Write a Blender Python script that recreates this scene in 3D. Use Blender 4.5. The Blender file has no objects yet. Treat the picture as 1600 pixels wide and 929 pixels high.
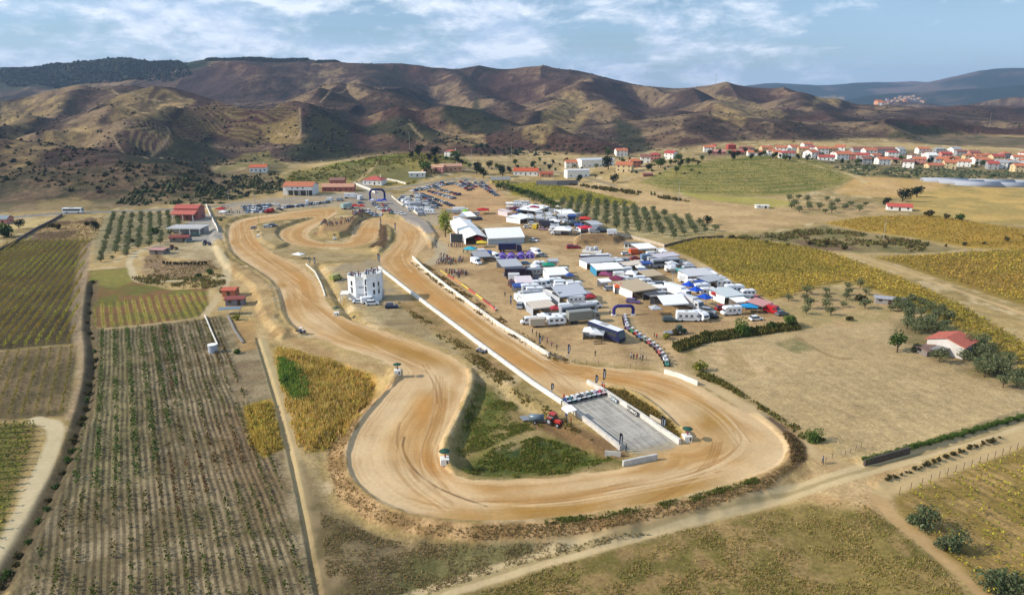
import bpy, math, random
import numpy as np
from mathutils import Vector, Matrix
random.seed(7); RNG = np.random.default_rng(7)
S = bpy.context.scene
# ------------------------------------------------------------------ camera
CAMZ = 70.0; PITCH = math.radians(16.4); F = 1066.67
cP, sP = math.cos(PITCH), math.sin(PITCH)
cam_d = bpy.data.cameras.new('camera'); cam = bpy.data.objects.new('camera', cam_d)
S.collection.objects.link(cam); S.camera = cam
cam.location = (0, 0, CAMZ); cam.rotation_euler = (math.pi/2 - PITCH, 0, 0)
cam_d.sensor_width = 36; cam_d.lens = 24; cam_d.clip_end = 40000; cam_d.clip_start = 0.5
# ------------------------------------------------------------------ light
SUN_EL = math.radians(31); SUN_AZ = math.atan2(-1.0, -0.10)      # direction of the sun in plan: (-1,-0.1)
sx, sy = -math.cos(math.atan(0.10)), -math.sin(math.atan(0.10))
sun_d = bpy.data.lights.new('sun', 'SUN'); sun = bpy.data.objects.new('sun', sun_d); S.collection.objects.link(sun)
sun_d.energy = 4.4; sun_d.angle = math.radians(0.53); sun_d.color = (1.0, 0.91, 0.79)
sdir = Vector((sx*math.cos(SUN_EL), sy*math.cos(SUN_EL), math.sin(SUN_EL)))
sun.rotation_euler = sdir.to_track_quat('Z', 'Y').to_euler()
W = bpy.data.worlds.new('World'); S.world = W; W.use_nodes = True
nt = W.node_tree; nt.nodes.clear()
def N(t, k, **kw):
    n = t.nodes.new(k)
    for a, b in kw.items(): setattr(n, a, b)
    return n
sky = N(nt, 'ShaderNodeTexSky', sky_type='NISHITA', sun_disc=False, sun_elevation=SUN_EL, sun_rotation=math.atan2(sx, sy),
        altitude=400, air_density=1.0, dust_density=0.6, ozone_density=1.6)
geo = N(nt, 'ShaderNodeTexCoord'); sep = N(nt, 'ShaderNodeSeparateXYZ')
nt.links.new(geo.outputs['Generated'], sep.inputs[0])
def M(t, op, a, b=None, c=None, clamp=False):
    n = N(t, 'ShaderNodeMath', operation=op, use_clamp=clamp)
    for i, v in enumerate((a, b, c)):
        if v is None: continue
        if isinstance(v, (int, float)): n.inputs[i].default_value = v
        else: t.links.new(v, n.inputs[i])
    return n.outputs[0]
# a cloud deck seen in perspective: direction divided by its height
zz = M(nt, 'ADD', M(nt, 'MAXIMUM', sep.outputs['Z'], 0.0), 0.055)
cx = M(nt, 'DIVIDE', sep.outputs['X'], zz); cy = M(nt, 'DIVIDE', sep.outputs['Y'], zz)
comb = N(nt, 'ShaderNodeCombineXYZ'); nt.links.new(cx, comb.inputs[0]); nt.links.new(cy, comb.inputs[1])
def NZ(t, vec, scale, detail=6, rough=0.55, dist=0.0, loc=(0, 0, 0), scl=(1, 1, 1)):
    mp = N(t, 'ShaderNodeMapping'); mp.inputs['Location'].default_value = loc; mp.inputs['Scale'].default_value = scl
    t.links.new(vec, mp.inputs[0])
    n = N(t, 'ShaderNodeTexNoise'); t.links.new(mp.outputs[0], n.inputs['Vector'])
    n.inputs['Scale'].default_value = scale; n.inputs['Detail'].default_value = detail
    n.inputs['Roughness'].default_value = rough; n.inputs['Distortion'].default_value = dist
    return n.outputs['Fac']
def RAMP(t, fac, stops):
    r = N(t, 'ShaderNodeValToRGB'); t.links.new(fac, r.inputs[0]); e = r.color_ramp.elements
    while len(e) < len(stops): e.new(0.5)
    for i, (p, c) in enumerate(stops):
        e[i].position = p; e[i].color = (c, c, c, 1) if isinstance(c, (int, float)) else (*c, 1)
    return r.outputs[0]
def MIX(t, fac, a, b, mode='MIX'):
    m = N(t, 'ShaderNodeMix', data_type='RGBA', blend_type=mode)
    for s, v in ((m.inputs[0], fac), (m.inputs[6], a), (m.inputs[7], b)):
        if isinstance(v, tuple): s.default_value = (*v, 1)
        elif isinstance(v, (int, float)): s.default_value = v
        else: t.links.new(v, s)
    return m.outputs[2]
veil = NZ(nt, comb.outputs[0], 0.16, 6, 0.6, 0.4, (3.1, 7.7, 0))
veilf = RAMP(nt, veil, [(0.34, 0.05), (0.74, 0.75)])
puff = NZ(nt, geo.outputs['Generated'], 7.5, 8, 0.62, 0.15, (4.3, 1.2, 0.33), (1, 1, 2.6))
puffm = NZ(nt, geo.outputs['Generated'], 2.6, 2, 0.5, 0.0, (1.7, 0.2, 3.0), (1, 1, 2.0))
leftb = M(nt, 'MULTIPLY', sep.outputs['X'], -0.13)
pf = M(nt, 'ADD', M(nt, 'ADD', puff, M(nt, 'MULTIPLY', M(nt, 'SUBTRACT', puffm, 0.5), 0.5)), leftb)
pufff = RAMP(nt, pf, [(0.46, 0.0), (0.60, 0.85)])
up = NZ(nt, geo.outputs['Generated'], 7.5, 8, 0.62, 0.15, (4.3, 1.2, 0.30), (1, 1, 2.6))
lit = M(nt, 'MULTIPLY_ADD', M(nt, 'SUBTRACT', puff, up), 5.0, 0.5, clamp=True)
skyb = MIX(nt, 1.0, sky.outputs[0], (.86, 1.0, 1.10), 'MULTIPLY')
veilc = (5.6, 8.0, 10.8)
pc = MIX(nt, lit, (5.6, 7.2, 9.6), (11.4, 12.0, 12.9))
c1 = MIX(nt, veilf, skyb, veilc)
c2 = MIX(nt, pufff, c1, pc)
bg = N(nt, 'ShaderNodeBackground'); nt.links.new(c2, bg.inputs[0]); bg.inputs[1].default_value = 0.085
wo = N(nt, 'ShaderNodeOutputWorld'); nt.links.new(bg.outputs[0], wo.inputs[0])
vs = S.view_settings; vs.view_transform = 'Standard'; vs.look = 'None'; vs.exposure = 0.25; vs.gamma = 1.0; vs.use_curve_mapping = False
S.cycles.max_bounces = 4; S.cycles.diffuse_bounces = 2; S.cycles.glossy_bounces = 2; S.cycles.volume_bounces = 0
# ------------------------------------------------------------------ helpers: noise
_T = np.random.default_rng(11).random((8, 256, 256)).astype(np.float32)
def vn(x, y, s=0):
    x = np.asarray(x, np.float64) + s*13.7; y = np.asarray(y, np.float64) + s*5.3
    ix = np.floor(x).astype(np.int64); iy = np.floor(y).astype(np.int64)
    fx = (x-ix).astype(np.float32); fy = (y-iy).astype(np.float32)
    fx = fx*fx*(3-2*fx); fy = fy*fy*(3-2*fy); T = _T[s % 8]
    x0 = ix & 255; x1 = (ix+1) & 255; y0 = iy & 255; y1 = (iy+1) & 255
    return (T[y0, x0]*(1-fx)+T[y0, x1]*fx)*(1-fy)+(T[y1, x0]*(1-fx)+T[y1, x1]*fx)*fy
def fbm(x, y, o=4, s=0):
    r = 0; a = 0.5; t = 0
    for i in range(o):
        r = r+a*vn(x*2**i, y*2**i, s+i); t += a; a *= 0.5
    return r/t
def sstep(a, b, x):
    t = np.clip((x-a)/(b-a), 0, 1); return t*t*(3-2*t)
# ------------------------------------------------------------------ pixel of the photograph (1600x929) -> place
def ray(px, py):
    u = (px-800)/F; v = (464.5-py)/F; k = cP+v*sP
    return u/k, (-sP+v*cP)/k            # x/y , dz/dy
def P0(px, py, z=0.0):
    t, m = ray(px, py); y = (z-CAMZ)/m
    return np.array([t*y, y])
def PY(px, py, Y):                      # point at a chosen distance Y
    t, m = ray(px, py); return (t*Y, Y, CAMZ+m*Y)
def polyW(pts): return np.array([P0(a, b) for a, b in pts])
def inside(poly, x, y):
    r = np.zeros(x.shape, bool); n = len(poly)
    for i in range(n):
        x0, y0 = poly[i]; x1, y1 = poly[(i+1) % n]
        if y0 == y1: continue
        c = ((y0 > y) != (y1 > y)) & (x < (x1-x0)*(y-y0)/(y1-y0)+x0); r ^= c
    return r
def dline(pl, x, y, closed=False):
    d = np.full(x.shape, 1e9); n = len(pl)
    for i in range(n if closed else n-1):
        a = pl[i]; b = pl[(i+1) % n]; ex, ey = b[0]-a[0], b[1]-a[1]; L = ex*ex+ey*ey+1e-9
        t = np.clip(((x-a[0])*ex+(y-a[1])*ey)/L, 0, 1)
        d = np.minimum(d, (x-a[0]-t*ex)**2+(y-a[1]-t*ey)**2)
    return np.sqrt(d)
def near(pl, x, y, m):
    pl = np.asarray(pl); lo = pl.min(0)-m; hi = pl.max(0)+m
    return np.nonzero((x > lo[0]) & (x < hi[0]) & (y > lo[1]) & (y < hi[1]))[0]
def sdf(poly, x, y):                    # positive inside
    d = dline(poly, x, y, True); return np.where(inside(poly, x, y), d, -d)
def smooth(pl, it=2, closed=True):      # Chaikin
    pl = np.asarray(pl, float)
    for _ in range(it):
        nx = np.roll(pl, -1, 0) if closed else pl[1:]
        p = pl if closed else pl[:-1]
        q = np.empty((len(p)*2, 2)); q[0::2] = p*.75+nx*.25; q[1::2] = p*.25+nx*.75
        if not closed: q = np.vstack([pl[:1], q, pl[-1:]])
        pl = q
    return pl
# ------------------------------------------------------------------ the circuit
OUTER = [(359,350),(377,342),(415,336),(471,329),(509,325),(535,328),(499,350),(483,363),(481,369),(490,376),(509,380),(537,380),(548,373),(553,358),(560,349),(569,344),(584,341),(600,341),(625,343),(650,352),(664,365),(668,378),(657,392),(646,403),(648,408),(662,420),(700,450),(780,508),(857,555),(885,566),(920,572),(980,576),(1040,581),(1090,600),(1130,625),(1180,650),(1218,678),(1232,700),(1226,722),(1180,745),(1080,775),(950,800),(850,813),(740,817),(660,808),(600,790),(562,763),(543,737),(541,703),(558,664),(590,627),(620,594),(627,580),(600,563),(530,541),(470,519),(447,500),(440,470),(432,443),(395,417),(365,398),(354,375)]
INF_A = [(396,355),(409,347),(434,344),(471,341),(496,339),(470,348),(441,359),(437,367),(445,376),(462,383),(480,386),(509,387),(546,387),(574,382),(590,374),(592,362),(593,347),(599,346),(617,355),(621,368),(614,385),(594,402),(592,408),(602,422),(617,436),(640,455),(700,500),(745,534),(830,597),(874,627),(970,700),(1025,712),(985,728),(900,742),(800,751),(740,749),(705,737),(690,712),(692,690),(715,646),(734,604),(734,582),(722,566),(700,552),(640,531),(570,506),(522,488),(507,466),(495,435),(470,415),(430,398),(407,383),(397,368)]
INF_B = [(918,599),(945,600),(975,607),(1000,616),(1025,634),(1052,660),(1072,680),(1066,691),(1062,692)]
PAD = [(880,629),(943,612),(1062,692),(1050,700),(1000,708),(970,702)]
wOUT = smooth(polyW(OUTER), 1); wA = smooth(polyW(INF_A), 1); wB = polyW(INF_B); wPAD = polyW(PAD)
# ------------------------------------------------------------------ terrain heights
def RW(pts): return [PY(a, b, c) for a, b, c in pts]
RIDGES = [  # points (px, py, distance), slope, rounding
 (RW([(-500,112,2900),(0,107,2700),(48,105,2600),(150,95,2550),(230,94,2500),(290,99,2400),(330,97,2350)]), .33, 60),
 (RW([(290,101,2300),(330,92,2280),(380,86,2250),(470,86,2250),(500,93,2230),(550,99,2200),(580,99,2180),(620,99,2200),(700,106,2200),(770,107,2200),(820,104,2150),(880,108,2100),(930,121,2100),(960,122,2100),(1010,131,2050),(1060,133,2050),(1120,131,2000),(1180,134,2000),(1250,143,1950),(1290,149,1900),(1340,159,1850),(1390,172,1750)]), .42, 40),
 (RW([(470,168,1080),(505,150,1250),(545,131,1500),(600,148,1350),(680,165,1200),(760,178,1080),(850,202,950),(930,218,880)]), .40, 15),
 (RW([(545,131,1500),(570,120,1750),(585,102,2150)]), .40, 20),
 (RW([(700,108,2150),(760,140,1800),(800,165,1500)]), .45, 15),
 (RW([(930,123,2050),(895,140,1650),(860,165,1400),(820,195,1180),(790,215,1050)]), .42, 12),
 (RW([(895,140,1650),(950,165,1350),(1000,195,1150),(1020,220,1020)]), .42, 12),
 (RW([(1060,135,2000),(1100,150,1650),(1140,175,1350),(1165,205,1130)]), .40, 12),
 (RW([(1250,145,1900),(1240,160,1600),(1290,178,1380),(1350,205,1150)]), .36, 15),
 (RW([(1290,152,1880),(1330,172,1600),(1400,195,1400),(1440,215,1200)]), .36, 15),
 (RW([(1380,200,1600),(1450,205,1500),(1520,212,1400),(1600,228,1250),(1750,235,1100)]), .25, 15),
 (RW([(1340,172,3600),(1400,158,3500),(1440,154,3400),(1500,165,3200),(1600,165,3000),(1800,150,2800)]), .28, 40),
 (RW([(-300,150,1500),(0,175,1400),(60,150,1350),(130,140,1300),(200,134,1250),(260,145,1120),(330,160,1000),(400,168,980),(470,169,1050)]), .34, 15),
 (RW([(130,140,1300),(80,165,1050),(20,200,880),(-60,235,740)]), .38, 10),
 (RW([(240,142,1150),(180,172,950),(110,205,800),(40,240,680),(-50,270,590)]), .38, 10),
 (RW([(330,160,1000),(255,175,900),(215,192,820),(170,225,700),(140,262,590),(120,300,500)]), .36, 8),
 (RW([(470,169,1050),(468,200,850),(440,235,760),(430,250,700)]), .40, 10),
 (RW([(-200,270,560),(0,285,530),(60,292,510)]), .30, 10),
 (RW([(-200,315,460),(30,305,480),(90,318,455)]), .2, 8),
 ([(-1500,1900,60),(-600,2000,70),(0,2000,60),(600,1900,50),(1300,1750,40),(2600,1700,40)], .055, 60),
 (RW([(860,198,1180),(1000,184,1180),(1100,176,1180),(1200,174,1180),(1300,180,1170),(1400,188,1160),(1500,194,1140),(1620,200,1110),(1800,206,1080)]), .17, 15),
 (RW([(-400,222,590),(-100,226,580),(40,232,570),(130,244,560),(220,264,545),(300,284,520)]), .20, 12),
 (RW([(1150,172,1450),(1120,195,1200),(1100,215,1060)]), .22, 8), (RW([(1300,180,1400),(1290,200,1200),(1260,218,1060)]), .2, 8), (RW([(1450,197,1320),(1470,215,1150),(1500,228,1020)]), .2, 8), (RW([(1050,175,1420),(1000,200,1180),(960,222,1020)]), .22, 8),
 (RW([(1340,172,1900),(1450,180,1700),(1560,190,1600),(1700,198,1500)]), .2, 20), (RW([(1470,166,3000),(1560,156,2900),(1640,150,2800),(1800,146,2700)]), .25, 40),
 (RW([(1500,195,1700),(1600,200,1650),(1800,200,1650)]), .16, 60),
 (RW([(1200,175,1450),(1300,185,1350),(1380,200,1200)]), .16, 30),
 (RW([(620,150,1350),(640,185,1050),(690,210,900),(740,222,850)]), .38, 10),
]
FARR = [
 (RW([(900,140,9000),(1150,137,8000),(1210,130,7800),(1280,132,7600),(1350,127,7500),(1420,126,7400),(1460,131,7300),(1530,130,7300)]), .2, 200),
 (RW([(1380,138,6800),(1490,127,6600),(1530,118,6500),(1560,109,6400),(1600,108,6400),(1720,104,6300),(1900,112,6200)]), .25, 150),
 (RW([(1380,150,5200),(1480,142,5000),(1560,135,4800),(1640,130,4600),(1800,126,4500)]), .22, 120),
 (RW([(-1200,120,5200),(-300,108,5000),(40,106,4600)]), .2, 150),
]
DOMES = [   # (centre line points (px,py,Y)), width, power
 (RW([(1020,277,600),(1080,258,640),(1150,247,680),(1210,245,700),(1290,256,660)]), 170),
 (RW([(470,262,640),(560,252,660),(640,242,680),(720,250,700)]), 120),
 (RW([(380,262,640),(350,285,560),(335,305,500)]), 70),
 (RW([(1500,318,520),(1620,305,540)]), 110),
]
def ridge(x, y, pts, slope, w):
    H = np.full(x.shape, -1e9)
    for a, b in zip(pts[:-1], pts[1:]):
        ex, ey = b[0]-a[0], b[1]-a[1]; L = ex*ex+ey*ey+1e-9
        t = np.clip(((x-a[0])*ex+(y-a[1])*ey)/L, 0, 1)
        d = np.sqrt((x-a[0]-t*ex)**2+(y-a[1]-t*ey)**2)
        H = np.maximum(H, a[2]+(b[2]-a[2])*t-slope*(np.sqrt(d*d+w*w)-w))
    return H
def smax(a, b, k):
    h = np.clip(0.5+0.5*(a-b)/k, 0, 1); return b+(a-b)*h+k*h*(1-h)
BUMPS = [   # polyline px, height, half width
 ([(626,590),(592,624),(560,660),(540,700),(541,738),(560,766),(598,793),(660,812),(740,821),(850,817),(950,804),(1080,779),(1182,749),(1230,726),(1238,700),(1222,675),(1185,648)], .6, 2.2),
 ([(352,352),(350,375),(362,402),(393,421),(428,446),(436,470),(442,500),(466,523)], 1.0, 2.5),
 ([(356,347),(376,339),(415,333),(471,326),(505,322)], 1.2, 3.0),
 ([(736,578),(738,604),(720,646),(697,688),(693,712),(706,733)], 0.7, 2.0),
 ([(145,440),(138,500),(147,560),(141,610),(127,660),(107,720),(72,790),(24,878),(-6,925)], -1.3, 2.2),
 ([(133,665),(112,722),(80,790),(32,880)], 0.8, 3.0),
 ([(402,528),(425,600),(447,680),(470,780),(498,929)], -0.6, .8),
 ([(1350,718),(1440,692),(1520,665),(1600,640)], 0.7, 2.0),
 ([(497,414),(515,440),(531,469),(556,502),(578,512)], -1.5, 2.8), ([(500,411),(540,408),(588,405)], -1.2, 2.2),
 ([(1372,752),(1430,728),(1500,702),(1560,682)], 0.6, 2.0),
 ([(1050,545),(1100,525),(1170,515),(1245,508)], 1.0, 4.0),
 ([(960,603),(995,616),(1024,635),(1052,662),(1072,684)], 0.7, 2.2),
 ([(640,404),(650,415),(700,453),(780,512),(856,558)], 0.5, 2.0),
 ([(615,592),(618,578)], 1.0, 2.6), ([(690,712),(698,722)], 1.0, 2.6), ([(1068,676),(1075,690)], 1.1, 2.6),
]
PLATS = [   # polygon px, height, softness
 ([(748,586),(746,612),(728,650),(710,690),(718,728),(745,738),(800,738),(880,730),(950,714),(900,680),(860,650),(810,620),(775,590)], -1.5, 3.0),
 ([(440,560),(530,570),(590,592),(604,604),(580,625),(545,655),(520,690),(512,725),(528,780),(580,815),(660,836),(740,845),(850,840),(960,826),(1090,798),(1205,764),(1262,724),(1290,722),(1350,719),(1450,690),(1600,642),(1760,595),(2100,1300),(520,1300),(490,860),(460,730),(440,620)], -2.0, 4.2),
 ([(330,356),(348,352),(346,375),(357,404),(390,424),(423,449),(431,470),(436,500),(458,526),(440,530),(412,500),(395,450),(345,410),(330,370)], 1.3, 3.0),
 ([(504,352),(532,338),(560,334),(588,336),(566,341),(556,350),(546,366),(530,371),(500,368)], 2.6, 3.0),
 ([(590,330),(640,333),(668,347),(684,370),(674,388),(665,370),(650,351),(625,342),(600,340)], 1.3, 2.5),
 ([(402,356),(412,350),(440,347),(486,341),(466,347),(436,358),(431,366),(440,377),(452,383),(430,389),(408,378)], 1.3, 2.2),
 ([(601,350),(612,358),(615,368),(606,384),(592,396),(582,392),(594,378),(597,362)], 1.2, 2.5),
 ([(902,372),(940,366),(975,362),(982,370),(960,380),(900,384)], 2.4, 4.0),
]
def heights(x, y):
    z = (fbm(x/60, y/60, 3, 1)-0.5)*0.8 + (fbm(x/9, y/9, 3, 5)-0.5)*0.18
    z = z*sstep(20, 60, np.hypot(x, y))
    far = y > 400
    xf, yf = x[far], y[far]
    wx = xf+(fbm(xf/220, yf/220, 3, 2)-.5)*70; wy = yf+(fbm(xf/220, yf/220, 3, 4)-.5)*70
    zf = z[far]
    zf = zf+sstep(720, 980, yf)*9*sstep(150, 400, xf)
    for pts, w in DOMES:
        H = np.zeros(xf.shape)
        for a, b in zip(pts[:-1], pts[1:]):
            ex, ey = b[0]-a[0], b[1]-a[1]; L = ex*ex+ey*ey+1e-9
            t = np.clip(((xf-a[0])*ex+(yf-a[1])*ey)/L, 0, 1)
            d = np.sqrt((xf-a[0]-t*ex)**2+(yf-a[1]-t*ey)**2)
            H = np.maximum(H, (a[2]+(b[2]-a[2])*t)*(1-sstep(0, w, d)))
        zf = np.maximum(zf, zf+H)
    zh = np.full(xf.shape, -60.0)
    for pts, sl, w in RIDGES: zh = smax(zh, ridge(wx, wy, pts, sl, w), 10)
    amp = np.clip((zh+3)/30, 0, 1)
    g1 = 1-np.abs(2*vn(xf/170, yf/170, 3)-1); g2 = 1-np.abs(2*vn(xf/70+3, yf/70, 5)-1); g3 = fbm(xf/25, yf/25, 3, 6)
    zh = zh+amp*(28*(g1-.75)+3.5*(g2-.7)+1.2*(g3-.5))
    fz = yf > 2600
    if fz.any():
        q = np.full(fz.sum(), -60.0)
        for pts, sl, w in FARR:
            q = np.maximum(q, ridge(wx[fz], wy[fz], pts, sl, w)+40*(fbm(xf[fz]/600, yf[fz]/600, 4, 2)-.5)*np.clip((yf[fz]-3500)/1500, 0, 1))
        zh[fz] = np.maximum(zh[fz], q)
    hill = zh-zf
    zf = smax(zh, zf, 5)-0.0
    z[far] = zf
    hl = np.full(x.shape, -99.0); hl[far] = hill
    nr = np.nonzero(y < 560)[0]; xn, yn = x[nr], y[nr]; zn = z[nr].copy()
    # level bed of the circuit
    so = sdf(wOUT, xn, yn); flat = sstep(-6, 0.5, so); zn = zn*(1-flat)
    dz = np.zeros(xn.shape)
    for pl, h, s in PLATS:
        w = polyW(pl); k = near(w, xn, yn, s+3)
        m_ = h*sstep(-s*.5, s*.5, sdf(w, xn[k], yn[k])+(vn(xn[k]/3, yn[k]/3, 2)-.5)*.9)
        if h == -2.0: m_ = m_*sstep(2, 16, dline(polyW([(380,520),(402,528),(425,600),(447,680),(470,780),(498,929),(540,1200)]), xn[k], yn[k]))
        if h == -2.0: m_ = m_*(1-.7*sstep(48, 66, xn[k]))
        dz[k] += m_
    for pl, h, hw in BUMPS:
        w = smooth(polyW(pl), 1, False); k = near(w, xn, yn, hw*1.6)
        d = dline(w, xn[k], yn[k])/hw
        dz[k] += h*np.clip(1-d, 0, 1)**1.2*(.8+.4*vn(xn[k]/4, yn[k]/4, 3))
    ins = np.zeros(xn.shape); k = near(wOUT, xn, yn, 1)
    si = so[k]; ia = sdf(wA, xn[k], yn[k]); ib = sdf(wB, xn[k], yn[k])
    tr = np.minimum(si, -np.maximum(ia, ib)); ins[k] = sstep(0.0, .8, tr)
    pk = sstep(-.4, .4, sdf(wPAD, xn[k], yn[k])); ins[k] = np.maximum(ins[k], pk)
    zn = zn+dz; zn = zn*(1-ins)+ins*(vn(xn/5, yn/5, 1)-.5)*.10*(np.where(ins > 0, 1, 0))
    pz = np.zeros(xn.shape); pz[k] = pk; zn = zn*(1-pz)
    z[nr] = zn
    return z, hl
# grid: a fan that keeps its cells about one pixel wide at every distance
tin = np.linspace(-.80, .80, 1201); tout = .80+(np.geomspace(1, 8, 61)-1)/7*.9
T = np.concatenate([-tout[:0:-1], tin, tout[1:]])
py = np.concatenate([np.linspace(1450, 935, 60), np.arange(934, 246, -1.0)])
Yn = np.array([P0(800, p)[1] for p in py])
Yf = np.arange(Yn[-1]+4, 2700, 4.6); Yg = np.geomspace(2705, 14000, 110)
YR = np.concatenate([[5, 20], Yn, Yf, Yg])
nR, nC = len(YR), len(T)
GX = (YR[:, None]*T[None, :]).ravel(); GY = np.repeat(YR, nC)
GZ, HL = heights(GX, GY)
ZG = GZ.reshape(nR, nC)
def zat(x, y):
    x = float(x); y = float(y); t = x/y
    i = int(np.clip(np.searchsorted(YR, y)-1, 0, nR-2)); j = int(np.clip(np.searchsorted(T, t)-1, 0, nC-2))
    a = (y-YR[i])/(YR[i+1]-YR[i]); b = np.clip((t-T[j])/(T[j+1]-T[j]), 0, 1)
    return float((ZG[i, j]*(1-b)+ZG[i, j+1]*b)*(1-a)+(ZG[i+1, j]*(1-b)+ZG[i+1, j+1]*b)*a)
def G(px, py):                          # pixel -> point on the terrain
    t, m = ray(px, py); j = int(np.clip(np.searchsorted(T, t)-1, 0, nC-2)); b = (t-T[j])/(T[j+1]-T[j])
    col = ZG[:, j]*(1-b)+ZG[:, j+1]*b; rz = CAMZ+m*YR
    w = np.nonzero(rz[3:] < col[3:])[0]
    if len(w) == 0: i = nR-2; return (t*YR[i], YR[i], col[i])
    i = w[0]+3; d0 = rz[i-1]-col[i-1]; d1 = rz[i]-col[i]; a = d0/(d0-d1)
    Y = YR[i-1]+(YR[i]-YR[i-1])*a; return (t*Y, Y, col[i-1]+(col[i]-col[i-1])*a)
def GW(pts): return np.array([G(a, b)[:2] for a, b in pts])
# ------------------------------------------------------------------ ground colours (albedo per vertex, world-space noise)
def A(r, g, b, k=0.80):
    c = np.array([r, g, b])/255.0
    return np.where(c <= .04045, c/12.92, ((c+.055)/1.055)**2.4)*k
def Ac(c, k=0.80): return tuple(float(v) for v in A(*c, k))
COL = np.zeros((len(GX), 3)); CLS = np.zeros(len(GX), np.int8)
n1 = fbm(GX/45, GY/45, 4, 1); n2 = fbm(GX/7, GY/7, 4, 3); n3 = fbm(GX/1.3, GY/1.3, 2, 6)
def mixc(a, b, f): return a*(1-f[:, None])+b*f[:, None]
base = mixc(A(190,162,108), A(142,124,74), sstep(.35, .65, n1*.6+n2*.4))
COL[:] = mixc(base, A(205,180,135), sstep(.5, .75, n2))
# hills
hm = sstep(0, 6, HL); ki = np.nonzero(hm > 0)[0]
gx = np.gradient(ZG, axis=1)/np.maximum(np.gradient(GX.reshape(nR, nC), axis=1), .01)
gy = np.gradient(ZG, axis=0)/np.maximum(np.gradient(GY.reshape(nR, nC), axis=0), .01)
gxk = gx.ravel()[ki]; gyk = gy.ravel()[ki]; xk, yk, zk = GX[ki], GY[ki], GZ[ki]
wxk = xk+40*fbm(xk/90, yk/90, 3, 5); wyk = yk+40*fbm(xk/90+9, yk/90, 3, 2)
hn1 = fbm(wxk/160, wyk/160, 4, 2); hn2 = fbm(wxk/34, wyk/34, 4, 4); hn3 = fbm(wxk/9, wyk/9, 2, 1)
asp = np.clip(-gxk*1.3, -.6, .6)       # slopes turned from the sun (+x side) get scrub tones, painting in their shade
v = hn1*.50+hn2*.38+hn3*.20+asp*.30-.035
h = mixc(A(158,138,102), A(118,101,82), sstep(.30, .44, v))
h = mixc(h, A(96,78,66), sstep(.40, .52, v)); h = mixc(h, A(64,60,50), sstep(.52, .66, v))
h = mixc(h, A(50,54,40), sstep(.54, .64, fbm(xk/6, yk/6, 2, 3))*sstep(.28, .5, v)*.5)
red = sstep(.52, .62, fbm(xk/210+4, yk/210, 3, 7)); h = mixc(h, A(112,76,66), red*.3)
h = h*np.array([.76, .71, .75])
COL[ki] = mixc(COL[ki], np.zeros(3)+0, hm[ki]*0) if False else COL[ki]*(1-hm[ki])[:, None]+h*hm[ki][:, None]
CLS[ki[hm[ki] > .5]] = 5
CLS[(GY > 3900)] = 6
fk = np.nonzero(GY > 3900)[0]
fn = fbm(GX[fk]/400, GY[fk]/400, 4, 3)
COL[fk] = mixc(A(38,56,50), A(104,92,86), sstep(.52, .68, fn))
def paint(px, c, soft=1.0, k=1.0, c2=None, sc=8, cls=None, world=None, ns=0.0, thr=(.35, .65)):
    w = GW(px) if world is None else world
    i = near(w, GX, GY, soft+ns+.5)
    if len(i) == 0: return i, None
    s = sdf(w, GX[i], GY[i])
    if ns: s = s+(fbm(GX[i]/(ns*2.5), GY[i]/(ns*2.5), 3, 2)-.5)*2*ns
    m = sstep(-soft, soft, s)*k
    cc = np.broadcast_to(c, (len(i), 3))
    if c2 is not None: cc = mixc(cc, c2, sstep(thr[0], thr[1], fbm(GX[i]/sc, GY[i]/sc, 4, 4)))
    COL[i] = COL[i]*(1-m[:, None])+cc*m[:, None]
    if cls is not None: CLS[i[m > .5*k]] = cls
    return i, m
def stripe(px, c, hw, soft=.6, k=1.0, cls=None, ruts=None, wob=.4, world=None):
    w = smooth(GW(px) if world is None else world, 2, False)
    i = near(w, GX, GY, hw+soft+wob)
    d = dline(w, GX[i], GY[i])+(fbm(GX[i]/6, GY[i]/6, 3, 5)-.5)*2*wob
    m = (1-sstep(hw-soft, hw+soft, d))*k
    cc = np.broadcast_to(c, (len(i), 3))
    if ruts is not None:                # grass strip in the middle of a two-rut track
        cc = mixc(cc, ruts, (1-sstep(hw*.15, hw*.4, d))*.8)
    COL[i] = COL[i]*(1-m[:, None])+cc*m[:, None]
    if cls is not None: CLS[i[m > .5]] = cls
    return i, m
def furrow(px, d1, d2, sp, c, k=.5, ph=0.0, soft=1.0, wob=.25, duty=.5):
    w = GW(px); a = np.array(G(*d1)[:2]); b = np.array(G(*d2)[:2]); d = (b-a)/np.linalg.norm(b-a)
    i = near(w, GX, GY, soft); s = (GX[i]-a[0])*(-d[1])+(GY[i]-a[1])*d[0]
    s = s+(fbm(GX[i]/14, GY[i]/14, 2, 4)-.5)*wob*4
    q = sstep(duty-.25, duty+.25, .5+.5*np.cos(2*np.pi*(s/sp+ph)))
    m = sstep(-soft, soft, sdf(w, GX[i], GY[i]))*q*k*(.55+.9*fbm(GX[i]/5, GY[i]/5, 2, 3))
    m = np.clip(m, 0, 1)
    COL[i] = COL[i]*(1-m[:, None])+c*m[:, None]
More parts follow.
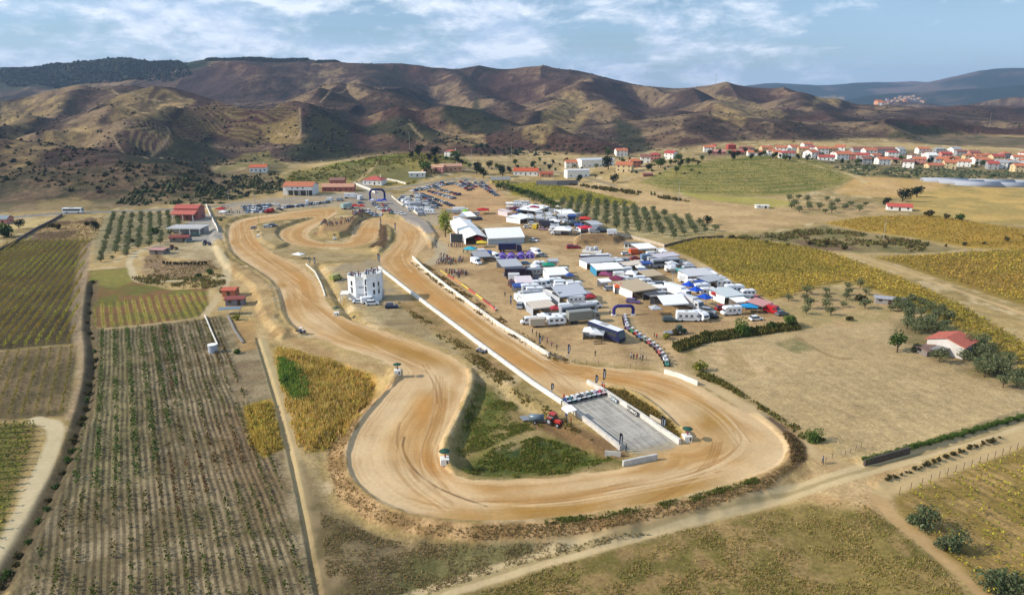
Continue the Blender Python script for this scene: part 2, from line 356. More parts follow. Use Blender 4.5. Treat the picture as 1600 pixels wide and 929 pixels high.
# --- hillside patches
paint([(-200,84),(50,84),(300,88),(330,100),(300,118),(235,128),(170,124),(140,132),(60,138),(-200,150)], A(42,58,44), 25, .95, A(58,66,50), 60)
paint([(0,140),(60,145),(45,175),(20,200),(-60,215)], A(44,44,44), 12, .7)
paint([(228,112),(350,106),(370,112),(325,158),(250,140)], A(76,62,60), 15, .7)
for q in ([(480,170),(535,172),(548,205),(548,245),(500,252),(455,250),(445,238),(475,220)], [(560,195),(650,188),(680,205),(700,225),(650,222),(600,210)], [(205,225),(290,205),(330,212),(350,250),(300,285),(250,275),(200,255)],
          [(745,150),(790,200),(760,210),(700,190),(690,175)], [(955,180),(1000,200),(1020,232),(985,238),(965,215)], [(1400,190),(1470,195),(1530,215),(1500,228),(1420,222)]):
    paint(q, A(40,50,36), 7, .85, A(58,62,42), 20, ns=8)  # dark scrub colour that also paints in the shade of these slopes
for q in ([(880,145),(910,142),(925,170),(900,205),(850,225),(815,222),(850,180)], [(0,160),(60,150),(110,150),(100,170),(40,205),(0,230)], [(170,155),(280,150),(300,158),(265,188),(215,190),(170,182)], [(1280,150),(1320,150),(1310,165),(1270,165)], [(0,232),(100,200),(165,195),(100,230),(0,290)],
          [(700,190),(760,212),(755,230),(720,228),(680,212)], [(1120,150),(1180,160),(1230,180),(1160,200),(1110,180)]):
    paint(q, A(184,158,104), 6, .6, A(136,116,82), 10, ns=9, thr=(.4,.55))
# terraced vineyards on the hills: lines follow the contours
def terraces(px, c, c2, sp, k=1):
    i, m = paint(px, c, 3, k, c2, 25)
    q = .5+.5*np.cos(2*np.pi*(GZ[i]+.6*fbm(GX[i]/30, GY[i]/30, 2, 1)*sp)/sp); m = m*sstep(.45, .8, q)*.6
    COL[i] = COL[i]*(1-m[:, None])+A(150,130,88)*m[:, None]*1.0
terraces([(188,205),(205,192),(245,189),(266,200),(270,222),(240,240),(215,232)], A(84,64,60), A(70,66,50), 2.6)
terraces([(268,195),(330,160),(400,168),(465,170),(466,200),(400,225),(330,205),(280,215)], A(96,78,52), A(92,62,58), 2.8)
terraces([(405,195),(466,180),(470,225),(440,225)], A(150,128,80), A(130,108,66), 2.2)
terraces([(165,140),(260,145),(290,158),(225,160)], A(104,90,62), A(88,72,58), 2.6)
terraces([(330,270),(380,240),(420,236),(450,262),(440,270),(380,262)], A(120,112,66), A(100,96,56), 1.6)
for q in ([(0,314),(60,308),(100,300),(160,285),(250,283)], [(190,330),(230,300),(265,293)], [(262,200),(270,212),(245,235),(232,245),(270,247)], [(175,212),(230,248)], [(175,140),(210,158),(300,155)],
          [(200,133),(240,120),(290,108),(330,103)], [(468,168),(470,225),(400,235)], [(500,160),(545,132)], [(640,188),(700,205),(760,225)], [(560,210),(600,205),(660,215)], [(1330,182),(1450,185)], [(430,205),(470,215)]):
    stripe(q, A(184,160,122), 1.3, 1.3, .6)
paint([(-300,262),(0,262),(150,262),(300,262),(430,258),(440,300),(345,316),(150,326),(0,332),(-300,345)], A(118,98,74), 6, .75, A(82,78,54), 9, ns=5, thr=(.42,.56))
paint([(60,315),(120,306),(160,322),(60,328)], A(160,138,92), 3, .7, ns=3)
# knoll with the dirt track, green-gold
paint([(440,285),(455,268),(560,250),(640,238),(700,244),(745,258),(690,268),(640,290),(560,285)], A(150,136,70), 6, .9, A(110,108,58), 25, ns=6)
paint([(640,238),(560,250),(500,262),(560,256),(660,243)], A(122,128,52), 4, .9)
stripe([(553,287),(575,270),(590,252)], A(190,165,115), 1.8, .8, .9)
stripe([(690,266),(760,262),(850,262),(960,290)], A(120,115,105), 3, 1, .6)
paint([(340,300),(440,280),(450,300),(420,310),(350,322)], A(176,150,100), 4, .8, A(120,104,66), 12, ns=3)
# --- fields, left
paint([(-300,400),(0,385),(45,374),(142,375),(128,440),(122,500),(115,537),(0,547),(-300,560)], A(96,84,52), 1.2, 1, A(80,70,44), 10)
paint([(-300,560),(0,549),(115,539),(122,560),(100,650),(0,657),(-300,670)], A(134,114,80), 1.2, 1, A(108,94,62), 8)
paint([(-300,670),(0,660),(57,662),(55,690),(30,760),(5,830),(-60,920),(-300,1000)], A(116,110,56), 1, 1, A(132,112,66), 5)
paint([(60,345),(100,345),(145,340),(150,370),(45,376)], A(170,142,96), 1.5, .9, A(108,84,64), 12, ns=3, thr=(.45, .58))
paint([(15,348),(95,338),(60,356),(18,358)], A(200,176,118), 1.5, .9)
paint([(145,378),(165,335),(285,330),(285,350),(262,372),(215,384),(170,395),(148,410)], A(160,146,108), 2, 1, A(140,128,88), 8)
paint([(135,423),(204,417),(212,440),(270,453),(324,450),(326,480),(309,498),(162,514),(146,513),(144,478),(132,461)], A(132,98,60), 1, 1, A(112,108,48), 7)
paint([(140,424),(200,418),(208,440),(180,450),(140,446)], A(138,132,62), 1.5, .8)
furrow([(147,478),(240,462),(320,455),(324,480),(309,497),(162,513),(147,512)], (160,475), (162,513), 2.4, A(176,158,84), .55)
paint([(147,516),(300,500),(345,492),(362,500),(402,528),(425,600),(447,690),(472,790),(500,929),(510,960),(-10,1000),(24,885),(74,792),(108,722),(130,664),(146,612),(152,560)], A(158,141,108), 1, 1, A(126,112,80), 5)
paint([(340,640),(390,640),(440,740),(440,800),(400,820),(340,720)], A(140,112,78), 5, .6, ns=3)
paint([(150,518),(215,512),(230,760),(142,770),(120,760)], A(136,128,84), 5, .55, ns=3)
furrow([(148,518),(300,502),(345,494),(360,560),(400,640),(440,760),(480,929),(490,960),(0,1000),(30,885),(80,792),(112,722),(134,664),(150,612)], (292,628), (328,790), 1.05, A(84,72,50), .7, duty=.5)
paint([(352,570),(415,562),(428,618),(370,628)], A(160,142,108), .6, 1, A(146,126,94), 3)
furrow([(354,570),(414,563),(420,600),(362,606)], (360,575), (412,568), .9, A(104,88,66), .7)
paint([(380,634),(428,622),(445,700),(412,716),(388,690)], A(172,142,66), .8, 1, A(140,128,56), 3)
paint([(366,500),(400,500),(405,545),(375,550)], A(178,140,86), 1.5, .7)
# tan shoulder between the plots and the circuit
paint([(352,400),(392,424),(426,450),(434,500),(470,528),(560,560),(610,582),(560,590),(430,535),(405,520),(385,470),(350,425)], A(196,166,116), 2.5, .8, A(170,138,92), 8, ns=2)
paint([(430,545),(500,556),(575,582),(588,600),(566,650),(540,682),(505,708),(470,712),(452,672),(438,610)], A(192,150,72), 1.5, 1, A(160,132,56), 4, ns=1.5)
paint([(434,560),(470,570),(495,610),(490,635),(455,630),(436,595)], A(112,132,52), 1.5, .8, A(140,142,58), 4, ns=1)
paint([(452,638),(505,645),(520,670),(490,700),(462,690)], A(206,174,112), 1.5, .8, ns=1.5)
stripe([(408,530),(428,600),(452,690),(480,790),(515,929),(530,990)], A(186,166,122), 1.5, .7, .9, cls=2)
stripe([(440,600),(465,690),(498,790),(545,929)], A(186,162,118), 2.0, .9, .6)
# left dirt track by the ditch
stripe([(56,655),(92,664),(76,715),(48,780),(14,850),(-20,900)], A(206,188,148), 1.7, .5, 1, cls=2)
stripe([(135,380),(126,440),(120,500),(134,545),(138,590),(120,650)], A(172,148,116), 2.2, 1, .8)
# yard and lanes of the farm buildings
paint([(268,372),(330,366),(345,390),(352,410),(340,418),(300,405),(262,402),(240,395),(238,382)], A(188,170,130), 1, 1, A(170,150,112), 6)
stripe([(350,445),(356,425),(350,405),(335,385),(310,380)], A(204,184,142), 1.8, .7, .9, cls=2)
stripe([(350,432),(300,437),(250,440),(215,442),(206,425),(200,408),(215,392),(245,382)], A(206,188,148), 1.3, .6, .9, cls=2)
stripe([(320,492),(340,465),(352,447)], A(198,176,134), 1.5, .6, .9, cls=2)
stripe([(160,514),(250,505),(320,494)], A(184,160,116), .8, .4, .8)
paint([(225,400),(250,394),(262,408),(330,404),(345,420),(300,432),(240,436),(222,425)], A(132,106,78), 1.5, .9, A(170,146,106), 5, ns=1)
paint([(284,352),(330,330),(345,358),(350,372),(330,380),(285,372)], A(150,148,144), 1, .95, A(164,158,146), 6)
# country road and asphalt yard
stripe([(-250,352),(0,342),(60,336),(100,333),(160,331),(280,327),(340,322),(420,314),(520,306),(575,300)], A(136,132,124), 3.2, .6, 1, cls=4)
paint([(338,338),(345,318),(440,308),(500,305),(560,300),(610,300),(640,330),(600,331),(560,332),(530,322),(470,325),(415,332),(370,338)], A(158,148,130), 2, .95, A(178,158,126), 12, cls=0)
stripe([(560,286),(592,302),(622,325),(650,345),(672,362)], A(160,150,138), 5, 1, 1, cls=4)
stripe([(600,296),(660,288),(720,278),(760,282)], A(142,138,130), 3, .8, 1, cls=4)
paint([(640,296),(700,284),(770,286),(800,318),(860,350),(860,372),(800,380),(745,352),(690,350),(650,322)], A(200,162,114), 2, 1, A(180,146,102), 14)
paint([(612,312),(640,298),(690,325),(700,348),(668,350)], A(176,160,132), 2, .8)
# paddock
paint([(664,380),(690,352),(760,350),(860,345),(960,365),(1040,382),(1100,420),(1190,470),(1240,500),(1160,520),(1060,536),(1075,560),(1040,575),(960,570),(890,562),(860,550),(780,502),(720,455),(665,415),(655,400)], A(196,166,120), 2, 1, A(172,142,100), 12)
paint([(900,372),(975,366),(978,378),(900,384)], A(120,92,64), 1.2, .9, A(150,120,80), 4)
stripe([(845,390),(890,420),(930,455),(970,500),(1010,540),(1050,575)], A(206,178,132), 5, 2.5, .6)
stripe([(662,372),(690,380),(690,400),(672,412)], A(186,170,138), 3, 1, .8)
paint([(648,404),(662,412),(780,500),(860,552),(890,562),(885,568),(857,556),(780,512),(700,455)], A(176,138,90), .8, 1, A(120,98,58), 4)
# vineyards on the right
paint([(1040,386),(1092,372),(1180,374),(1260,385),(1300,395),(1400,430),(1500,475),(1600,535),(1760,600),(1760,660),(1640,610),(1560,560),(1480,508),(1420,478),(1370,455),(1320,440),(1240,462),(1205,470),(1150,442),(1090,406)], A(170,142,68), 1.2, 1, A(148,128,56), 7)
paint([(1365,402),(1440,398),(1540,392),(1600,388),(1760,380),(1760,560),(1600,478),(1500,446),(1400,412)], A(164,134,68), 1.2, 1, A(146,124,58), 10)
stripe([(1320,395),(1390,415),(1480,448),(1600,490),(1720,535)], A(204,172,120), 1.1, .5, 1, cls=2)
stripe([(1320,395),(1380,396),(1460,397),(1510,390)], A(196,168,120), 1.5, 1, .8, cls=2)
paint([(1285,348),(1350,338),(1460,336),(1560,352),(1700,370),(1700,392),(1520,388),(1430,372),(1340,360)], A(186,150,66), 2, 1, A(166,138,58), 12)
paint([(1130,372),(1290,352),(1350,362),(1450,378),(1500,390),(1440,396),(1380,396),(1300,392),(1220,378)], A(148,130,88), 3, .9, A(118,112,66), 9, ns=3)
paint([(1240,375),(1310,378),(1350,390),(1300,392),(1250,384)], A(124,98,74), 2, .8)
paint([(880,286),(960,292),(1040,305),(1150,318),(1240,330),(1290,345),(1200,358),(1130,362),(1050,335),(960,312),(890,300)], A(204,172,122), 2.5, 1, A(184,154,106), 18)
paint([(1020,290),(1060,300),(1200,310),(1260,318),(1240,328),(1100,312)], A(178,166,80), 3, .8, ns=3)
paint([(1380,200),(1500,205),(1640,215),(1760,225),(1760,240),(1600,232),(1480,226),(1400,222)], A(126,106,80), 8, .9, A(84,80,54), 16, ns=6, thr=(.4,.56))  # shaded strip behind the village, painted in as brown scrub colour
paint([(1080,240),(1150,234),(1300,232),(1450,234),(1640,244),(1760,270),(1640,280),(1500,272),(1400,268),(1290,258),(1180,248)], A(142,126,88), 5, .9, A(104,98,60), 10, ns=4)
terr = [(1000,285),(1060,258),(1130,247),(1210,243),(1280,252),(1335,274),(1310,290),(1240,305),(1150,308),(1060,300)]
i, m = paint(terr, A(122,124,58), 3, 1, A(150,140,72), 16)
q = sstep(.4, .8, .5+.5*np.cos(2*np.pi*(GZ[i]/.95+.4*fbm(GX[i]/20, GY[i]/20, 2, 1)))); m = m*q*.5
COL[i] = COL[i]*(1-m[:, None])+A(186,158,106)*m[:, None]
paint([(1340,275),(1480,282),(1470,300),(1440,312),(1330,305),(1300,300)], A(206,170,114), 3, 1, A(196,160,96), 14)
paint([(1420,305),(1480,292),(1600,294),(1720,300),(1720,360),(1560,350),(1460,338),(1420,325)], A(202,168,96), 3, 1, A(176,152,88), 14)
paint([(1200,325),(1300,312),(1390,320),(1400,332),(1290,345)], A(196,164,116), 3, .9, A(160,140,92), 8)
stripe([(1250,252),(1300,265),(1345,278),(1350,285)], A(206,180,128), 2.5, 1, .9)
paint([(1280,262),(1400,272),(1500,272),(1500,285),(1350,276)], A(130,120,76), 3, .8)
paint([(790,288),(840,284),(880,290),(960,308),(1000,318),(920,325),(850,310),(800,305)], A(156,142,56), 2, 1, A(130,124,50), 12)
paint([(860,312),(960,318),(1050,335),(1130,362),(1050,376),(960,360),(880,330)], A(184,166,118), 2, 1, A(160,144,96), 8)
# tan fallow field on the right
paint([(1075,558),(1120,535),(1250,515),(1320,500),(1385,470),(1440,480),(1480,560),(1600,620),(1700,650),(1600,652),(1350,722),(1290,690),(1200,650),(1130,605)], A(190,165,120), 2, 1, A(182,157,112), 30)
furrow([(1200,600),(1330,560),(1480,580),(1600,640),(1340,715),(1230,660)], (1130,560), (1330,680), 3.2, A(160,140,92), .25, wob=.6)
paint([(1090,545),(1130,538),(1230,585),(1190,592),(1140,580)], A(206,176,132), 1.5, .8, A(176,150,104), 3)
paint([(1210,536),(1240,528),(1275,545),(1245,552)], A(116,116,70), 1, .8, A(150,136,90), 2)
stripe([(1245,527),(1300,560),(1330,560)], A(150,128,86), .8, .5, .8)
paint([(1205,470),(1290,445),(1370,460),(1400,470),(1400,500),(1320,512),(1250,500)], A(170,150,100), 3, .9, A(188,158,112), 8, ns=2)
paint([(1400,500),(1480,500),(1600,560),(1650,640),(1500,580),(1440,550),(1400,530)], A(160,138,98), 3, .9, A(134,120,76), 6, ns=2)
# strip between the track and the fallow field
stripe([(1040,578),(1060,582),(1120,606),(1192,650),(1250,690),(1296,722),(1330,735)], A(208,180,134), 1.9, .9, .95, cls=2)
paint([(1085,585),(1130,602),(1200,645),(1260,688),(1310,700),(1280,690),(1200,640),(1120,590)], A(146,130,80), 1.2, .8, A(180,154,106), 4)
# foreground
paint([(470,720),(520,800),(600,838),(740,850),(900,846),(1100,805),(1200,780),(1000,830),(800,890),(660,935),(640,1000),(500,1000)], A(148,128,92), 1.5, 1, A(112,98,64), 5)
paint([(640,870),(780,845),(840,850),(700,915),(600,929)], A(108,110,62), 1.5, .6, ns=1.5)
paint([(700,1100),(720,935),(860,885),(1050,830),(1220,790),(1340,780),(1400,820),(1480,890),(1560,1000)], A(156,130,84), 1.5, 1, A(122,110,58), 3.0)
paint([(1180,790),(1300,790),(1400,850),(1500,960),(1350,960),(1240,870)], A(124,114,54), 3, .45, A(150,128,74), 3, ns=3)
paint([(1280,700),(1330,725),(1400,722),(1460,735),(1420,775),(1370,800),(1290,790),(1230,770)], A(200,170,122), 2, 1, A(184,152,104), 5)
stripe([(1370,775),(1400,812),(1450,850),(1500,890),(1570,960)], A(194,160,110), 1.5, .6, .9, cls=2)
stripe([(1385,768),(1450,742),(1520,712),(1600,682),(1700,645)], A(202,174,124), 2.4, .6, 1, cls=2)
stripe([(560,975),(662,930),(800,886),(1000,826),(1200,776),(1330,740),(1430,712),(1520,686),(1600,658),(1720,615)], A(210,186,140), 2.0, .5, 1, cls=2, ruts=A(170,150,104))
paint([(1395,775),(1460,750),(1600,700),(1760,640),(1760,1000),(1600,990),(1520,905),(1450,840),(1405,800)], A(178,146,92), 1, 1, A(150,126,66), 4)
furrow([(1400,775),(1600,702),(1760,650),(1760,990),(1600,980),(1500,880)], (1404,772), (1560,864), 2.4, A(128,110,58), .45)
# berms of the circuit
paint([(515,690),(545,650),(600,610),(626,588),(624,598),(592,628),(560,664),(541,703),(543,737),(562,763),(600,790),(660,808),(740,817),(850,813),(950,800),(1080,775),(1180,745),(1226,722),(1232,700),(1260,700),(1258,724),(1205,764),(1090,798),(960,828),(850,842),(740,847),(660,838),(580,817),(528,782),(510,725)], A(196,160,112), .8, 1, A(150,120,78), 3)
paint([(1236,722),(1234,700),(1222,676),(1196,652),(1204,650),(1240,672),(1258,694),(1262,716),(1250,730)], A(116,90,64), .8, .9, A(150,120,84), 3)
# infield
paint([(745,590),(775,590),(812,622),(862,652),(930,690),(960,712),(985,724),(900,740),(800,748),(742,746),(712,728),(705,700),(715,660),(740,615)], A(150,130,84), 1.5, 1, A(110,104,52), 4)
for q, c in (([(748,600),(775,610),(790,650),(760,690),(715,705),(722,660)], A(88,100,34)), ([(720,730),(760,690),(820,680),(880,690),(940,715),(880,738),(760,742)], A(80,92,36)), ([(780,700),(840,680),(880,695),(860,712),(800,716)], A(52,66,32))):
    paint(q, c, 2, .85, A(128,120,60), 3, ns=1.5)
stripe([(742,560),(770,600),(810,635),(840,652)], A(182,160,116), 1.4, .8, .7)
stripe([(850,664),(890,672),(930,690),(962,706)], A(122,92,64), 2.6, 1.2, .8)
stripe([(800,700),(850,672),(812,682),(775,700)], A(190,164,116), 1, .8, .5)
paint([(560,475),(620,472),(680,520),(730,560),(700,545),(600,508)], A(166,150,112), 2, .9, A(150,130,94), 5)
paint([(605,468),(640,458),(740,535),(800,580),(770,590),(700,530)], A(160,130,90), 1.5, .8, A(128,108,62), 3)
paint([(520,420),(560,400),(600,408),(605,440),(640,470),(560,480),(530,460)], A(162,146,118), 1.5, .9, A(176,154,114), 4)
paint([(400,360),(440,350),(436,376),(480,392),(545,395),(590,398),(560,412),(500,410),(430,395),(405,380)], A(176,154,112), 1.5, .9, A(156,136,92), 5)
paint([(505,350),(530,340),(560,338),(556,350),(545,366),(500,368),(487,366)], A(160,128,88), 1, .9)
paint([(594,349),(604,352),(606,375),(600,388),(575,386),(592,374),(591,360)], A(84,62,40), .8, .95)
paint([(560,345),(572,341),(580,343),(566,352),(558,366),(548,372),(553,358)], A(84,64,44), .8, .9)
paint([(925,602),(975,608),(1020,634),(1050,660),(1070,684),(1062,690),(990,640)], A(164,128,70), .8, 1, A(132,112,52), 3)
# --- the running surface
k = near(wOUT, GX, GY, 2); xs, ys = GX[k], GY[k]
wob = (fbm(xs/3, ys/3, 3, 2)-.5)*1.6
t1 = sdf(wOUT, xs, ys)+wob; ta = -sdf(wA, xs, ys)+wob; tb = -sdf(wB, xs, ys)+wob
tr = np.minimum(t1, np.minimum(ta, tb)); mk = sstep(-.25, .25, tr)
ang = fbm(xs/26, ys/26, 3, 1)
rel = t1/(t1+np.minimum(ta, tb)+.01)                 # 0 at the outer edge, 1 at the inner
streak = fbm(rel*9+ang*2, (xs+ys)/60, 4, 3)
fine = fbm(rel*40, (xs-ys)/30, 3, 5)
c = mixc(A(214,176,122), A(192,148,88), sstep(.38, .66, streak*.7+ang*.35))
pale = np.clip(sstep(.30, .02, rel+(ang-.5)*.5)*.85+sstep(.78, 1.0, rel+(ang-.5)*.25)*.6, 0, 1)
c = mixc(c, A(224,194,150), pale*.85)
c = mixc(c, A(168,128,76), sstep(.5, .7, fine)*.38)
COL[k] = COL[k]*(1-mk[:, None])+c*mk[:, None]; CLS[k[mk > .5]] = 1; TRK = dict(zip(k.tolist(), tr.tolist()))
trkmask = np.zeros(len(GX)); trkmask[k] = mk
def blob(px_, py_, ra, rb, dirpx, c, kk):
    a = np.array(G(px_, py_)[:2]); b = np.array(G(*dirpx)[:2]); d = (b-a)/np.linalg.norm(b-a)
    i = near(np.array([a]), GX, GY, max(ra, rb)*1.3); dx, dy = GX[i]-a[0], GY[i]-a[1]
    u = (dx*d[0]+dy*d[1])/ra; v_ = (-dx*d[1]+dy*d[0])/rb
    m = (1-sstep(.2, 1.1, np.hypot(u, v_)+(fbm(GX[i]/5, GY[i]/5, 3, 2)-.5)*.5))*kk*trkmask[i]
    COL[i] = COL[i]*(1-m[:, None])+c*m[:, None]
for b_ in ((1110,650,13,6,(1090,630)), (640,552,22,5,(560,520)), (820,800,26,4,(900,795)), (1050,770,16,4,(1100,755)), (440,445,8,3,(430,430)), (1150,690,10,6,(1130,670)), (560,525,18,4,(500,500))):
    blob(*b_, A(168,126,52), .75)
for b_ in ((700,480,40,4.5,(760,525)), (800,560,24,4,(840,580)), (640,430,24,5,(660,450)), (960,590,16,4,(1000,595)), (400,380,24,5,(420,410)), (470,440,20,4,(500,470)), (580,360,12,7,(570,380)), (430,345,30,3,(480,335)), (640,370,22,4,(640,400)), (660,640,14,3.5,(650,700)), (1040,600,16,4,(1100,630)), (690,745,18,3,(720,780))):
    blob(*b_, A(200,144,74), .6)
for b_ in ((615,640,26,3.5,(580,690)), (590,740,26,6,(570,700)), (700,765,16,5,(760,790)), (980,750,34,3,(1080,738)), (560,490,28,3.5,(480,470)), (500,500,22,5,(470,480)), (1180,700,12,9,(1150,680)), (1050,640,9,9,(1060,650)), (900,600,14,6,(860,590)), (680,590,14,8,(700,620)), (520,470,14,4,(510,440))):
    blob(*b_, A(230,202,158), .6)
def groove(px, c, hw, kk, dup=None):
    w = smooth(GW(px), 3, False)
    i = near(w, GX, GY, hw*3); d = dline(w, GX[i], GY[i])
    m = (1-sstep(hw*.4, hw*1.2, d))*kk*trkmask[i]*sstep(.3, .6, fbm(GX[i]/9, GY[i]/9, 2, 7)+.1)
    COL[i] = COL[i]*(1-m[:, None])+c*m[:, None]
R5 = random.Random(5)
LINES = [[(700,440),(770,500),(840,560),(900,590)],[(660,420),(700,455),(760,505)],[(455,440),(530,512),(600,545),(680,580)],[(375,345),(378,380),(420,412),(460,440)],[(690,590),(690,650),(660,720),(700,765)],[(620,700),(640,750),(700,790)],[(740,783),(860,787),(1000,762),(1120,735)],[(950,765),(1080,742),(1160,705),(1150,670)],[(920,582),(1040,600),(1120,640),(1160,690)],[(480,330),(420,338),(370,352)],[(470,372),(500,388),(560,388),(585,370)],[(620,352),(645,370),(630,400),(650,425)]]
TL_ = [(q, R5.uniform(-14, 14), R5.uniform(-6, 6), R5.random()) for q in LINES for _ in range(7)]
groove([(632,682),(628,700),(640,725),(662,748),(700,770),(760,790)], A(112,84,52), .32, .8)
groove([(625,660),(618,690),(632,725),(655,752)], A(150,112,70), .35, .6)
groove([(660,570),(680,600),(684,630)], A(140,100,60), .3, .6); groove([(666,568),(688,600),(690,630)], A(140,100,60), .3, .5)
for o in (0, 4, 9, 14):
    groove([(1128-o,690),(1122-o,715),(1100-o,740),(1060-o,765),(1020-o,785)], A(160,118,62), .25, .6)
for o in range(9):
    groove([(700+o*7,440+o*1),(770+o*7,500+o),(840+o*6,560+o)], A(176,128,72), .3, .35)
    groove([(740+o*16,783-o*.4),(860+o*12,783-o*3),(1000+o*6,758-o*3)], A(180,138,84), .3, .3)
for o in range(7):
    groove([(455+o*9,440+o*5),(530+o*6,512-o*3),(600+o*6,545-o*3),(680+o*2,580-o*2)], A(176,132,76), .3, .35)
    groove([(375+o*5,345+o*8),(378+o*7,380+o*2),(420+o*5,412)], A(184,140,84), .3, .35)
groove([(870,580),(890,600),(905,612)], A(170,130,88), .3, .5); groove([(850,575),(880,605),(893,620)], A(170,130,88), .3, .5)
stripe([(646,406),(661,423),(699,453),(779,513),(856,560)], A(232,208,170), 1.3, .8, .8)
for q, ox, oy, w_ in TL_:
    k_ = .55 if q[0][1] < 400 else 1
    groove([(a_+ox*k_, b__+oy*k_) for a_, b__ in q], A(164,120,68) if w_ < .6 else A(226,196,150), .16+.2*w_, .4)
# dark scrub colour along the ditch, with the shadow of its bank painted in
stripe([(146,440),(139,500),(148,560),(142,612),(128,662),(108,722),(74,792),(24,884),(-4,925)], A(92,80,56), 2.0, .8, .9)
# concrete pad
i, m = paint(None, A(188,182,170), .25, 1, A(172,167,156), 3, cls=3, world=wPAD)
i, m = paint([(962,702),(1000,700),(1050,690),(1064,693),(1040,706),(1000,712)], A(176,158,124), 1.2, .7)
for ox in (-12, -3, 8, 20, 34, 48): stripe([(905+ox,628-ox*.25),(960+ox,668-ox*.2),(1000+ox,700-ox*.12)], A(110,106,100), .28, .2, .35)
print('paint', len(GX))
# ------------------------------------------------------------------ ground material: vertex albedo x fine noise, bump
def newmat(name):
    m = bpy.data.materials.new(name); m.use_nodes = True; t = m.node_tree
    b = t.nodes['Principled BSDF']; return m, t, b
gm, t, b = newmat('soil_and_grass')
at = N(t, 'ShaderNodeAttribute', attribute_name='albedo'); pos = N(t, 'ShaderNodeNewGeometry')
f1 = NZ(t, pos.outputs['Position'], 1.7, 4, .65); f2 = NZ(t, pos.outputs['Position'], .35, 4, .6); f3 = NZ(t, pos.outputs['Position'], .035, 5, .6)
r1 = RAMP(t, f1, [(.25, .62), (.75, 1.38)]); r2 = RAMP(t, f2, [(.25, .78), (.75, 1.22)]); r3 = RAMP(t, f3, [(.3, .88), (.7, 1.12)])
c1 = MIX(t, 1, at.outputs['Color'], r1, 'MULTIPLY'); c2 = MIX(t, 1, c1, r2, 'MULTIPLY'); c3 = MIX(t, 1, c2, r3, 'MULTIPLY')
t.links.new(c3, b.inputs['Base Color']); b.inputs['Roughness'].default_value = .95; b.inputs['Specular IOR Level'].default_value = .15
bp = N(t, 'ShaderNodeBump'); bp.inputs['Strength'].default_value = .5; bp.inputs['Distance'].default_value = .22
t.links.new(f1, bp.inputs['Height']); t.links.new(bp.outputs[0], b.inputs['Normal'])
tm, t, b = newmat('packed_dirt')
at = N(t, 'ShaderNodeAttribute', attribute_name='albedo'); pos = N(t, 'ShaderNodeNewGeometry')
f1 = NZ(t, pos.outputs['Position'], 1.2, 5, .6); f2 = NZ(t, pos.outputs['Position'], .12, 4, .6)
r1 = RAMP(t, f1, [(.25, .88), (.75, 1.10)]); r2 = RAMP(t, f2, [(.3, .9), (.7, 1.1)])
c1 = MIX(t, 1, at.outputs['Color'], r1, 'MULTIPLY'); c2 = MIX(t, 1, c1, r2, 'MULTIPLY')
t.links.new(c2, b.inputs['Base Color']); b.inputs['Roughness'].default_value = .9; b.inputs['Specular IOR Level'].default_value = .2
bp = N(t, 'ShaderNodeBump'); bp.inputs['Strength'].default_value = .35; bp.inputs['Distance'].default_value = .08
t.links.new(f1, bp.inputs['Height']); t.links.new(bp.outputs[0], b.inputs['Normal'])
hmt, t, b = newmat('hill_scrub')
at = N(t, 'ShaderNodeAttribute', attribute_name='albedo'); pos = N(t, 'ShaderNodeNewGeometry')
f1 = NZ(t, pos.outputs['Position'], .16, 5, .7); f2 = NZ(t, pos.outputs['Position'], .03, 4, .6)
r1 = RAMP(t, f1, [(.3, .55), (.7, 1.35)]); r2 = RAMP(t, f2, [(.3, .78), (.7, 1.18)])
c1 = MIX(t, 1, at.outputs['Color'], r1, 'MULTIPLY'); c2 = MIX(t, 1, c1, r2, 'MULTIPLY')
t.links.new(c2, b.inputs['Base Color']); b.inputs['Roughness'].default_value = 1; b.inputs['Specular IOR Level'].default_value = .1
bp = N(t, 'ShaderNodeBump'); bp.inputs['Strength'].default_value = .8; bp.inputs['Distance'].default_value = 3.0
t.links.new(f1, bp.inputs['Height']); t.links.new(bp.outputs[0], b.inputs['Normal'])
# ------------------------------------------------------------------ build the ground sheets (one grid, split by what it is)
ii = np.arange(nR-1)[:, None]*nC+np.arange(nC-1)[None, :]
Q = np.stack([ii, ii+1, ii+1+nC, ii+nC], -1).reshape(-1, 4)
cq = CLS[Q]; fc = np.max(np.where(np.isin(cq, (1, 2, 3, 4)), cq, 0), 1); fc = np.where(np.isin(cq, (1, 2, 3, 4)).sum(1) >= 2, fc, 0)
fc = np.where((fc == 0) & ((cq == 5).sum(1) >= 3), 5, fc); fc = np.where((cq == 6).sum(1) >= 2, 6, fc)
def link(o): S.collection.objects.link(o); return o
def mesh_np(name, V, Fq, mat, smoothf=True, col=None):
    me = bpy.data.meshes.new(name); n = Fq.shape[1]
    me.vertices.add(len(V)); me.vertices.foreach_set('co', np.ascontiguousarray(V, np.float32).ravel())
    me.loops.add(Fq.size); me.loops.foreach_set('vertex_index', np.ascontiguousarray(Fq, np.int32).ravel())
    me.polygons.add(len(Fq)); me.polygons.foreach_set('loop_start', np.arange(0, Fq.size, n, dtype=np.int32))
    me.update(calc_edges=True)
    me.polygons.foreach_set('use_smooth', np.full(len(Fq), smoothf, bool))
    if col is not None:
        a = me.color_attributes.new('albedo', 'FLOAT_COLOR', 'POINT'); c4 = np.ones((len(V), 4), np.float32); c4[:, :3] = col
        a.data.foreach_set('color', c4.ravel())
    if mat: me.materials.append(mat)
    me.validate(); return me
VV = np.stack([GX, GY, GZ], 1)
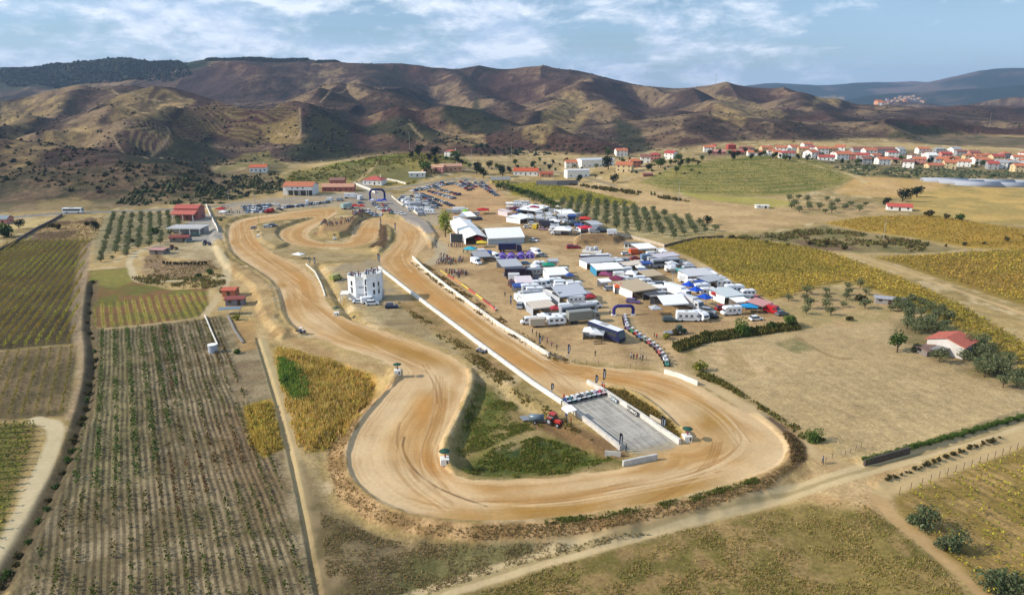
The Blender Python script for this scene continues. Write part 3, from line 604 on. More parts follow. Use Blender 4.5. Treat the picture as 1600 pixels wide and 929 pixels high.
for cid, nm, mt in ((0, 'ground', gm), (1, 'race_track', tm), (2, 'dirt_road', tm), (3, 'starting_pad', tm), (4, 'asphalt_road', tm), (5, 'hills', hmt), (6, 'far_mountains', hmt)):
    q = Q[fc == cid]
    if not len(q): continue
    u, inv = np.unique(q.ravel(), return_inverse=True)
    o = link(bpy.data.objects.new(nm, mesh_np(nm, VV[u], inv.reshape(-1, 4), mt, True, COL[u])))
    o['kind'] = 'structure'
# ------------------------------------------------------------------ air
hz, t, b = newmat('air'); t.nodes.remove(b)
pv = N(t, 'ShaderNodeVolumePrincipled'); pv.inputs['Color'].default_value = (.46, .66, 1.0, 1); pv.inputs['Density'].default_value = 6.5e-5; pv.inputs['Anisotropy'].default_value = .1
t.links.new(pv.outputs[0], t.nodes['Material Output'].inputs['Volume'])
hv = np.array([(x, y, z) for x in (-19000, 19000) for y in (-300, 15500) for z in (float(GZ.min())-1.5, 620.0)])
hf = np.array([(0,1,3,2),(4,6,7,5),(0,4,5,1),(2,3,7,6),(0,2,6,4),(1,5,7,3)])
ho = link(bpy.data.objects.new('haze', mesh_np('haze', hv, hf, hz, False))); ho['kind'] = 'stuff'; ho.display_type = 'WIRE'
import bmesh
# ------------------------------------------------------------------ object helpers
ORD = 'first second third fourth fifth sixth seventh eighth ninth tenth eleventh twelfth thirteenth fourteenth fifteenth sixteenth seventeenth eighteenth nineteenth'.split()
def ordw(n):
    if n <= 19: return ORD[n-1]
    tens = {2:'twent',3:'thirt',4:'fort',5:'fift',6:'sixt',7:'sevent',8:'eight',9:'ninet'}
    if n < 100:
        a, b = divmod(n, 10); return tens[a]+'ieth' if b == 0 else tens[a]+'y-'+ORD[b-1]
    return '%dth' % n if n % 100 in (11, 12, 13) else '%d%s' % (n, {1:'st',2:'nd',3:'rd'}.get(n % 10, 'th'))
def tag(o, label=None, cat=None, group=None, kind=None):
    if label: o['label'] = label
    if cat: o['category'] = cat
    if group: o['group'] = group
    if kind: o['kind'] = kind
    return o
def empty(name, loc=(0, 0, 0), rz=0.0):
    o = link(bpy.data.objects.new(name, None)); o.empty_display_size = .3
    o.location = loc; o.rotation_euler = (0, 0, rz); return o
def copy_tree(o, parent=None):
    c = o.copy(); S.collection.objects.link(c)
    if parent: c.parent = parent
    for ch in KIDS.get(o.name, []): copy_tree_into(ch, c)
    return c
KIDS = {}
def copy_tree_into(o, parent):
    c = o.copy(); S.collection.objects.link(c); c.parent = parent
    KIDS.setdefault(parent.name, []).append(c)
    for ch in KIDS.get(o.name, []): copy_tree_into(ch, c)
    return c
class MB:
    def __init__(s): s.v = []; s.f = []
    def add(s, vs, fs, M_=None):
        n = len(s.v)
        s.v += [tuple(M_ @ Vector(p)) if M_ else tuple(p) for p in vs]; s.f += [tuple(i+n for i in f) for f in fs]; return s
    def box(s, cx, cy, cz, dx, dy, dz, rz=0.0, taper=1.0, M_=None):   # cz = bottom
        x, y = dx/2, dy/2; c, q = math.cos(rz), math.sin(rz); vs = []
        for k, zz_ in ((1, cz), (taper, cz+dz)):
            for a, b_ in ((-x, -y), (x, -y), (x, y), (-x, y)):
                a *= k; b_ *= k; vs.append((cx+a*c-b_*q, cy+a*q+b_*c, zz_))
        return s.add(vs, [(0,3,2,1),(4,5,6,7),(0,1,5,4),(1,2,6,5),(2,3,7,6),(3,0,4,7)], M_)
    def prism(s, prof, y0, y1, M_=None):     # profile in x,z swept along y
        n = len(prof); vs = [(a, y0, b_) for a, b_ in prof]+[(a, y1, b_) for a, b_ in prof]
        fs = [tuple(range(n)), tuple(range(2*n-1, n-1, -1))]+[(i, i+n, (i+1) % n+n, (i+1) % n) for i in range(n)]
        return s.add(vs, fs, M_)
    def prismx(s, prof, x0, x1, M_=None):    # profile in y,z swept along x
        n = len(prof); vs = [(x0, a, b_) for a, b_ in prof]+[(x1, a, b_) for a, b_ in prof]
        fs = [tuple(range(n-1, -1, -1)), tuple(range(n, 2*n))]+[(i, (i+1) % n, (i+1) % n+n, i+n) for i in range(n)]
        return s.add(vs, fs, M_)
    def tube(s, p, q, r0, r1=None, n=6):
        p, q = Vector(p), Vector(q); r1 = r0 if r1 is None else r1; d = (q-p).normalized(); a = d.orthogonal().normalized(); b_ = d.cross(a); vs = []
        for c_, r in ((p, r0), (q, r1)):
            for i in range(n):
                t_ = 2*math.pi*i/n; vs.append(c_+a*math.cos(t_)*r+b_*math.sin(t_)*r)
        return s.add(vs, [tuple(range(n-1, -1, -1)), tuple(range(n, 2*n))]+[(i, (i+1) % n, (i+1) % n+n, i+n) for i in range(n)])
    def build(s, name, mat, parent=None, smooth_=False, color=None, bevel=0):
        me = bpy.data.meshes.new(name); me.from_pydata(s.v, [], s.f); me.update()
        bm = bmesh.new(); bm.from_mesh(me); bmesh.ops.recalc_face_normals(bm, faces=bm.faces)
        if bevel: bmesh.ops.bevel(bm, geom=[e for e in bm.edges if e.calc_length() > bevel*3], offset=bevel, segments=1, affect='EDGES', clamp_overlap=True)
        bm.to_mesh(me); bm.free()
        if smooth_: me.polygons.foreach_set('use_smooth', [True]*len(me.polygons))
        me.materials.append(mat); o = link(bpy.data.objects.new(name, me))
        if parent: o.parent = parent; KIDS.setdefault(parent.name, []).append(o)
        if color: o.color = (*color, 1)
        return o
def objmat(name, rough=.6, metal=0, noise=.08, scale=2.0, spec=.3, base=None, bump=0):
    m, t, b = newmat(name)
    if base is None:
        oi = N(t, 'ShaderNodeObjectInfo'); src = oi.outputs['Color']
    else:
        rgb = N(t, 'ShaderNodeRGB'); rgb.outputs[0].default_value = (*base, 1); src = rgb.outputs[0]
    tc = N(t, 'ShaderNodeTexCoord'); f = NZ(t, tc.outputs['Object'], scale, 4, .6)
    r = RAMP(t, f, [(.25, 1-noise), (.75, 1+noise)])
    t.links.new(MIX(t, 1, src, r, 'MULTIPLY'), b.inputs['Base Color'])
    b.inputs['Roughness'].default_value = rough; b.inputs['Metallic'].default_value = metal; b.inputs['Specular IOR Level'].default_value = spec
    if bump:
        bp = N(t, 'ShaderNodeBump'); bp.inputs['Strength'].default_value = .4; bp.inputs['Distance'].default_value = bump
        t.links.new(f, bp.inputs['Height']); t.links.new(bp.outputs[0], b.inputs['Normal'])
    return m
M_plaster = objmat('plaster', .9, noise=.10, scale=.7, bump=.01)
M_paint = objmat('vehicle_paint', .32, noise=.05, scale=1.2, spec=.5)
M_fabric = objmat('canvas_fabric', .85, noise=.07, scale=1.5)
M_glass = objmat('dark_glass', .08, noise=.1, spec=.7, base=(.03, .04, .05))
M_rubber = objmat('rubber', .8, base=(.025, .025, .025))
M_metal = objmat('grey_metal', .45, metal=.6, base=(.35, .35, .36))
M_wood = objmat('bark', .9, base=Ac((96, 80, 64), .7), noise=.25, scale=6)
M_conc = objmat('concrete', .9, noise=.24, scale=.8, bump=.02)
M_cloth = objmat('clothing', .9, noise=.1, scale=5)
m_, t, b = newmat('roof_tiles'); M_tile = m_
oi = N(t, 'ShaderNodeObjectInfo'); tc = N(t, 'ShaderNodeTexCoord'); f = NZ(t, tc.outputs['Object'], 1.3, 5, .7)
wv = N(t, 'ShaderNodeTexWave', bands_direction='X'); wv.inputs['Scale'].default_value = 1.3; t.links.new(tc.outputs['Object'], wv.inputs[0])
r = RAMP(t, f, [(.25, .72), (.75, 1.2)]); r2 = RAMP(t, wv.outputs['Fac'], [(0, .75), (.4, 1.05)])
t.links.new(MIX(t, 1, MIX(t, 1, oi.outputs['Color'], r, 'MULTIPLY'), r2, 'MULTIPLY'), b.inputs['Base Color']); b.inputs['Roughness'].default_value = .85
m_, t, b = newmat('leaves'); M_leaf = m_
at = N(t, 'ShaderNodeAttribute', attribute_name='albedo'); oi = N(t, 'ShaderNodeObjectInfo')
t.links.new(MIX(t, 1, at.outputs['Color'], oi.outputs['Color'], 'MULTIPLY'), b.inputs['Base Color'])
b.inputs['Roughness'].default_value = .75; b.inputs['Specular IOR Level'].default_value = .15
tb_ = N(t, 'ShaderNodeBsdfTranslucent'); t.links.new(b.inputs['Base Color'].links[0].from_socket, tb_.inputs[0])
ms_ = N(t, 'ShaderNodeMixShader'); ms_.inputs[0].default_value = .38; t.links.new(b.outputs[0], ms_.inputs[1]); t.links.new(tb_.outputs[0], ms_.inputs[2]); t.links.new(ms_.outputs[0], t.nodes['Material Output'].inputs[0])
def zatv(x, y):
    t_ = x/y; i = np.clip(np.searchsorted(YR, y)-1, 0, nR-2); j = np.clip(np.searchsorted(T, t_)-1, 0, nC-2)
    a = (y-YR[i])/(YR[i+1]-YR[i]); b_ = np.clip((t_-T[j])/(T[j+1]-T[j]), 0, 1)
    return (ZG[i, j]*(1-b_)+ZG[i, j+1]*b_)*(1-a)+(ZG[i+1, j]*(1-b_)+ZG[i+1, j+1]*b_)*a
# ------------------------------------------------------------------ foliage
def leaf_mesh(name, P, size, col, flat=0.0, up=0.0):
    """many small leaf faces at points P (n,3), size (n,), colour (n,3)"""
    n = len(P); d = RNG.normal(size=(n, 3)); d[:, 2] = d[:, 2]*(1-flat)+up; d /= np.linalg.norm(d, axis=1)[:, None]+1e-9
    e = RNG.normal(size=(n, 3)); e -= (e*d).sum(1)[:, None]*d; e /= np.linalg.norm(e, axis=1)[:, None]+1e-9; g = np.cross(d, e)
    s = np.asarray(size)[:, None]*.5
    V = np.stack([P-e*s, P-g*s*.7, P+e*s, P+g*s*.7], 1).reshape(-1, 3)
    Fq = np.arange(n*4).reshape(n, 4)
    return mesh_np(name, V, Fq, M_leaf, False, np.repeat(col, 4, 0))
def blade_obj(name, B_, H_, w_, col):
    n = len(B_); a = RNG.random(n)*6.283; dx = np.cos(a)*w_*.5; dy = np.sin(a)*w_*.5; ln = RNG.normal(0, .18, (n, 2))*H_[:, None]
    V = np.empty((n, 4, 3)); V[:, 0] = B_-np.stack([dx, dy, 0*dx+.08], 1); V[:, 1] = B_+np.stack([dx, dy, 0*dx-.08], 1)
    V[:, 2] = B_+np.stack([dx*.4+ln[:, 0], dy*.4+ln[:, 1], H_], 1); V[:, 3] = B_+np.stack([-dx*.4+ln[:, 0], -dy*.4+ln[:, 1], H_], 1)
    return link(bpy.data.objects.new(name, mesh_np(name, V.reshape(-1, 3), np.arange(n*4).reshape(n, 4), M_leaf, False, np.repeat(col, 4, 0))))
def leaf_obj(name, P, size, col, **k): return link(bpy.data.objects.new(name, leaf_mesh(name, np.asarray(P), size, np.asarray(col), **k)))
def pts_in(world, n):
    lo = world.min(0); hi = world.max(0); out = []
    need = n; 
    while need > 0:
        p = lo+(hi-lo)*RNG.random((need*3+20, 2)); p = p[inside(world, p[:, 0], p[:, 1])][:need]; out.append(p); need -= len(p)
    return np.vstack(out)
def palette(pal, n, jit=.18):
    pal = np.array([A(*p, .8) for p in pal]); c = pal[RNG.integers(0, len(pal), n)]
    return np.clip(c*(1+RNG.normal(0, jit, (n, 1)))*(1+RNG.normal(0, .05, (n, 3))), .004, .8)
def tufts(name, px, n, h, w, pal, label=None, leaves=4, world=None, clump=0, kind='stuff', up=.0):
    """uncountable grass and weeds: one object"""
    ws = [GW(px)] if world is None else world
    if isinstance(n, float): n = int(n*abs(0.5*sum(a[0]*b[1]-b[0]*a[1] for a, b in zip(ws[0], np.roll(ws[0], -1, 0)))))
    P2 = pts_in(ws[0], n)
    if clump: 
        keep = fbm(P2[:, 0]/clump, P2[:, 1]/clump, 3, 4)+RNG.normal(0, .09, len(P2)) > .5; P2 = P2[keep]
    n = len(P2); hh = h*(.5+RNG.random(n))
    if 'reed' in name:
        e_ = np.clip(sdf(ws[0], P2[:, 0], P2[:, 1])/(1.5 if 'green' in name else 5), 0, 1); hh = hh*(.35+.65*e_)*(.5+fbm(P2[:, 0]/6, P2[:, 1]/6, 3, 3)); k_ = (e_+RNG.random(n)*.5+fbm(P2[:, 0]/5, P2[:, 1]/5, 3, 5)*.9 > .85); P2, hh = P2[k_], hh[k_]; n = len(P2)
    z = zatv(P2[:, 0], P2[:, 1])
    leaves = leaves+1; P2 = np.repeat(P2, leaves, 0)+RNG.normal(0, w*.45, (n*leaves, 2)); z = np.repeat(z, leaves)
    P = np.column_stack([P2, z]); cc = np.repeat(palette(pal, n, .15), leaves, 0)*(1+RNG.normal(0, .12, (n*leaves, 1)))
    o = blade_obj(name, P, np.repeat(hh, leaves)*(.6+.6*RNG.random(len(P))), w*(.5+.5*RNG.random(len(P))), np.clip(cc, .004, .8)); tag(o, label, kind=kind); return o
def crown(rx, rz_, z0, n, pal, lobes=7, size=.35, seed=0, hollow=.35):
    r = np.random.default_rng(seed); cs = r.normal(size=(lobes, 3)); cs /= np.linalg.norm(cs, axis=1)[:, None]; cs *= (.25+.5*r.random((lobes, 1)))
    cs[0] = 0; rad = .38+.28*r.random(lobes); k = r.integers(0, lobes, n)
    d = r.normal(size=(n, 3)); d /= np.linalg.norm(d, axis=1)[:, None]; d *= (r.random((n, 1))**.4)
    p = cs[k]+d*rad[k][:, None]; p[:, 2] = np.maximum(p[:, 2], -.85)
    P = p*np.array([rx, rx, rz_])+np.array([0, 0, z0+rz_*.85])
    cc = palette(pal, n, .2)*(0.85+.3*r.random(lobes))[k][:, None]
    return P, size*(.6+.8*r.random(n)), np.clip(cc, .004, .8)
OLIVE = [(112,122,80), (130,136,94), (90,104,62), (146,148,108)]
GREEN = [(72,96,42), (92,116,50), (58,80,38), (110,128,60)]
DARKG = [(40,58,32), (52,70,38), (34,48,28)]
YELG = [(150,150,52), (122,134,48), (170,160,70)]
def make_tree(name, rx, rz_, z0, n, pal, trunk_r, size, seed, lobes=7):
    root = empty(name); P, s, c = crown(rx, rz_, z0, n, pal, lobes, size, seed)
    o = link(bpy.data.objects.new('crown', leaf_mesh('crown', P, s, c))); o.parent = root; KIDS.setdefault(root.name, []).append(o)
    b_ = MB(); r = random.Random(seed); h = z0+rz_*.5; b_.tube((0, 0, -.3), (r.uniform(-.1, .1), r.uniform(-.1, .1), h*.6), trunk_r, trunk_r*.7)
    for k_ in range(4):
        a = r.uniform(0, 6.28); b_.tube((0, 0, h*.5), (math.cos(a)*rx*.5, math.sin(a)*rx*.5, h+rz_*.4), trunk_r*.55, trunk_r*.2, 5)
    b_.build('trunk', M_wood, root); return root
PROTO = {}
def proto(key, fn):
    if key not in PROTO:
        o = fn(); o.location = (0, -500, -50); PROTO[key] = [o, False]
    return PROTO[key]
def place(key, fn, x, y, z, rz, sc=1.0, label=None, cat=None, group=None):
    p = proto(key, fn)
    if not p[1]: o = p[0]; p[1] = True
    else: o = copy_tree(p[0])
    o.location = (x, y, z); o.rotation_euler = (0, 0, rz)
    o.scale = (sc, sc, sc) if not isinstance(sc, tuple) else sc
    tag(o, label, cat, group); return o
def olive_fn(i): return lambda: make_tree('olive_tree', 2.1, 1.5, .9, 460, OLIVE, .16, .38, 20+i, 9+i*2)
def bush_fn(i, pal): return lambda: make_bush('bush', 1.2, 1.0, 260, pal, 40+i)
def make_bush(name, rx, rz_, n, pal, seed, size=.42):
    root = empty(name); P, s, c = crown(rx, rz_, -.1, n, pal, 8, size, seed)
    o = link(bpy.data.objects.new('crown', leaf_mesh('crown', P, s, c))); o.parent = root; KIDS.setdefault(root.name, []).append(o)
    b_ = MB(); r = random.Random(seed)
    for k_ in range(4):
        a = r.uniform(0, 6.28); b_.tube((0, 0, -.2), (math.cos(a)*rx*.4, math.sin(a)*rx*.4, rz_*.9), .05, .02, 4)
    b_.build('stem', M_wood, root); return root
def tree_at(px, py, kind, sc, label, cat='tree', group=None, i=0):
    x, y, z = G(px, py); r = random.Random(int(px*7+py*13))
    fns = {'olive': ('olive%d' % (i % 4), olive_fn(i % 4)), 'green': ('green%d' % (i % 3), lambda: make_tree('broadleaf_tree', 2.2, 2.0, 1.2, 420, GREEN, .2, .55, 60+i % 3, 9)),
           'dark': ('dark%d' % (i % 3), lambda: make_tree('dark_tree', 2.4, 2.3, .8, 380, DARKG, .22, .6, 70+i % 3, 8)),
           'bush': ('bush%d' % (i % 3), bush_fn(i % 3, GREEN)), 'scrub': ('scrub%d' % (i % 3), bush_fn(10+i % 3, [(96,92,52), (112,96,60), (78,80,44)])), 'ytree': ('ytree', lambda: make_tree('broadleaf_tree', 2.0, 2.9, 1.0, 900, [(176,182,76), (150,164,64), (120,140,56), (190,186,96)], .18, .42, 91, 12)), 'ybush': ('yb%d' % (i % 2), bush_fn(20+i % 2, YELG)),
           'obush': ('ob%d' % (i % 2), bush_fn(30+i % 2, OLIVE)), 'nbush': ('nb%d' % (i % 3), lambda: make_bush('bush', 1.2, 1.0, 1500, [(96,110,76), (116,126,88), (82,98,62), (134,142,104)], 140+i % 3, .17)), 'gbush': ('gb%d' % (i % 3), lambda: make_bush('bush', 1.2, 1.0, 1300, [(84,112,46), (104,130,56), (66,92,40), (124,144,66)], 150+i % 3, .18))}
    k_, f_ = fns[kind]
    return place(k_, f_, x, y, z, r.uniform(0, 6.28), (sc*r.uniform(.92, 1.1), sc*r.uniform(.92, 1.1), sc*r.uniform(.9, 1.1)), label, cat, group)
def grove(px, d1, d2, sp, sp2, kind, sc, desc, group, jit=.5, skip=0.06, maxn=200):
    w = GW(px); a = np.array(G(*d1)[:2]); b_ = np.array(G(*d2)[:2]); d = (b_-a)/np.linalg.norm(b_-a); nrm = np.array([-d[1], d[0]])
    u = (w-a)@d; v_ = (w-a)@nrm; c = 0; row = 0; r = random.Random(len(px)*31+int(px[0][0]))
    for vi in np.arange(math.ceil(v_.min()/sp2)*sp2, v_.max(), sp2):
        k_ = 0; st = sp/2*(int(round(vi/sp2)) % 2)
        for ui in np.arange(math.ceil(u.min()/sp)*sp+st, u.max(), sp):
            p = a+d*(ui+r.uniform(-jit, jit))+nrm*(vi+r.uniform(-jit, jit))
            if not inside(w, np.array([p[0]]), np.array([p[1]]))[0]: continue
            if r.random() < skip: continue
            if k_ == 0: row += 1
            k_ += 1; c += 1
            if c > maxn: return
            i = r.randrange(4)
            key, fn = ('olive%d' % i, olive_fn(i)) if kind == 'olive' else ('obush%d' % (i % 2), bush_fn(30+i % 2, OLIVE))
            s_ = sc*r.uniform(.8, 1.2)
            place(key, fn, p[0], p[1], zat(*p), r.uniform(0, 6.28), (s_*r.uniform(.9, 1.1), s_*r.uniform(.9, 1.1), s_*r.uniform(.85, 1.15)),
                  '%s, %s in %s row' % (desc, ordw(k_), ordw(row)), 'olive tree', group)
def wire(o, p, h):
    '''the trellis wire that runs the length of the row'''
    me = o.data; i0, i1 = 0, len(p)-1
    q = np.linspace(p[i0], p[i1], 12); z = zatv(q[:, 0], q[:, 1])+h; b_ = bmesh.new(); b_.from_mesh(me); cl = b_.verts.layers.float_color['albedo']
    up_ = [b_.verts.new((q[k][0], q[k][1], z[k]+.02)) for k in range(12)]; dn = [b_.verts.new((q[k][0], q[k][1], z[k]-.02)) for k in range(12)]
    for v_ in up_+dn: v_[cl] = (.12, .10, .08, 1)
    for k in range(11): b_.faces.new((dn[k], dn[k+1], up_[k+1], up_[k]))
    b_.to_mesh(me); b_.free()
def vrows(px, d1, d2, sp, h, w_, dens, pal, leaf, name, desc, group, side, gap=.12, maxn=999, stuff=False, ph=0.0, thr=0.0, pal2=None, sc2=20):
    W_ = GW(px); a = np.array(G(*d1)[:2]); b_ = np.array(G(*d2)[:2]); d = (b_-a)/np.linalg.norm(b_-a); nrm = np.array([-d[1], d[0]])
    u = (W_-a)@d; v_ = (W_-a)@nrm; cnt = 0; acc = []
    vs_ = np.arange(math.ceil(v_.min()/sp)*sp+ph, v_.max(), sp)
    rows = []
    for vi in vs_:
        L = int((u.max()-u.min())*dens)
        ui = u.min()+RNG.random(L)*(u.max()-u.min()); ui.sort()
        p = a+d*ui[:, None]+nrm*(vi+RNG.normal(0, w_*.28, (L, 1)))
        k_ = inside(W_, p[:, 0], p[:, 1]); 
        g_ = vn(ui/1.3, np.full(L, vi), 3)*.6+vn(ui/6+3, np.full(L, vi), 4)*.5
        k_ &= g_ > gap
        if thr: k_ &= fbm(p[:, 0]/9, p[:, 1]/9, 3, 2) > thr
        p = p[k_]
        if len(p) < 12: continue
        rows.append(p)
    if side == 'rev': rows = rows[::-1]
    for n_, p in enumerate(rows):
        z = zatv(p[:, 0], p[:, 1])+h*(.15+.85*RNG.random(len(p)))
        c = palette(pal, len(p), .16)
        if pal2 is not None:
            m = sstep(.42, .62, fbm(p[:, 0]/sc2, p[:, 1]/sc2, 3, 6))[:, None]; c = c*(1-m)+palette(pal2, len(p), .16)*m
        P = np.column_stack([p, z])
        if stuff or n_ >= maxn: acc.append((P, c)); continue
        o = leaf_obj(name, P, leaf*(.6+.8*RNG.random(len(p))), c); wire(o, p, h*.6)
        tag(o, desc % ordw(n_+1), 'vine row', group)
    if acc:
        P = np.vstack([q[0] for q in acc]); c = np.vstack([q[1] for q in acc])
        o = leaf_obj('vineyard', P, leaf*(.6+.8*RNG.random(len(P))), c); tag(o, kind='stuff')
    return len(rows)
VY = [(206,192,80), (172,170,68), (136,140,56)]; VO = [(226,198,84), (204,180,74), (206,168,72), (172,160,68)]; VG = [(116,126,52), (142,144,60)]
vrows([(-40,402),(0,385),(45,375),(140,377),(127,440),(121,500),(114,535),(0,545),(-40,550)], (0,445), (72,380), 2.7, 1.6, .5, 13, VY, .42, 'vine_trellis', 'leafy vine row in the upper left vineyard, %s from the far left', 'vine rows of the upper left vineyard', 'fwd', gap=.04, pal2=[(170,150,66), (150,146,60), (176,144,70)])
vrows([(-60,562),(0,551),(114,541),(120,562),(98,648),(0,655),(-60,662)], (60,628), (81,542), 2.6, 1.0, .6, 7.5, [(150,142,66), (160,138,72), (126,122,56)], .40, 'vine_trellis', 'thin brownish vine row in the middle left plot, %s from the left', 'vine rows of the middle left plot', 'fwd', gap=.15)
vrows([(-120,672),(0,661),(56,664),(53,690),(28,760),(3,830),(-60,900)], (0,700), (55,697), 2.5, 1.6, .6, 13, VY+VG, .46, 'vine_trellis', 'dense green-gold vine row in the bottom left corner, %s from the top', 'vine rows of the bottom left corner', 'rev', gap=.02, pal2=VG)
vrows([(136,463),(146,477),(240,462),(320,455),(324,480),(309,496),(162,512),(148,511)], (160,475), (162,513), 2.4, 1.1, .45, 6, VY, .36, 'vine_trellis', 'thin yellow vine row in the reddish plot, %s from its right end', 'vine rows of the reddish plot', 'rev', gap=.1)
vrows([(150,520),(265,509),(285,640),(236,740),(140,770),(112,760),(135,660)], (182,640), (184,765), 3.4, 1.3, 1.3, 15, GREEN+[(100,106,50)], .45, 'low_hedge', 'dark green shrub row in the furrowed field, %s from the right', 'shrub rows of the furrowed field', 'fwd', gap=.42, thr=.0)
vrows([(232,514),(300,503),(345,494),(365,560),(400,640),(440,760),(480,929),(486,955),(20,955),(60,860),(110,775),(232,745)], (292,628), (328,790), 2.5, .95, .8, 9, [(100,110,50), (86,98,42), (118,112,56), (78,90,40)], .42, 'low_hedge', 'sparse low shrub row in the furrowed field, %s from the right', 'low shrub rows of the furrowed field', 'fwd', gap=.48, pal2=[(122,84,50), (104,76,48), (104,96,48)])
vrows([(1402,776),(1460,752),(1600,702),(1700,665),(1760,640),(1760,1000),(1600,985),(1525,905),(1455,842),(1408,802)], (1404,772), (1560,864), 2.6, 1.2, .45, 7, [(214,200,66), (176,176,60), (190,164,70)], .42, 'vine_trellis', 'yellowing vine row in the bottom right vineyard, %s from its left edge', 'vine rows of the bottom right vineyard', 'rev', gap=.40, pal2=[(196,182,64), (160,156,60)])
vrows([(1044,388),(1092,374),(1180,376),(1260,387),(1300,397),(1400,432),(1500,477),(1600,537),(1700,580),(1700,635),(1640,608),(1560,558),(1480,506),(1420,476),(1370,452),(1320,437),(1240,460),(1205,468),(1150,440),(1090,406)], (1518,505), (1600,486), 2.9, 1.4, .95, 6.5, VO, .7, 'vine_trellis', 'golden vine row in the vineyard beyond the paddock, %s from the near end', 'golden vine rows beyond the paddock', 'fwd', gap=.08, pal2=[(200,180,74), (176,160,66), (156,144,62)], sc2=40)
vrows([(1368,404),(1440,400),(1540,394),(1600,390),(1700,386),(1700,512),(1600,474),(1500,442),(1400,410)], (1400,425), (1600,426), 3.0, 1.4, 1.0, 4.8, VO, .8, 'vine_trellis', 'amber vine row at the right frame edge, %s from the far end', 'amber vine rows at the right edge', 'rev', gap=.1, maxn=60, pal2=[(204,168,76), (180,152,68)], sc2=40)
vrows([(1290,350),(1350,340),(1460,338),(1560,354),(1700,372),(1700,390),(1520,386),(1430,370),(1340,360)], (1400,350), (1600,352), 3.0, 1.2, .8, 2.2, [(190,156,66), (170,142,60)], .8, 'vineyard', '%s', '', 'fwd', stuff=True, gap=0)
vrows([(792,290),(840,286),(880,292),(960,309),(1000,318),(920,323),(850,308),(800,303)], (800,292), (990,316), 3.0, 1.3, .9, 2.5, VY, .85, 'vineyard', '%s', '', 'fwd', stuff=True, gap=0)
vrows([(1010,290),(1065,262),(1130,249),(1210,246),(1280,255),(1325,274),(1310,288),(1240,303),(1150,306),(1060,298)], (1040,290), (1240,290), 5, 1.3, .8, 2.2, VG+[(128,120,60)], .7, 'vineyard', '%s', '', 'fwd', stuff=True, gap=.1)
# reeds, weeds, grass
tufts('golden_reeds', [(432,540),(500,557),(575,584),(586,600),(565,648),(540,680),(505,705),(470,708),(452,665),(440,612),(432,570)], 9000, 1.5, .3, [(240,204,112), (226,190,96), (200,178,80), (236,204,134)], leaves=3)
tufts('golden_reeds', [(382,636),(428,624),(443,700),(412,713),(390,690)], 2600, 1.3, .3, [(220,190,96), (186,172,76), (228,196,104)], leaves=3)
tufts('green_reeds', [(434,560),(468,572),(492,612),(486,634),(456,630),(436,596)], 3000, 1.6, .3, [(100,146,54), (130,156,66), (160,164,76), (88,124,46)], leaves=4)
tufts('weeds', [(748,600),(775,606),(812,640),(850,668),(800,680),(760,700),(715,715),(712,680)], 5200, .28, .3, [(116,130,50), (134,138,62), (160,150,84)], clump=4, leaves=3)
tufts('weeds', [(720,735),(770,700),(840,682),(900,700),(960,716),(900,738),(800,746),(745,744)], 6400, .3, .3, [(96,116,42), (116,130,50), (134,138,60), (158,148,80)], clump=3, leaves=3)
tufts('dry_grass', [(720,935),(860,885),(1050,830),(1220,795),(1340,782),(1400,822),(1480,892),(1520,945),(1100,1000),(800,1000)], 22000, .24, .2, [(196,172,108), (176,160,88), (206,182,126), (150,146,70)], clump=4, leaves=2)
tufts('dry_grass', [(500,800),(600,842),(740,852),(900,850),(1040,828),(800,885),(660,930),(560,960),(510,900)], 9000, .18, .22, [(180,158,112), (146,136,84), (182,160,116)], clump=3, leaves=2)
for q, n_ in (([(740,822),(850,818),(950,806),(1080,781),(1182,751),(1236,722),(1250,722),(1195,765),(1090,795),(950,824),(850,838),(740,843)], 1700), ([(508,700),(540,660),(560,660),(536,705),(538,738),(558,768),(598,796),(660,816),(740,824),(740,843),(650,833),(570,808),(520,770)], 700)):
    tufts('berm_weeds', q, n_, .22, .26, [(176,146,98), (158,132,82), (132,124,66), (190,160,112)], leaves=2)
tufts('berm_weeds', [(850,812),(950,800),(1080,775),(1182,745),(1190,752),(1080,784),(950,808),(850,820)], 1300, .25, .3, [(110,122,52), (130,132,62)], leaves=3, clump=3)
tufts('berm_weeds', [(1238,722),(1236,700),(1224,677),(1232,676),(1254,696),(1258,718)], 800, .45, .3, [(130,106,76), (160,132,92), (104,96,56)], leaves=2)
tufts('infield_scrub', [(925,603),(975,609),(1018,635),(1048,660),(1066,684),(1000,645)], 1600, .35, .35, [(170,142,80), (146,128,68), (120,112,54)], leaves=2)
tufts('verge_weeds', [(1086,588),(1130,604),(1200,647),(1255,686),(1290,690),(1200,640),(1130,595),(1095,578)], 900, .5, .5, [(120,118,56), (146,130,72), (100,104,48)], clump=5, leaves=4)
tufts('verge_weeds', [(1050,540),(1100,522),(1170,514),(1245,506),(1250,514),(1180,524),(1110,534),(1060,550)], 1500, .9, .7, [(104,104,52), (128,116,60), (88,94,44)], leaves=4)
tufts('verge_weeds', [(640,410),(700,457),(780,514),(855,560),(890,570),(900,566),(860,550),(790,500),(720,450),(665,412)], 2200, .35, .4, [(150,116,66), (124,104,56), (110,102,50)], clump=4, leaves=3)
tufts('verge_weeds', [(620,470),(700,520),(800,590),(860,640),(930,690),(900,680),(820,632),(740,570),(650,500)], 1800, .35, .4, [(150,126,70), (124,112,56), (110,108,50)], clump=4, leaves=3)
tufts('field_grass', [(1100,560),(1250,520),(1330,505),(1430,500),(1580,620),(1350,715),(1290,690),(1140,605)], 300, .12, .3, [(190,166,120), (170,150,104)], clump=8, leaves=1)
tufts('verge_weeds', [(145,345),(165,336),(150,375),(60,376),(60,350),(100,345)], 900, .4, .5, [(150,124,80), (132,120,70), (170,142,90)], leaves=2)
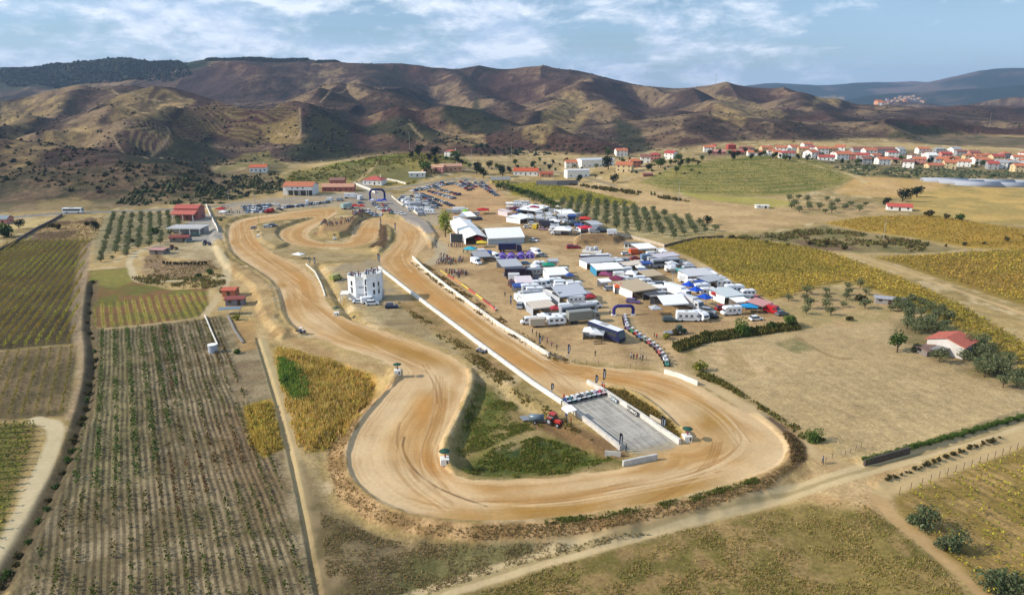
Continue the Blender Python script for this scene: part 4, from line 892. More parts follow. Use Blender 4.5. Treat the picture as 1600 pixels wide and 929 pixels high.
tufts('verge_weeds', [(225,405),(250,398),(262,410),(330,407),(340,420),(300,430),(240,432)], 1100, .35, .45, [(140,114,80), (122,112,66), (156,130,88)], leaves=2, clump=5)
tufts('verge_weeds', [(200,430),(350,430),(352,445),(320,452),(270,452),(215,440)], 1300, .6, .6, [(122,116,64), (106,110,56), (144,120,76)], leaves=2, clump=5)
tufts('knoll_grass', [(445,284),(460,268),(560,252),(640,240),(700,246),(740,258),(640,288)], 1800, 1.2, 1.8, [(150,138,66), (120,116,52), (100,104,46)], leaves=3, clump=30)
tufts('verge_weeds', [(880,288),(960,300),(1090,318),(1000,300)], 250, 1.5, 2.0, [(110,100,56), (96,92,50)], leaves=5, clump=12)
tufts('verge_weeds', [(1130,372),(1290,356),(1350,366),(1450,380),(1440,394),(1300,388),(1220,376)], 1200, .9, 1.4, [(112,112,60), (130,122,68), (120,100,66)], leaves=4, clump=14)
# scrub on the hills
def hill_blobs(name, n, box, hmin, hmax, pal, cond, seed, tall=.75):
    r = np.random.default_rng(seed); t0, t1, y0, y1 = box
    y = y0*(y1/y0)**r.random(n); x = (t0+(t1-t0)*r.random(n))*y; z = zatv(x, y); k_ = cond(x, y, z); x, y, z = x[k_], y[k_], z[k_]; n = len(x)
    R = hmin+(hmax-hmin)*r.random(n)**2
    base = np.array([(1,0,0),(0,1,0),(-1,0,0),(0,-1,0),(.1,.1,1),(0,0,-.5)]); V = base[None]*np.stack([R, R, R*tall], 1)[:, None]*(1+.35*r.normal(size=(n, 6, 1)))
    V = V+np.stack([x, y, z+R*.1], 1)[:, None]; F0 = np.array([(0,1,4),(1,2,4),(2,3,4),(3,0,4),(1,0,5),(2,1,5),(3,2,5),(0,3,5)])
    Fq = (F0[None]+6*np.arange(n)[:, None, None]).reshape(-1, 3); c = np.repeat(palette(pal, n, .25), 6, 0)
    o = link(bpy.data.objects.new(name, mesh_np(name, V.reshape(-1, 3), Fq, M_leaf, False, c))); tag(o, kind='stuff'); return o
HLG = HL.reshape(nR, nC)
def hlat(x, y):
    t_ = x/y; i = np.clip(np.searchsorted(YR, y)-1, 0, nR-2); j = np.clip(np.searchsorted(T, t_)-1, 0, nC-2); return HLG[i, j], COL.reshape(nR, nC, 3)[i, j]
def c_scrub(x, y, z):
    h_, c_ = hlat(x, y); lum = c_.sum(1)/3; return (h_ > 1) & (RNG.random(len(x)) < np.clip(1.25-lum*5.5, .12, 1)) & (fbm(x/50, y/50, 3, 3) > .38)
hill_blobs('hill_scrub', 30000, (-.82, .82, 470, 2300), .7, 2.6, [(72,72,48), (88,80,56), (58,62,42), (100,88,62)], c_scrub, 5)
WA = GW([(48,104),(150,94),(230,93),(290,99),(300,118),(235,126),(140,130),(20,136),(0,125)])
hill_blobs('far_pine_wood', 22000, (-.95, -.38, 1900, 2700), 3, 6.5, [(38,56,42), (46,62,44), (32,46,36)], lambda x, y, z: (np.hypot(0, 0)+fbm(x/300, y/300, 3, 2) > .3) & inside(WA, x, y) & (z > 60), 6)
cr = [(p[0], p[1]) for p in RIDGES[1][0]]
def nearcrest(x, y, z): return (dline(cr[:6], x, y) < 30) & (x > PY(325, 90, 2280)[0]) & (x < PY(530, 90, 2230)[0]) & ~((x > PY(478, 90, 2250)[0]) & (x < PY(498, 90, 2250)[0]))
hill_blobs('ridge_pine_wood', 30000, (-.45, -.2, 2150, 2350), 2.5, 5.5, [(34,46,36), (42,54,38)], nearcrest, 8)
WV = GW([(345,292),(360,278),(400,264),(440,272),(452,290),(430,302),(390,305),(350,318),(240,322),(180,318),(205,300),(250,286),(320,280)])
hill_blobs('valley_thicket', 5200, (-.6, -.2, 440, 640), 1.2, 3.0, [(78,90,52), (96,98,60), (62,74,42), (110,98,64)], lambda x, y, z: inside(WV, x, y) & (fbm(x/14, y/14, 3, 2)+RNG.random(len(x))*.25 > .56), 9)
WV2 = GW([(560,218),(700,225),(745,240),(900,240),(960,236),(900,226),(760,222),(690,212),(620,205)])
hill_blobs('valley_thicket', 3000, (-.35, .3, 650, 1300), 1.5, 4, [(52,64,42), (66,74,48), (44,54,38)], lambda x, y, z: inside(WV2, x, y), 10)
WV3 = GW([(1290,262),(1340,258),(1400,262),(1500,265),(1600,270),(1600,278),(1480,280),(1350,276)])
hill_blobs('village_olive_grove', 5200, (.3, .9, 550, 900), 1.2, 2.4, [(96,104,72), (84,94,60), (110,116,82)], lambda x, y, z: inside(WV3, x, y), 11)
vd = r_t = random.Random(9)
for n_ in range(34):
    f_ = n_/33; tree_at(1392+(1600-1392)*f_+vd.uniform(-5, 5), 487+(604-487)*f_+vd.uniform(-10, 14), 'olive', vd.uniform(.8, 1.2), 'olive tree on the slope between farmhouse and golden vineyard, %s from the left' % ordw(n_+1), 'olive tree', 'olive trees between farmhouse and vineyard', n_)
for n_ in range(16):
    f_ = n_/15; tree_at(1140+(1600-1140)*f_+vd.uniform(-6, 6), 372+16*math.sin(f_*3.1)+vd.uniform(-3, 3), 'scrub', vd.uniform(.8, 1.5), 'low scrub bush along the gully between vineyards, %s from the left' % ordw(n_+1), 'bush', 'scrub bushes along the gully', n_)
# groves, each tree its own
grove([(150,378),(168,337),(283,332),(283,352),(262,372),(255,385),(212,392),(190,410),(145,412)], (160,400), (178,340), 6.6, 4.9, 'olive', .82, 'olive tree in the left grove', 'olive trees of the left grove')
grove([(868,314),(905,311),(960,320),(1050,337),(1128,362),(1050,374),(1000,364),(955,358),(915,344),(880,330)], (900,340), (1090,362), 6.6, 6.6, 'olive', 1.15, 'olive tree in the grove behind the paddock tents', 'olive trees behind the paddock', maxn=170)
grove([(1212,468),(1240,464),(1320,442),(1372,458),(1378,478),(1330,490),(1270,500),(1225,484)], (1230,470), (1340,470), 7, 8, 'olive', .95, 'small olive tree on the grassy plot', 'olive trees on the grassy plot', jit=1.2, skip=.15)
grove([(1405,480),(1440,490),(1490,512),(1570,560),(1610,590),(1610,622),(1560,605),(1510,575),(1500,545),(1440,520),(1400,512)], (1420,500), (1580,590), 5.6, 6, 'olive', 1.1, 'olive tree around the white farmhouse', 'olive trees around the farmhouse', jit=1.0, skip=.12)
grove([(1205,328),(1225,312),(1290,312),(1350,318),(1360,328),(1300,338),(1250,335)], (1220,322), (1340,326), 10, 11, 'olive', 1.3, 'olive tree below the terraced hill', 'olive trees below the terraced hill', jit=3, skip=.25)
r = random.Random(3)
SINGLE = [(1162,522,'gbush',3.0,'big round green bush at the paddock corner'),(1232,508,'gbush',2.0,'low green bush right of the big round one by the paddock corner'),(1206,512,'bush',1.5,'small bush between the two green bushes at the paddock corner'),
 (1272,690,'gbush',1.8,'green bush alone at the near edge of the fallow field'),(1440,826,'nbush',2.2,'grey-green bush by the bottom right vineyard, uppermost of three'),(1484,858,'nbush',2.2,'grey-green bush by the bottom right vineyard, middle of three'),(1566,922,'nbush',2.8,'grey-green bush by the bottom right vineyard, at the frame bottom'),
 (696,370,'ytree',2.1,'tall yellow-green tree beside the top of the main straight'),(1402,550,'green',1.25,'dark round tree left of the white farmhouse'),(1092,578,'ybush',1.5,'yellow-green bush beside the lane by the queue of buggies'),(1040,530,'ybush',1.3,'yellow-green bush right of the queue of buggies'),
 (1105,352,'dark',1.3,'lone round tree at the top edge of the olive grove'),(1345,470,'scrub',1.8,'brown-green shrub on the dry grass by the long shed'),(1327,500,'scrub',1.2,'small brown shrub in the fallow corner'),
 (150,360,'dark',1.2,'dark tree at the corner of the left olive grove'),(137,352,'scrub',1.6,'dark shrub on the rough ground below the coach'),(82,355,'scrub',2.0,'dark bush near the stone wall, left one of the pair'),(92,358,'scrub',1.8,'dark bush near the stone wall, right one of the pair'),
 (8,370,'bush',4.2,'large green bush at the left frame edge'),(30,357,'dark',1.2,'dark tree by the wall below the country road'),(345,345,'bush',1.2,'small bush at the foot of the white yard wall'),
 (348,458,'bush',1.5,'bush beside the brick hut with two roofs'),(370,500,'ybush',1.2,'light green bush below the brick hut'),(370,552,'bush',1.0,'low green plant beside the water tank'),
 (950,265,'dark',2.9,'big dark tree before the white warehouse'),(958,286,'dark',1.7,'dark tree at the end of the grey wall'),(905,285,'dark',1.5,'dark tree above the grey wall'),(1032,262,'green',1.9,'green tree left of the lane up the village hill'),(1060,255,'green',2.0,'green tree beside the village lane'),(950,246,'green',2.2,'green tree behind the white warehouse'),
 (1145,250,'dark',2.0,'dark bush on top of the terraced hill'),(1410,315,'dark',2.2,'dark tree behind the small red-roofed house'),(1432,308,'dark',2.0,'olive-dark tree right of the small red-roofed house'),(1385,322,'dark',1.4,'tree left of the small red-roofed house'),
 (1452,338,'scrub',3.2,'wide dark bush on the golden slope, left one'),(1478,342,'scrub',2.0,'dark bush on the golden slope, middle one'),(1500,344,'bush',2.6,'green bush on the golden slope, right one'),
 (665,272,'green',2.6,'tree in front of the salmon farmhouse'),(680,246,'dark',2.4,'dark tree left of the hillside villa'),(655,244,'dark',2.6,'dark tree at the edge of the wood left of the villa'),(712,252,'green',2.4,'grey-green tree below the hillside villa'),(755,278,'dark',2.0,'dark tree left of the yellow house'),(745,272,'dark',2.2,'dark conifer left of the yellow house'),(785,276,'dark',1.9,'tree behind the yellow house'),
 (240,365,'bush',2.6,'bright green hedge bush at the edge of the left olive grove'),(205,378,'scrub',1.6,'scrubby bush by the bend of the farm lane'),(330,428,'bush',1.4,'round bush below the stone yard'),(310,432,'bush',1.2,'bush below the stone yard, next to the round one'),
 (1056,522,'scrub',1.3,'scrub bush behind the green tractor'),(448,600,'bush',1.4,'dark green clump in the reeds'),(1430,548,'obush',1.4,'grey bush in front of the open shed'),(1468,566,'olive',1.2,'olive tree touching the farmhouse wall')]
for n_, (a, b_, k_, s_, lb) in enumerate(SINGLE): tree_at(a, b_, k_, s_, lb, 'bush' if k_ in ('bush', 'ybush', 'obush', 'scrub', 'nbush', 'gbush') else 'tree', i=n_)
# bushes following the ditch and the field edge
n_ = 0
for a, b_ in zip([(146,440),(139,500),(148,560),(142,612),(128,662),(108,722),(74,792),(24,884)], [(139,500),(148,560),(142,612),(128,662),(108,722),(74,792),(24,884),(-4,925)]):
    for q in range(4):
        f_ = (q+r.random()*.5)/4; n_ += 1
        tree_at(a[0]+(b_[0]-a[0])*f_+r.uniform(-5, 3), a[1]+(b_[1]-a[1])*f_, r.choice(['scrub', 'bush', 'scrub']), r.uniform(.5, .9), 'low bush in the long left ditch, %s from its far end' % ordw(n_), 'bush', 'bushes in the long ditch', q)
n_ = 0
for f_ in np.linspace(0, 1, 44):
    n_ += 1; tree_at(1352+(1600-1352)*f_, 722-(722-652)*f_, 'gbush', .75, 'green bush on the fallow field bank, %s from the wall end' % ordw(n_), 'bush', 'bushes on the bank of the fallow field', n_)
n_ = 0
for f_ in np.linspace(0, 1, 30):
    n_ += 1; tree_at(1385+(1560-1385)*f_+r.uniform(-3, 3), 751-(751-684)*f_+r.uniform(-2, 2), 'scrub', r.uniform(.22, .6), 'small dry shrub between the two dirt lanes, %s from the fork' % ordw(n_), 'bush', 'dry shrubs between the lanes', n_)
n_ = 0
for f_ in np.linspace(0, 1, 13):
    n_ += 1; tree_at(256+(322-256)*f_, 413+2*math.sin(f_*3), 'dark', .35, 'small dark conifer edging the stone yard, %s from the left' % ordw(n_), 'tree', 'small conifers edging the yard', n_)
n_ = 0
for f_ in np.linspace(0, 1, 26):
    n_ += 1; tree_at(778+(872-778)*f_, 297+(342-297)*f_**1.3+r.uniform(-3, 1)-10*f_, 'green' if n_ % 2 else 'olive', 1.3, 'tree of the line above the paddock wall, %s from its far end' % ordw(n_), 'tree', 'trees lined above the paddock wall', n_)
n_ = 0
for f_ in np.linspace(0, 1, 14):
    n_ += 1; tree_at(1388+(1400-1388)*f_+r.uniform(-4, 30)*f_, 466+f_*20, 'olive', 1.0, 'olive tree along the lower vineyard edge near the long shed, %s from the shed' % ordw(n_), 'olive tree', 'olive trees near the long shed', n_) if f_ > .5 else None
for n_, (a, b_) in enumerate([(1424,474),(1440,480),(1453,487),(1470,492),(1482,500),(1462,500)]):
    tree_at(a, b_, 'olive', 1.15, 'olive tree at the foot of the golden vineyard, %s from the long shed' % ordw(n_+1), 'olive tree', 'olive trees at the foot of the golden vineyard', n_)
# ------------------------------------------------------------------ buildings
WHITE = Ac((236, 234, 226), .95); CREAM = Ac((232, 208, 160)); ORANGE = Ac((206, 122, 84)); REDT = Ac((184, 98, 80)); PINKW = Ac((214, 150, 136)); SALM = Ac((214, 166, 132)); GREYW = Ac((176, 176, 176)); BROWNT = Ac((150, 100, 84)); STONE = Ac((140, 132, 124))
def seg(p1, p2):
    a = G(*p1); b_ = G(*p2); return ((a[0]+b_[0])/2, (a[1]+b_[1])/2, (a[2]+b_[2])/2), math.hypot(b_[0]-a[0], b_[1]-a[1]), math.atan2(b_[1]-a[1], b_[0]-a[0])
def windows(root, w, h, d, cols, floors, face='front', ww=1.1, wh=1.2, door=True, wallcol=None):
    for f_ in range(floors):
        for c_ in range(cols):
            x = -w/2+w*(c_+.5)/cols; z = 1.0+f_*2.9
            if door and f_ == 0 and c_ == cols//2:
                MB().box(x, -d/2-.03, 0.02, 1.1, .08, 2.1).build('door', M_wood, root); continue
            if face == 'front':
                q = MB().box(x, -d/2-.02, z, ww, .08, wh).build('window', M_glass, root)
def house(name, w, d, h, wall, roof, hip=False, floors=2, cols=3, chim=True, ov=.45, rise=None, side=True):
    root = empty(name); rise = rise or d*.22
    m = MB(); m.prismx([(-d/2, -1.5), (d/2, -1.5), (d/2, h), (0, h+rise-.12) if not hip else (d/2-.01, h), (-d/2, h)] if not hip else [(-d/2, -1.5), (d/2, -1.5), (d/2, h), (-d/2, h)], -w/2, w/2)
    m.build('wall', M_plaster, root, color=wall)
    m = MB(); t_ = .22
    if hip:
        x, y = w/2+ov, d/2+ov; r_ = max(w/2-d/2, .3)
        m.add([(-x, -y, h), (x, -y, h), (x, y, h), (-x, y, h), (-r_, 0, h+rise), (r_, 0, h+rise)], [(3, 2, 1, 0), (0, 1, 5, 4), (1, 2, 5), (2, 3, 4, 5), (3, 0, 4)])
    else:
        y = d/2+ov; sl = rise/(d/2); lo = h-ov*sl
        m.prismx([(-y, lo), (0, h+rise), (y, lo), (y, lo+t_), (0, h+rise+t_), (-y, lo+t_)], -w/2-ov, w/2+ov)
    rf = m.build('roof', M_tile, root, color=roof)
    if chim: MB().box(w*.28, d*.12, h+rise*.3, .6, .6, rise*.7+.9).build('chimney', M_plaster, rf, color=WHITE)
    windows(root, w, h, d, cols, floors)
    if side:
        for f_ in range(floors):
            for sx_ in (-1, 1): MB().box(sx_*(w/2+.01), d*.1, 1+f_*2.9, .06, 1.1, 1.2).build('window', M_glass, root)
    return root
def setcol(o, wall=None, roof=None, mp=None):
    for c in KIDS.get(o.name, []):
        b_ = c.name.split('.')[0]
        if b_ == 'wall' and wall: c.color = (*wall, 1)
        if b_ == 'roof' and roof: c.color = (*roof, 1)
        if mp and b_ in mp: c.color = (*mp[b_], 1)
def put(root, px, py, rz, label, cat, group=None, dz=0):
    x, y, z = G(px, py); root.location = (x, y, z+dz); root.rotation_euler = (0, 0, math.radians(rz)); return tag(root, label, cat, group)
hp = {'a': lambda: house('house', 13, 10, 5.8, WHITE, ORANGE), 'b': lambda: house('house', 11, 9, 5.6, WHITE, REDT, hip=True, chim=False), 'c': lambda: house('house', 16, 9, 3.4, WHITE, ORANGE, floors=1, cols=4), 'd': lambda: house('house', 10, 11, 6.0, CREAM, ORANGE, cols=2)}
VILL = [(1107,237,'a',0,'w','o','white house with orange roof at the left end of the village'),(1142,233,'b',10,'r','r','big red two-storey house near the village left end'),(1122,241,'c',5,'p','p','long low pink building beside the red house'),(1163,238,'a',-15,'p','b','pinkish house just right of the red house'),
 (1180,243,'c',0,'w','o','low white house with orange roof at the brow of the hill'),(1196,238,'a',10,'c','o','cream house behind the low white one on the brow'),(1206,243,'b',0,'w','o','hip-roofed white house above the water tank hill'),(1220,238,'a',-8,'w','o','white orange-roofed house with two chimneys above the terraces'),
 (1230,243,'c',5,'w','r','low red-roofed house above the middle of the terraces'),(1238,237,'d',20,'w','o','tall narrow house behind the low red-roofed one'),(1254,239,'a',0,'c','o','cream house right of the terraces brow'),(1268,236,'b',-10,'w','r','red hip-roofed house in the back row centre'),(1266,247,'d',35,'w','o','white gabled house at the grove edge, leftmost'),
 (1283,240,'a',5,'w','o','white house with bright orange roof behind the grove'),(1290,250,'c',-5,'w','r','low house with long red roof by the olive grove'),(1300,239,'b',15,'c','o','cream hip-roofed house in the back row'),(1313,249,'a',10,'w','o','white house facing the grove with blue car shade'),(1312,238,'d',-20,'w','o','tall white house before the long brown roof'),
 (1330,249,'b',0,'p','o','pinkish hip-roofed house by the grove'),(1346,250,'a',-10,'w','r','red-roofed white house right of the pinkish one'),(1357,243,'a',12,'w','o','house just below the long brown-roofed hall'),(1378,257,'a',8,'w','o','white two-storey house with bright orange roof nearest the grove'),(1393,246,'b',0,'w','r','red hip roof behind the bright white house'),
 (1404,241,'d',25,'w','g','white and grey house at the top middle'),(1419,262,'d',-25,'w','b','white balcony house at the grove edge'),(1435,256,'a',-15,'p','o','pinkish house behind the balcony house'),(1440,240,'a',5,'w','o','tall white house with orange roof at the top'),(1452,251,'d',10,'w','w','small flat white house'),
 (1459,263,'c',8,'c','o','cream bungalow with wide orange roof at the front'),(1467,240,'b',0,'g','g','grey-roofed house behind, right of the tall one'),(1482,263,'d',-10,'c','o','cream gabled house next to the bungalow'),(1484,252,'c',5,'c','o','long cream house with orange roof in the second row'),(1490,241,'d',15,'w','g','white house with greenish gable at the back'),
 (1505,260,'a',-20,'w','o','white house with two gables in the front row'),(1512,250,'b',0,'c','o','cream hip-roofed house behind the two gables'),(1527,256,'a',10,'w','o','white house with orange roof right of the two gables'),(1540,258,'b',-8,'g','o','grey house with orange hip roof'),(1533,247,'c',0,'c','o','long orange roof in the back row at right'),
 (1556,252,'a',5,'c','r','house with broad red roof near the right end'),(1562,263,'d',-15,'w','g','white house with grey roof in the front right row'),(1578,262,'b',10,'g','g','grey hip-roofed house near the right end'),(1592,268,'a',0,'c','o','cream house at the right frame edge'),(1594,250,'c',-10,'w','o','orange-roofed house at the far right back'),
 (970,243,'a',15,'w','o','white house with orange roof behind the dark tree'),(1008,254,'d',0,'w','b','white house with a small balcony by the lane'),(1023,250,'b',5,'p','r','reddish hip-roofed house behind the white balcony house'),(1048,248,'d',-30,'w','r','white gabled house alone left of the lane bend'),
 (976,268,'a',-12,'c','o','cream two-storey house with orange roof by the grey yard'),(991,261,'b',0,'b','o','red-brown house adjoining the cream one'),(893,262,'a',12,'w','o','white two-storey house beside the warehouse'),(1012,275,'c',10,'b','b','tiny brick outbuilding at the foot of the hill')]
cc_ = {'w': WHITE, 'r': Ac((190, 84, 74)), 'p': PINKW, 'c': CREAM, 'b': BROWNT, 'g': GREYW, 'o': ORANGE}
for (a, b_, k_, rz, w_, r_, lb) in VILL:
    x, y, z = G(a, b_); s_ = .5 if 'tiny' in lb else random.uniform(.92, 1.1)
    o = place('h'+k_, hp[k_], x, y, z, math.radians(rz-8), s_, lb, 'house', 'village houses'); setcol(o, cc_[w_], cc_[r_])
r = random.Random(12); EX = []
for k_, (a, b_) in enumerate([(1114,233),(1132,240),(1152,241),(1172,236),(1190,234),(1213,245),(1226,247),(1246,246),(1260,232),(1275,243),(1295,245),(1306,247),(1321,244),(1338,243),(1352,256),(1366,250),(1372,246),(1386,250),(1398,256),(1411,250),(1426,249),(1447,245),(1462,246),(1470,256),(1476,247),(1496,250),(1500,243),(1520,246),(1546,247),(1549,264),(1568,247),(1585,255),(1570,256),(1600,258),(1200,247),(1600,246)]):
    if k_ % 3 == 1: continue
    x, y, z = G(a, b_); kk = r.choice('abcd'); wc, rc = r.choice(['w','w','c','p','g']), r.choice(['o','o','r','b'])
    o = place('h'+kk, hp[kk], x, y, z, r.uniform(-.5, .3), r.uniform(.75, 1.0), '%s house with %s roof packed into the village, %s of the infill from the left' % ({'w':'white','c':'cream','p':'pinkish','g':'grey'}[wc], {'o':'orange','r':'red','b':'brown'}[rc], ordw(k_+1)), 'house', 'village houses'); setcol(o, cc_[wc], cc_[rc])
for k_ in range(80):
    a = 1100+500*(k_+r.random())/80; b_ = 238+(a-1100)*.045+r.uniform(-3, 9)
    tree_at(a, b_, r.choice(['green', 'dark', 'bush', 'dark']), r.uniform(.9, 1.6), 'garden tree among the village houses, %s from the left' % ordw(k_+1), 'tree', 'garden trees of the village', k_)
for k_ in range(34):
    a = 840+260*(k_+r.random())/34; b_ = 262-(a-840)*.03+r.uniform(-10, 18)
    tree_at(a, b_, r.choice(['green', 'dark', 'bush', 'olive', 'scrub']), r.uniform(.8, 1.6), 'tree among the outlying houses left of the village, %s from the left' % ordw(k_+1), 'tree', 'trees among the outlying houses', k_)
for k_ in range(26):
    a = 640+230*(k_+r.random())/26; b_ = 252+(a-640)*.09+r.uniform(-8, 8)
    tree_at(a, b_, r.choice(['green', 'dark', 'scrub', 'bush']), r.uniform(.9, 1.7), 'tree along the road between the farmhouses, %s from the left' % ordw(k_+1), 'tree', 'trees between the farmhouses', k_)
for k_ in range(22):
    a = 1010+90*(k_+r.random())/22; b_ = 262-(a-1010)*.16+r.uniform(-2, 8)
    tree_at(a, b_, r.choice(['scrub', 'bush', 'green']), r.uniform(1.0, 1.8), 'hedge bush beside the village lane, %s from its low end' % ordw(k_+1), 'bush', 'hedge bushes of the village lane', k_)
def small_house():
    root = empty('far_house'); MB().box(0, 0, -2, 12, 9, 8).build('wall', M_plaster, root, color=WHITE)
    MB().prismx([(-5, 5.8), (0, 8.2), (5, 5.8)], -6.4, 6.4).build('roof', M_tile, root, color=ORANGE); return root
r = random.Random(5); n_ = 0
for (x0, x1, y_) in ((1372,1392,163),(1385,1418,158),(1400,1440,155),(1405,1430,152),(1440,1447,160)):
    for px_ in np.arange(x0, x1, 4.2):
        n_ += 1; x, y, z = G(px_+r.uniform(-1, 1), y_+r.uniform(-1.2, 1.2))
        if y < 1500: continue
        o = place('far', small_house, x, y, z, r.uniform(-.6, .6), r.uniform(.9, 1.6), None, 'house', 'houses of the distant hilltop village')
        o['label'] = 'tiny pale house of the distant hilltop village, one of many'; setcol(o, r.choice([GREYW, Ac((190,172,140)), SALM]), r.choice([ORANGE, REDT, SALM, BROWNT]))
hb = lambda *a, **k: house(*a, **k)
put(hb('warehouse', 34, 16, 7, WHITE, Ac((210, 216, 224)), floors=1, cols=6, chim=False, rise=1.2), 930, 260, 14, 'long white warehouse with pale metal roof behind the dark tree', 'warehouse')
o = hb('warehouse', 20, 12, 6, WHITE, Ac((222, 226, 230)), floors=1, cols=3, chim=False, rise=.6); put(o, 901, 276, 10, 'white flat-roofed depot in front of the two-storey house', 'warehouse')
put(hb('hall', 48, 12, 6, GREYW, BROWNT, floors=1, cols=9, chim=False), 1362, 241, -4, 'long hall with brown tiled roof above the village', 'hall')
put(hb('villa', 15, 10, 5.5, WHITE, REDT, hip=True), 706, 244, -15, 'white villa with red hip roof on the slope by the wood', 'villa')
o = hb('farmhouse', 20, 9, 4, SALM, Ac((206, 158, 130)), floors=1, cols=5); put(o, 704, 266, 10, 'salmon farmhouse with pale tiled roof', 'farmhouse')
put(hb('barn', 10, 7, 3.4, Ac((204, 160, 112)), SALM, floors=1, cols=2, chim=False), 668, 269, 25, 'small ochre barn left of the salmon farmhouse', 'barn')
put(hb('farmhouse', 12, 8, 3.6, PINKW, SALM, floors=1, cols=3), 685, 267, -20, 'pinkish wing between the ochre barn and the salmon farmhouse', 'farmhouse')
put(hb('bungalow', 16, 9, 3.2, Ac((226, 206, 110)), Ac((150, 150, 146)), floors=1, cols=4, chim=False), 782, 286, 5, 'yellow bungalow with grey flat roof by the olive trees', 'bungalow')
put(hb('farmhouse', 22, 11, 3.8, WHITE, Ac((208, 98, 56)), floors=1, cols=5), 822, 273, -6, 'white farmhouse with wide orange roof above the yellow vineyard', 'farmhouse')
put(hb('shed', 12, 6, 3, SALM, Ac((190, 90, 60)), floors=1, cols=2, chim=False), 853, 276, 5, 'low orange-roofed shed right of the white farmhouse', 'shed')
put(hb('house', 14, 9, 4, WHITE, Ac((214, 110, 70)), floors=1, cols=4), 405, 268, 10, 'house with orange roof half hidden among trees on the left slope', 'house')
# garage block with open bays
g_ = empty('garage'); MB().prismx([(-7, -1), (7, -1), (7, 6.5), (0, 8.6), (-7, 6.5)], -11, 11).build('wall', M_plaster, g_, color=WHITE)
MB().prismx([(-7.5, 6.3), (0, 8.9), (7.5, 6.3), (7.5, 6.6), (0, 9.2), (-7.5, 6.6)], -11.5, 11.5).build('roof', M_tile, g_, color=ORANGE)
MB().box(1.5, -8.6, 3.9, 19, 3.4, .25).build('canopy', M_metal, g_)
for k_ in range(4): MB().box(-5.6+k_*4.8, -7.03, 0, 3.9, .12, 3.7).build('bay_opening', M_glass, g_)
for k_ in range(3): MB().box(-4+k_*4, -7.02, 4.8, 1.2, .1, .9).build('window', M_glass, g_)
for k_ in range(3): MB().tube((-6+k_*7.5, -10, -.5), (-6+k_*7.5, -10, 3.95), .12).build('column', M_plaster, g_, color=WHITE)
put(g_, 471, 303, -3, 'white garage building with orange roof and dark open bays', 'garage')
put(hb('farmhouse', 24, 9, 3.5, Ac((186, 112, 98)), Ac((214, 160, 130)), floors=1, cols=6, chim=False), 530, 298, 2, 'long pink-red building right of the garage', 'farmhouse')
put(hb('farmhouse', 12, 8, 3.8, Ac((196, 120, 106)), Ac((150, 110, 92)), floors=1, cols=3, chim=False), 528, 288, 2, 'smaller block behind the long pink-red building', 'farmhouse')
put(hb('bungalow', 16, 13, 3.6, WHITE, Ac((204, 98, 84)), hip=True, floors=1, cols=4), 586, 287, -10, 'white bungalow with red hip roof in a walled plot', 'bungalow')
put(hb('shed', 14, 9, 3, WHITE, WHITE, floors=1, cols=3, chim=False, rise=.3), 652, 275, 8, 'flat white building on the knoll left of the ochre barn', 'shed')
put(hb('hut', 9, 7, 3, PINKW, Ac((150, 160, 170)), floors=1, cols=2, chim=False), 4, 349, 5, 'small hut at the left frame edge below the road', 'hut')
# farm with stacked red roofs and stone store
o = hb('farmhouse', 14, 9, 6.6, Ac((186, 120, 110)), Ac((200, 100, 84)), floors=2, cols=3, chim=False, rise=1.6); put(o, 298, 341, -2, 'tall red farmhouse with red tiled roof', 'farmhouse')
MB().prismx([(-9.5, 3.7), (-4.5, 5.6), (-4.5, 5.9), (-9.5, 4.0)], -7.3, 7.3).build('porch_roof', M_tile, o, color=Ac((204, 110, 94)))
for k_ in range(3): MB().box(-6+k_*6, -9.1, 0, .3, .3, 3.7).build('porch_post', M_plaster, o, color=WHITE)
o = empty('open_garage'); MB().box(0, 1.5, -.8, 17, 5, 4.2).build('wall', M_plaster, o, color=GREYW)
MB().box(0, -1, 3.5, 18.5, 10, .35).build('roof_slab', M_conc, o, color=Ac((196, 196, 196)))
for k_ in range(4): MB().box(-8+k_*5.3, -5.2, -.8, .4, .4, 4.3).build('column', M_plaster, o, color=WHITE)
MB().box(-6, -1.05, 0, 5, .1, 3).build('panel_wall', M_plaster, o, color=GREYW)
MB().box(0, -6.02, 3.3, 18.6, .15, .75).build('parapet', M_plaster, o, color=WHITE)
put(o, 297, 364, -2, 'white flat-roofed open garage in front of the red farmhouse', 'garage')
put(hb('shed', 9, 5, 2.4, STONE, Ac((140, 66, 60)), floors=1, cols=2, chim=False, rise=.8), 283, 377, 6, 'low stone shed with dark red roof below the garage', 'shed')
put(hb('shed', 7, 5, 2.2, STONE, Ac((196, 150, 140)), floors=1, cols=1, chim=False, rise=.3), 250, 396, -8, 'small shed with pale pink roof on the stone yard', 'shed')
o = hb('hut', 4.6, 4.2, 2.4, Ac((190, 120, 90)), Ac((206, 104, 76)), floors=1, cols=1, chim=False, rise=.5); put(o, 361, 461, 0, 'upper brick hut with orange roof', 'hut')
o = hb('hut', 6.0, 4.0, 2.3, Ac((140, 136, 146)), Ac((150, 76, 70)), floors=1, cols=2, chim=False, rise=.4); put(o, 369, 475, 8, 'lower grey hut with dark red roof', 'hut')
o = empty('lean_to'); MB().box(0, 0, 1.9, 7, 3, .1).build('roof', M_fabric, o, color=Ac((120, 140, 156)))
for a in (-3.2, 3.2):
    for b_ in (-1.3, 1.3): MB().tube((a, b_, -.5), (a, b_, 1.9), .06).build('post', M_wood, o)
put(o, 360, 490, 10, 'bluish lean-to roof below the grey hut', 'lean-to')
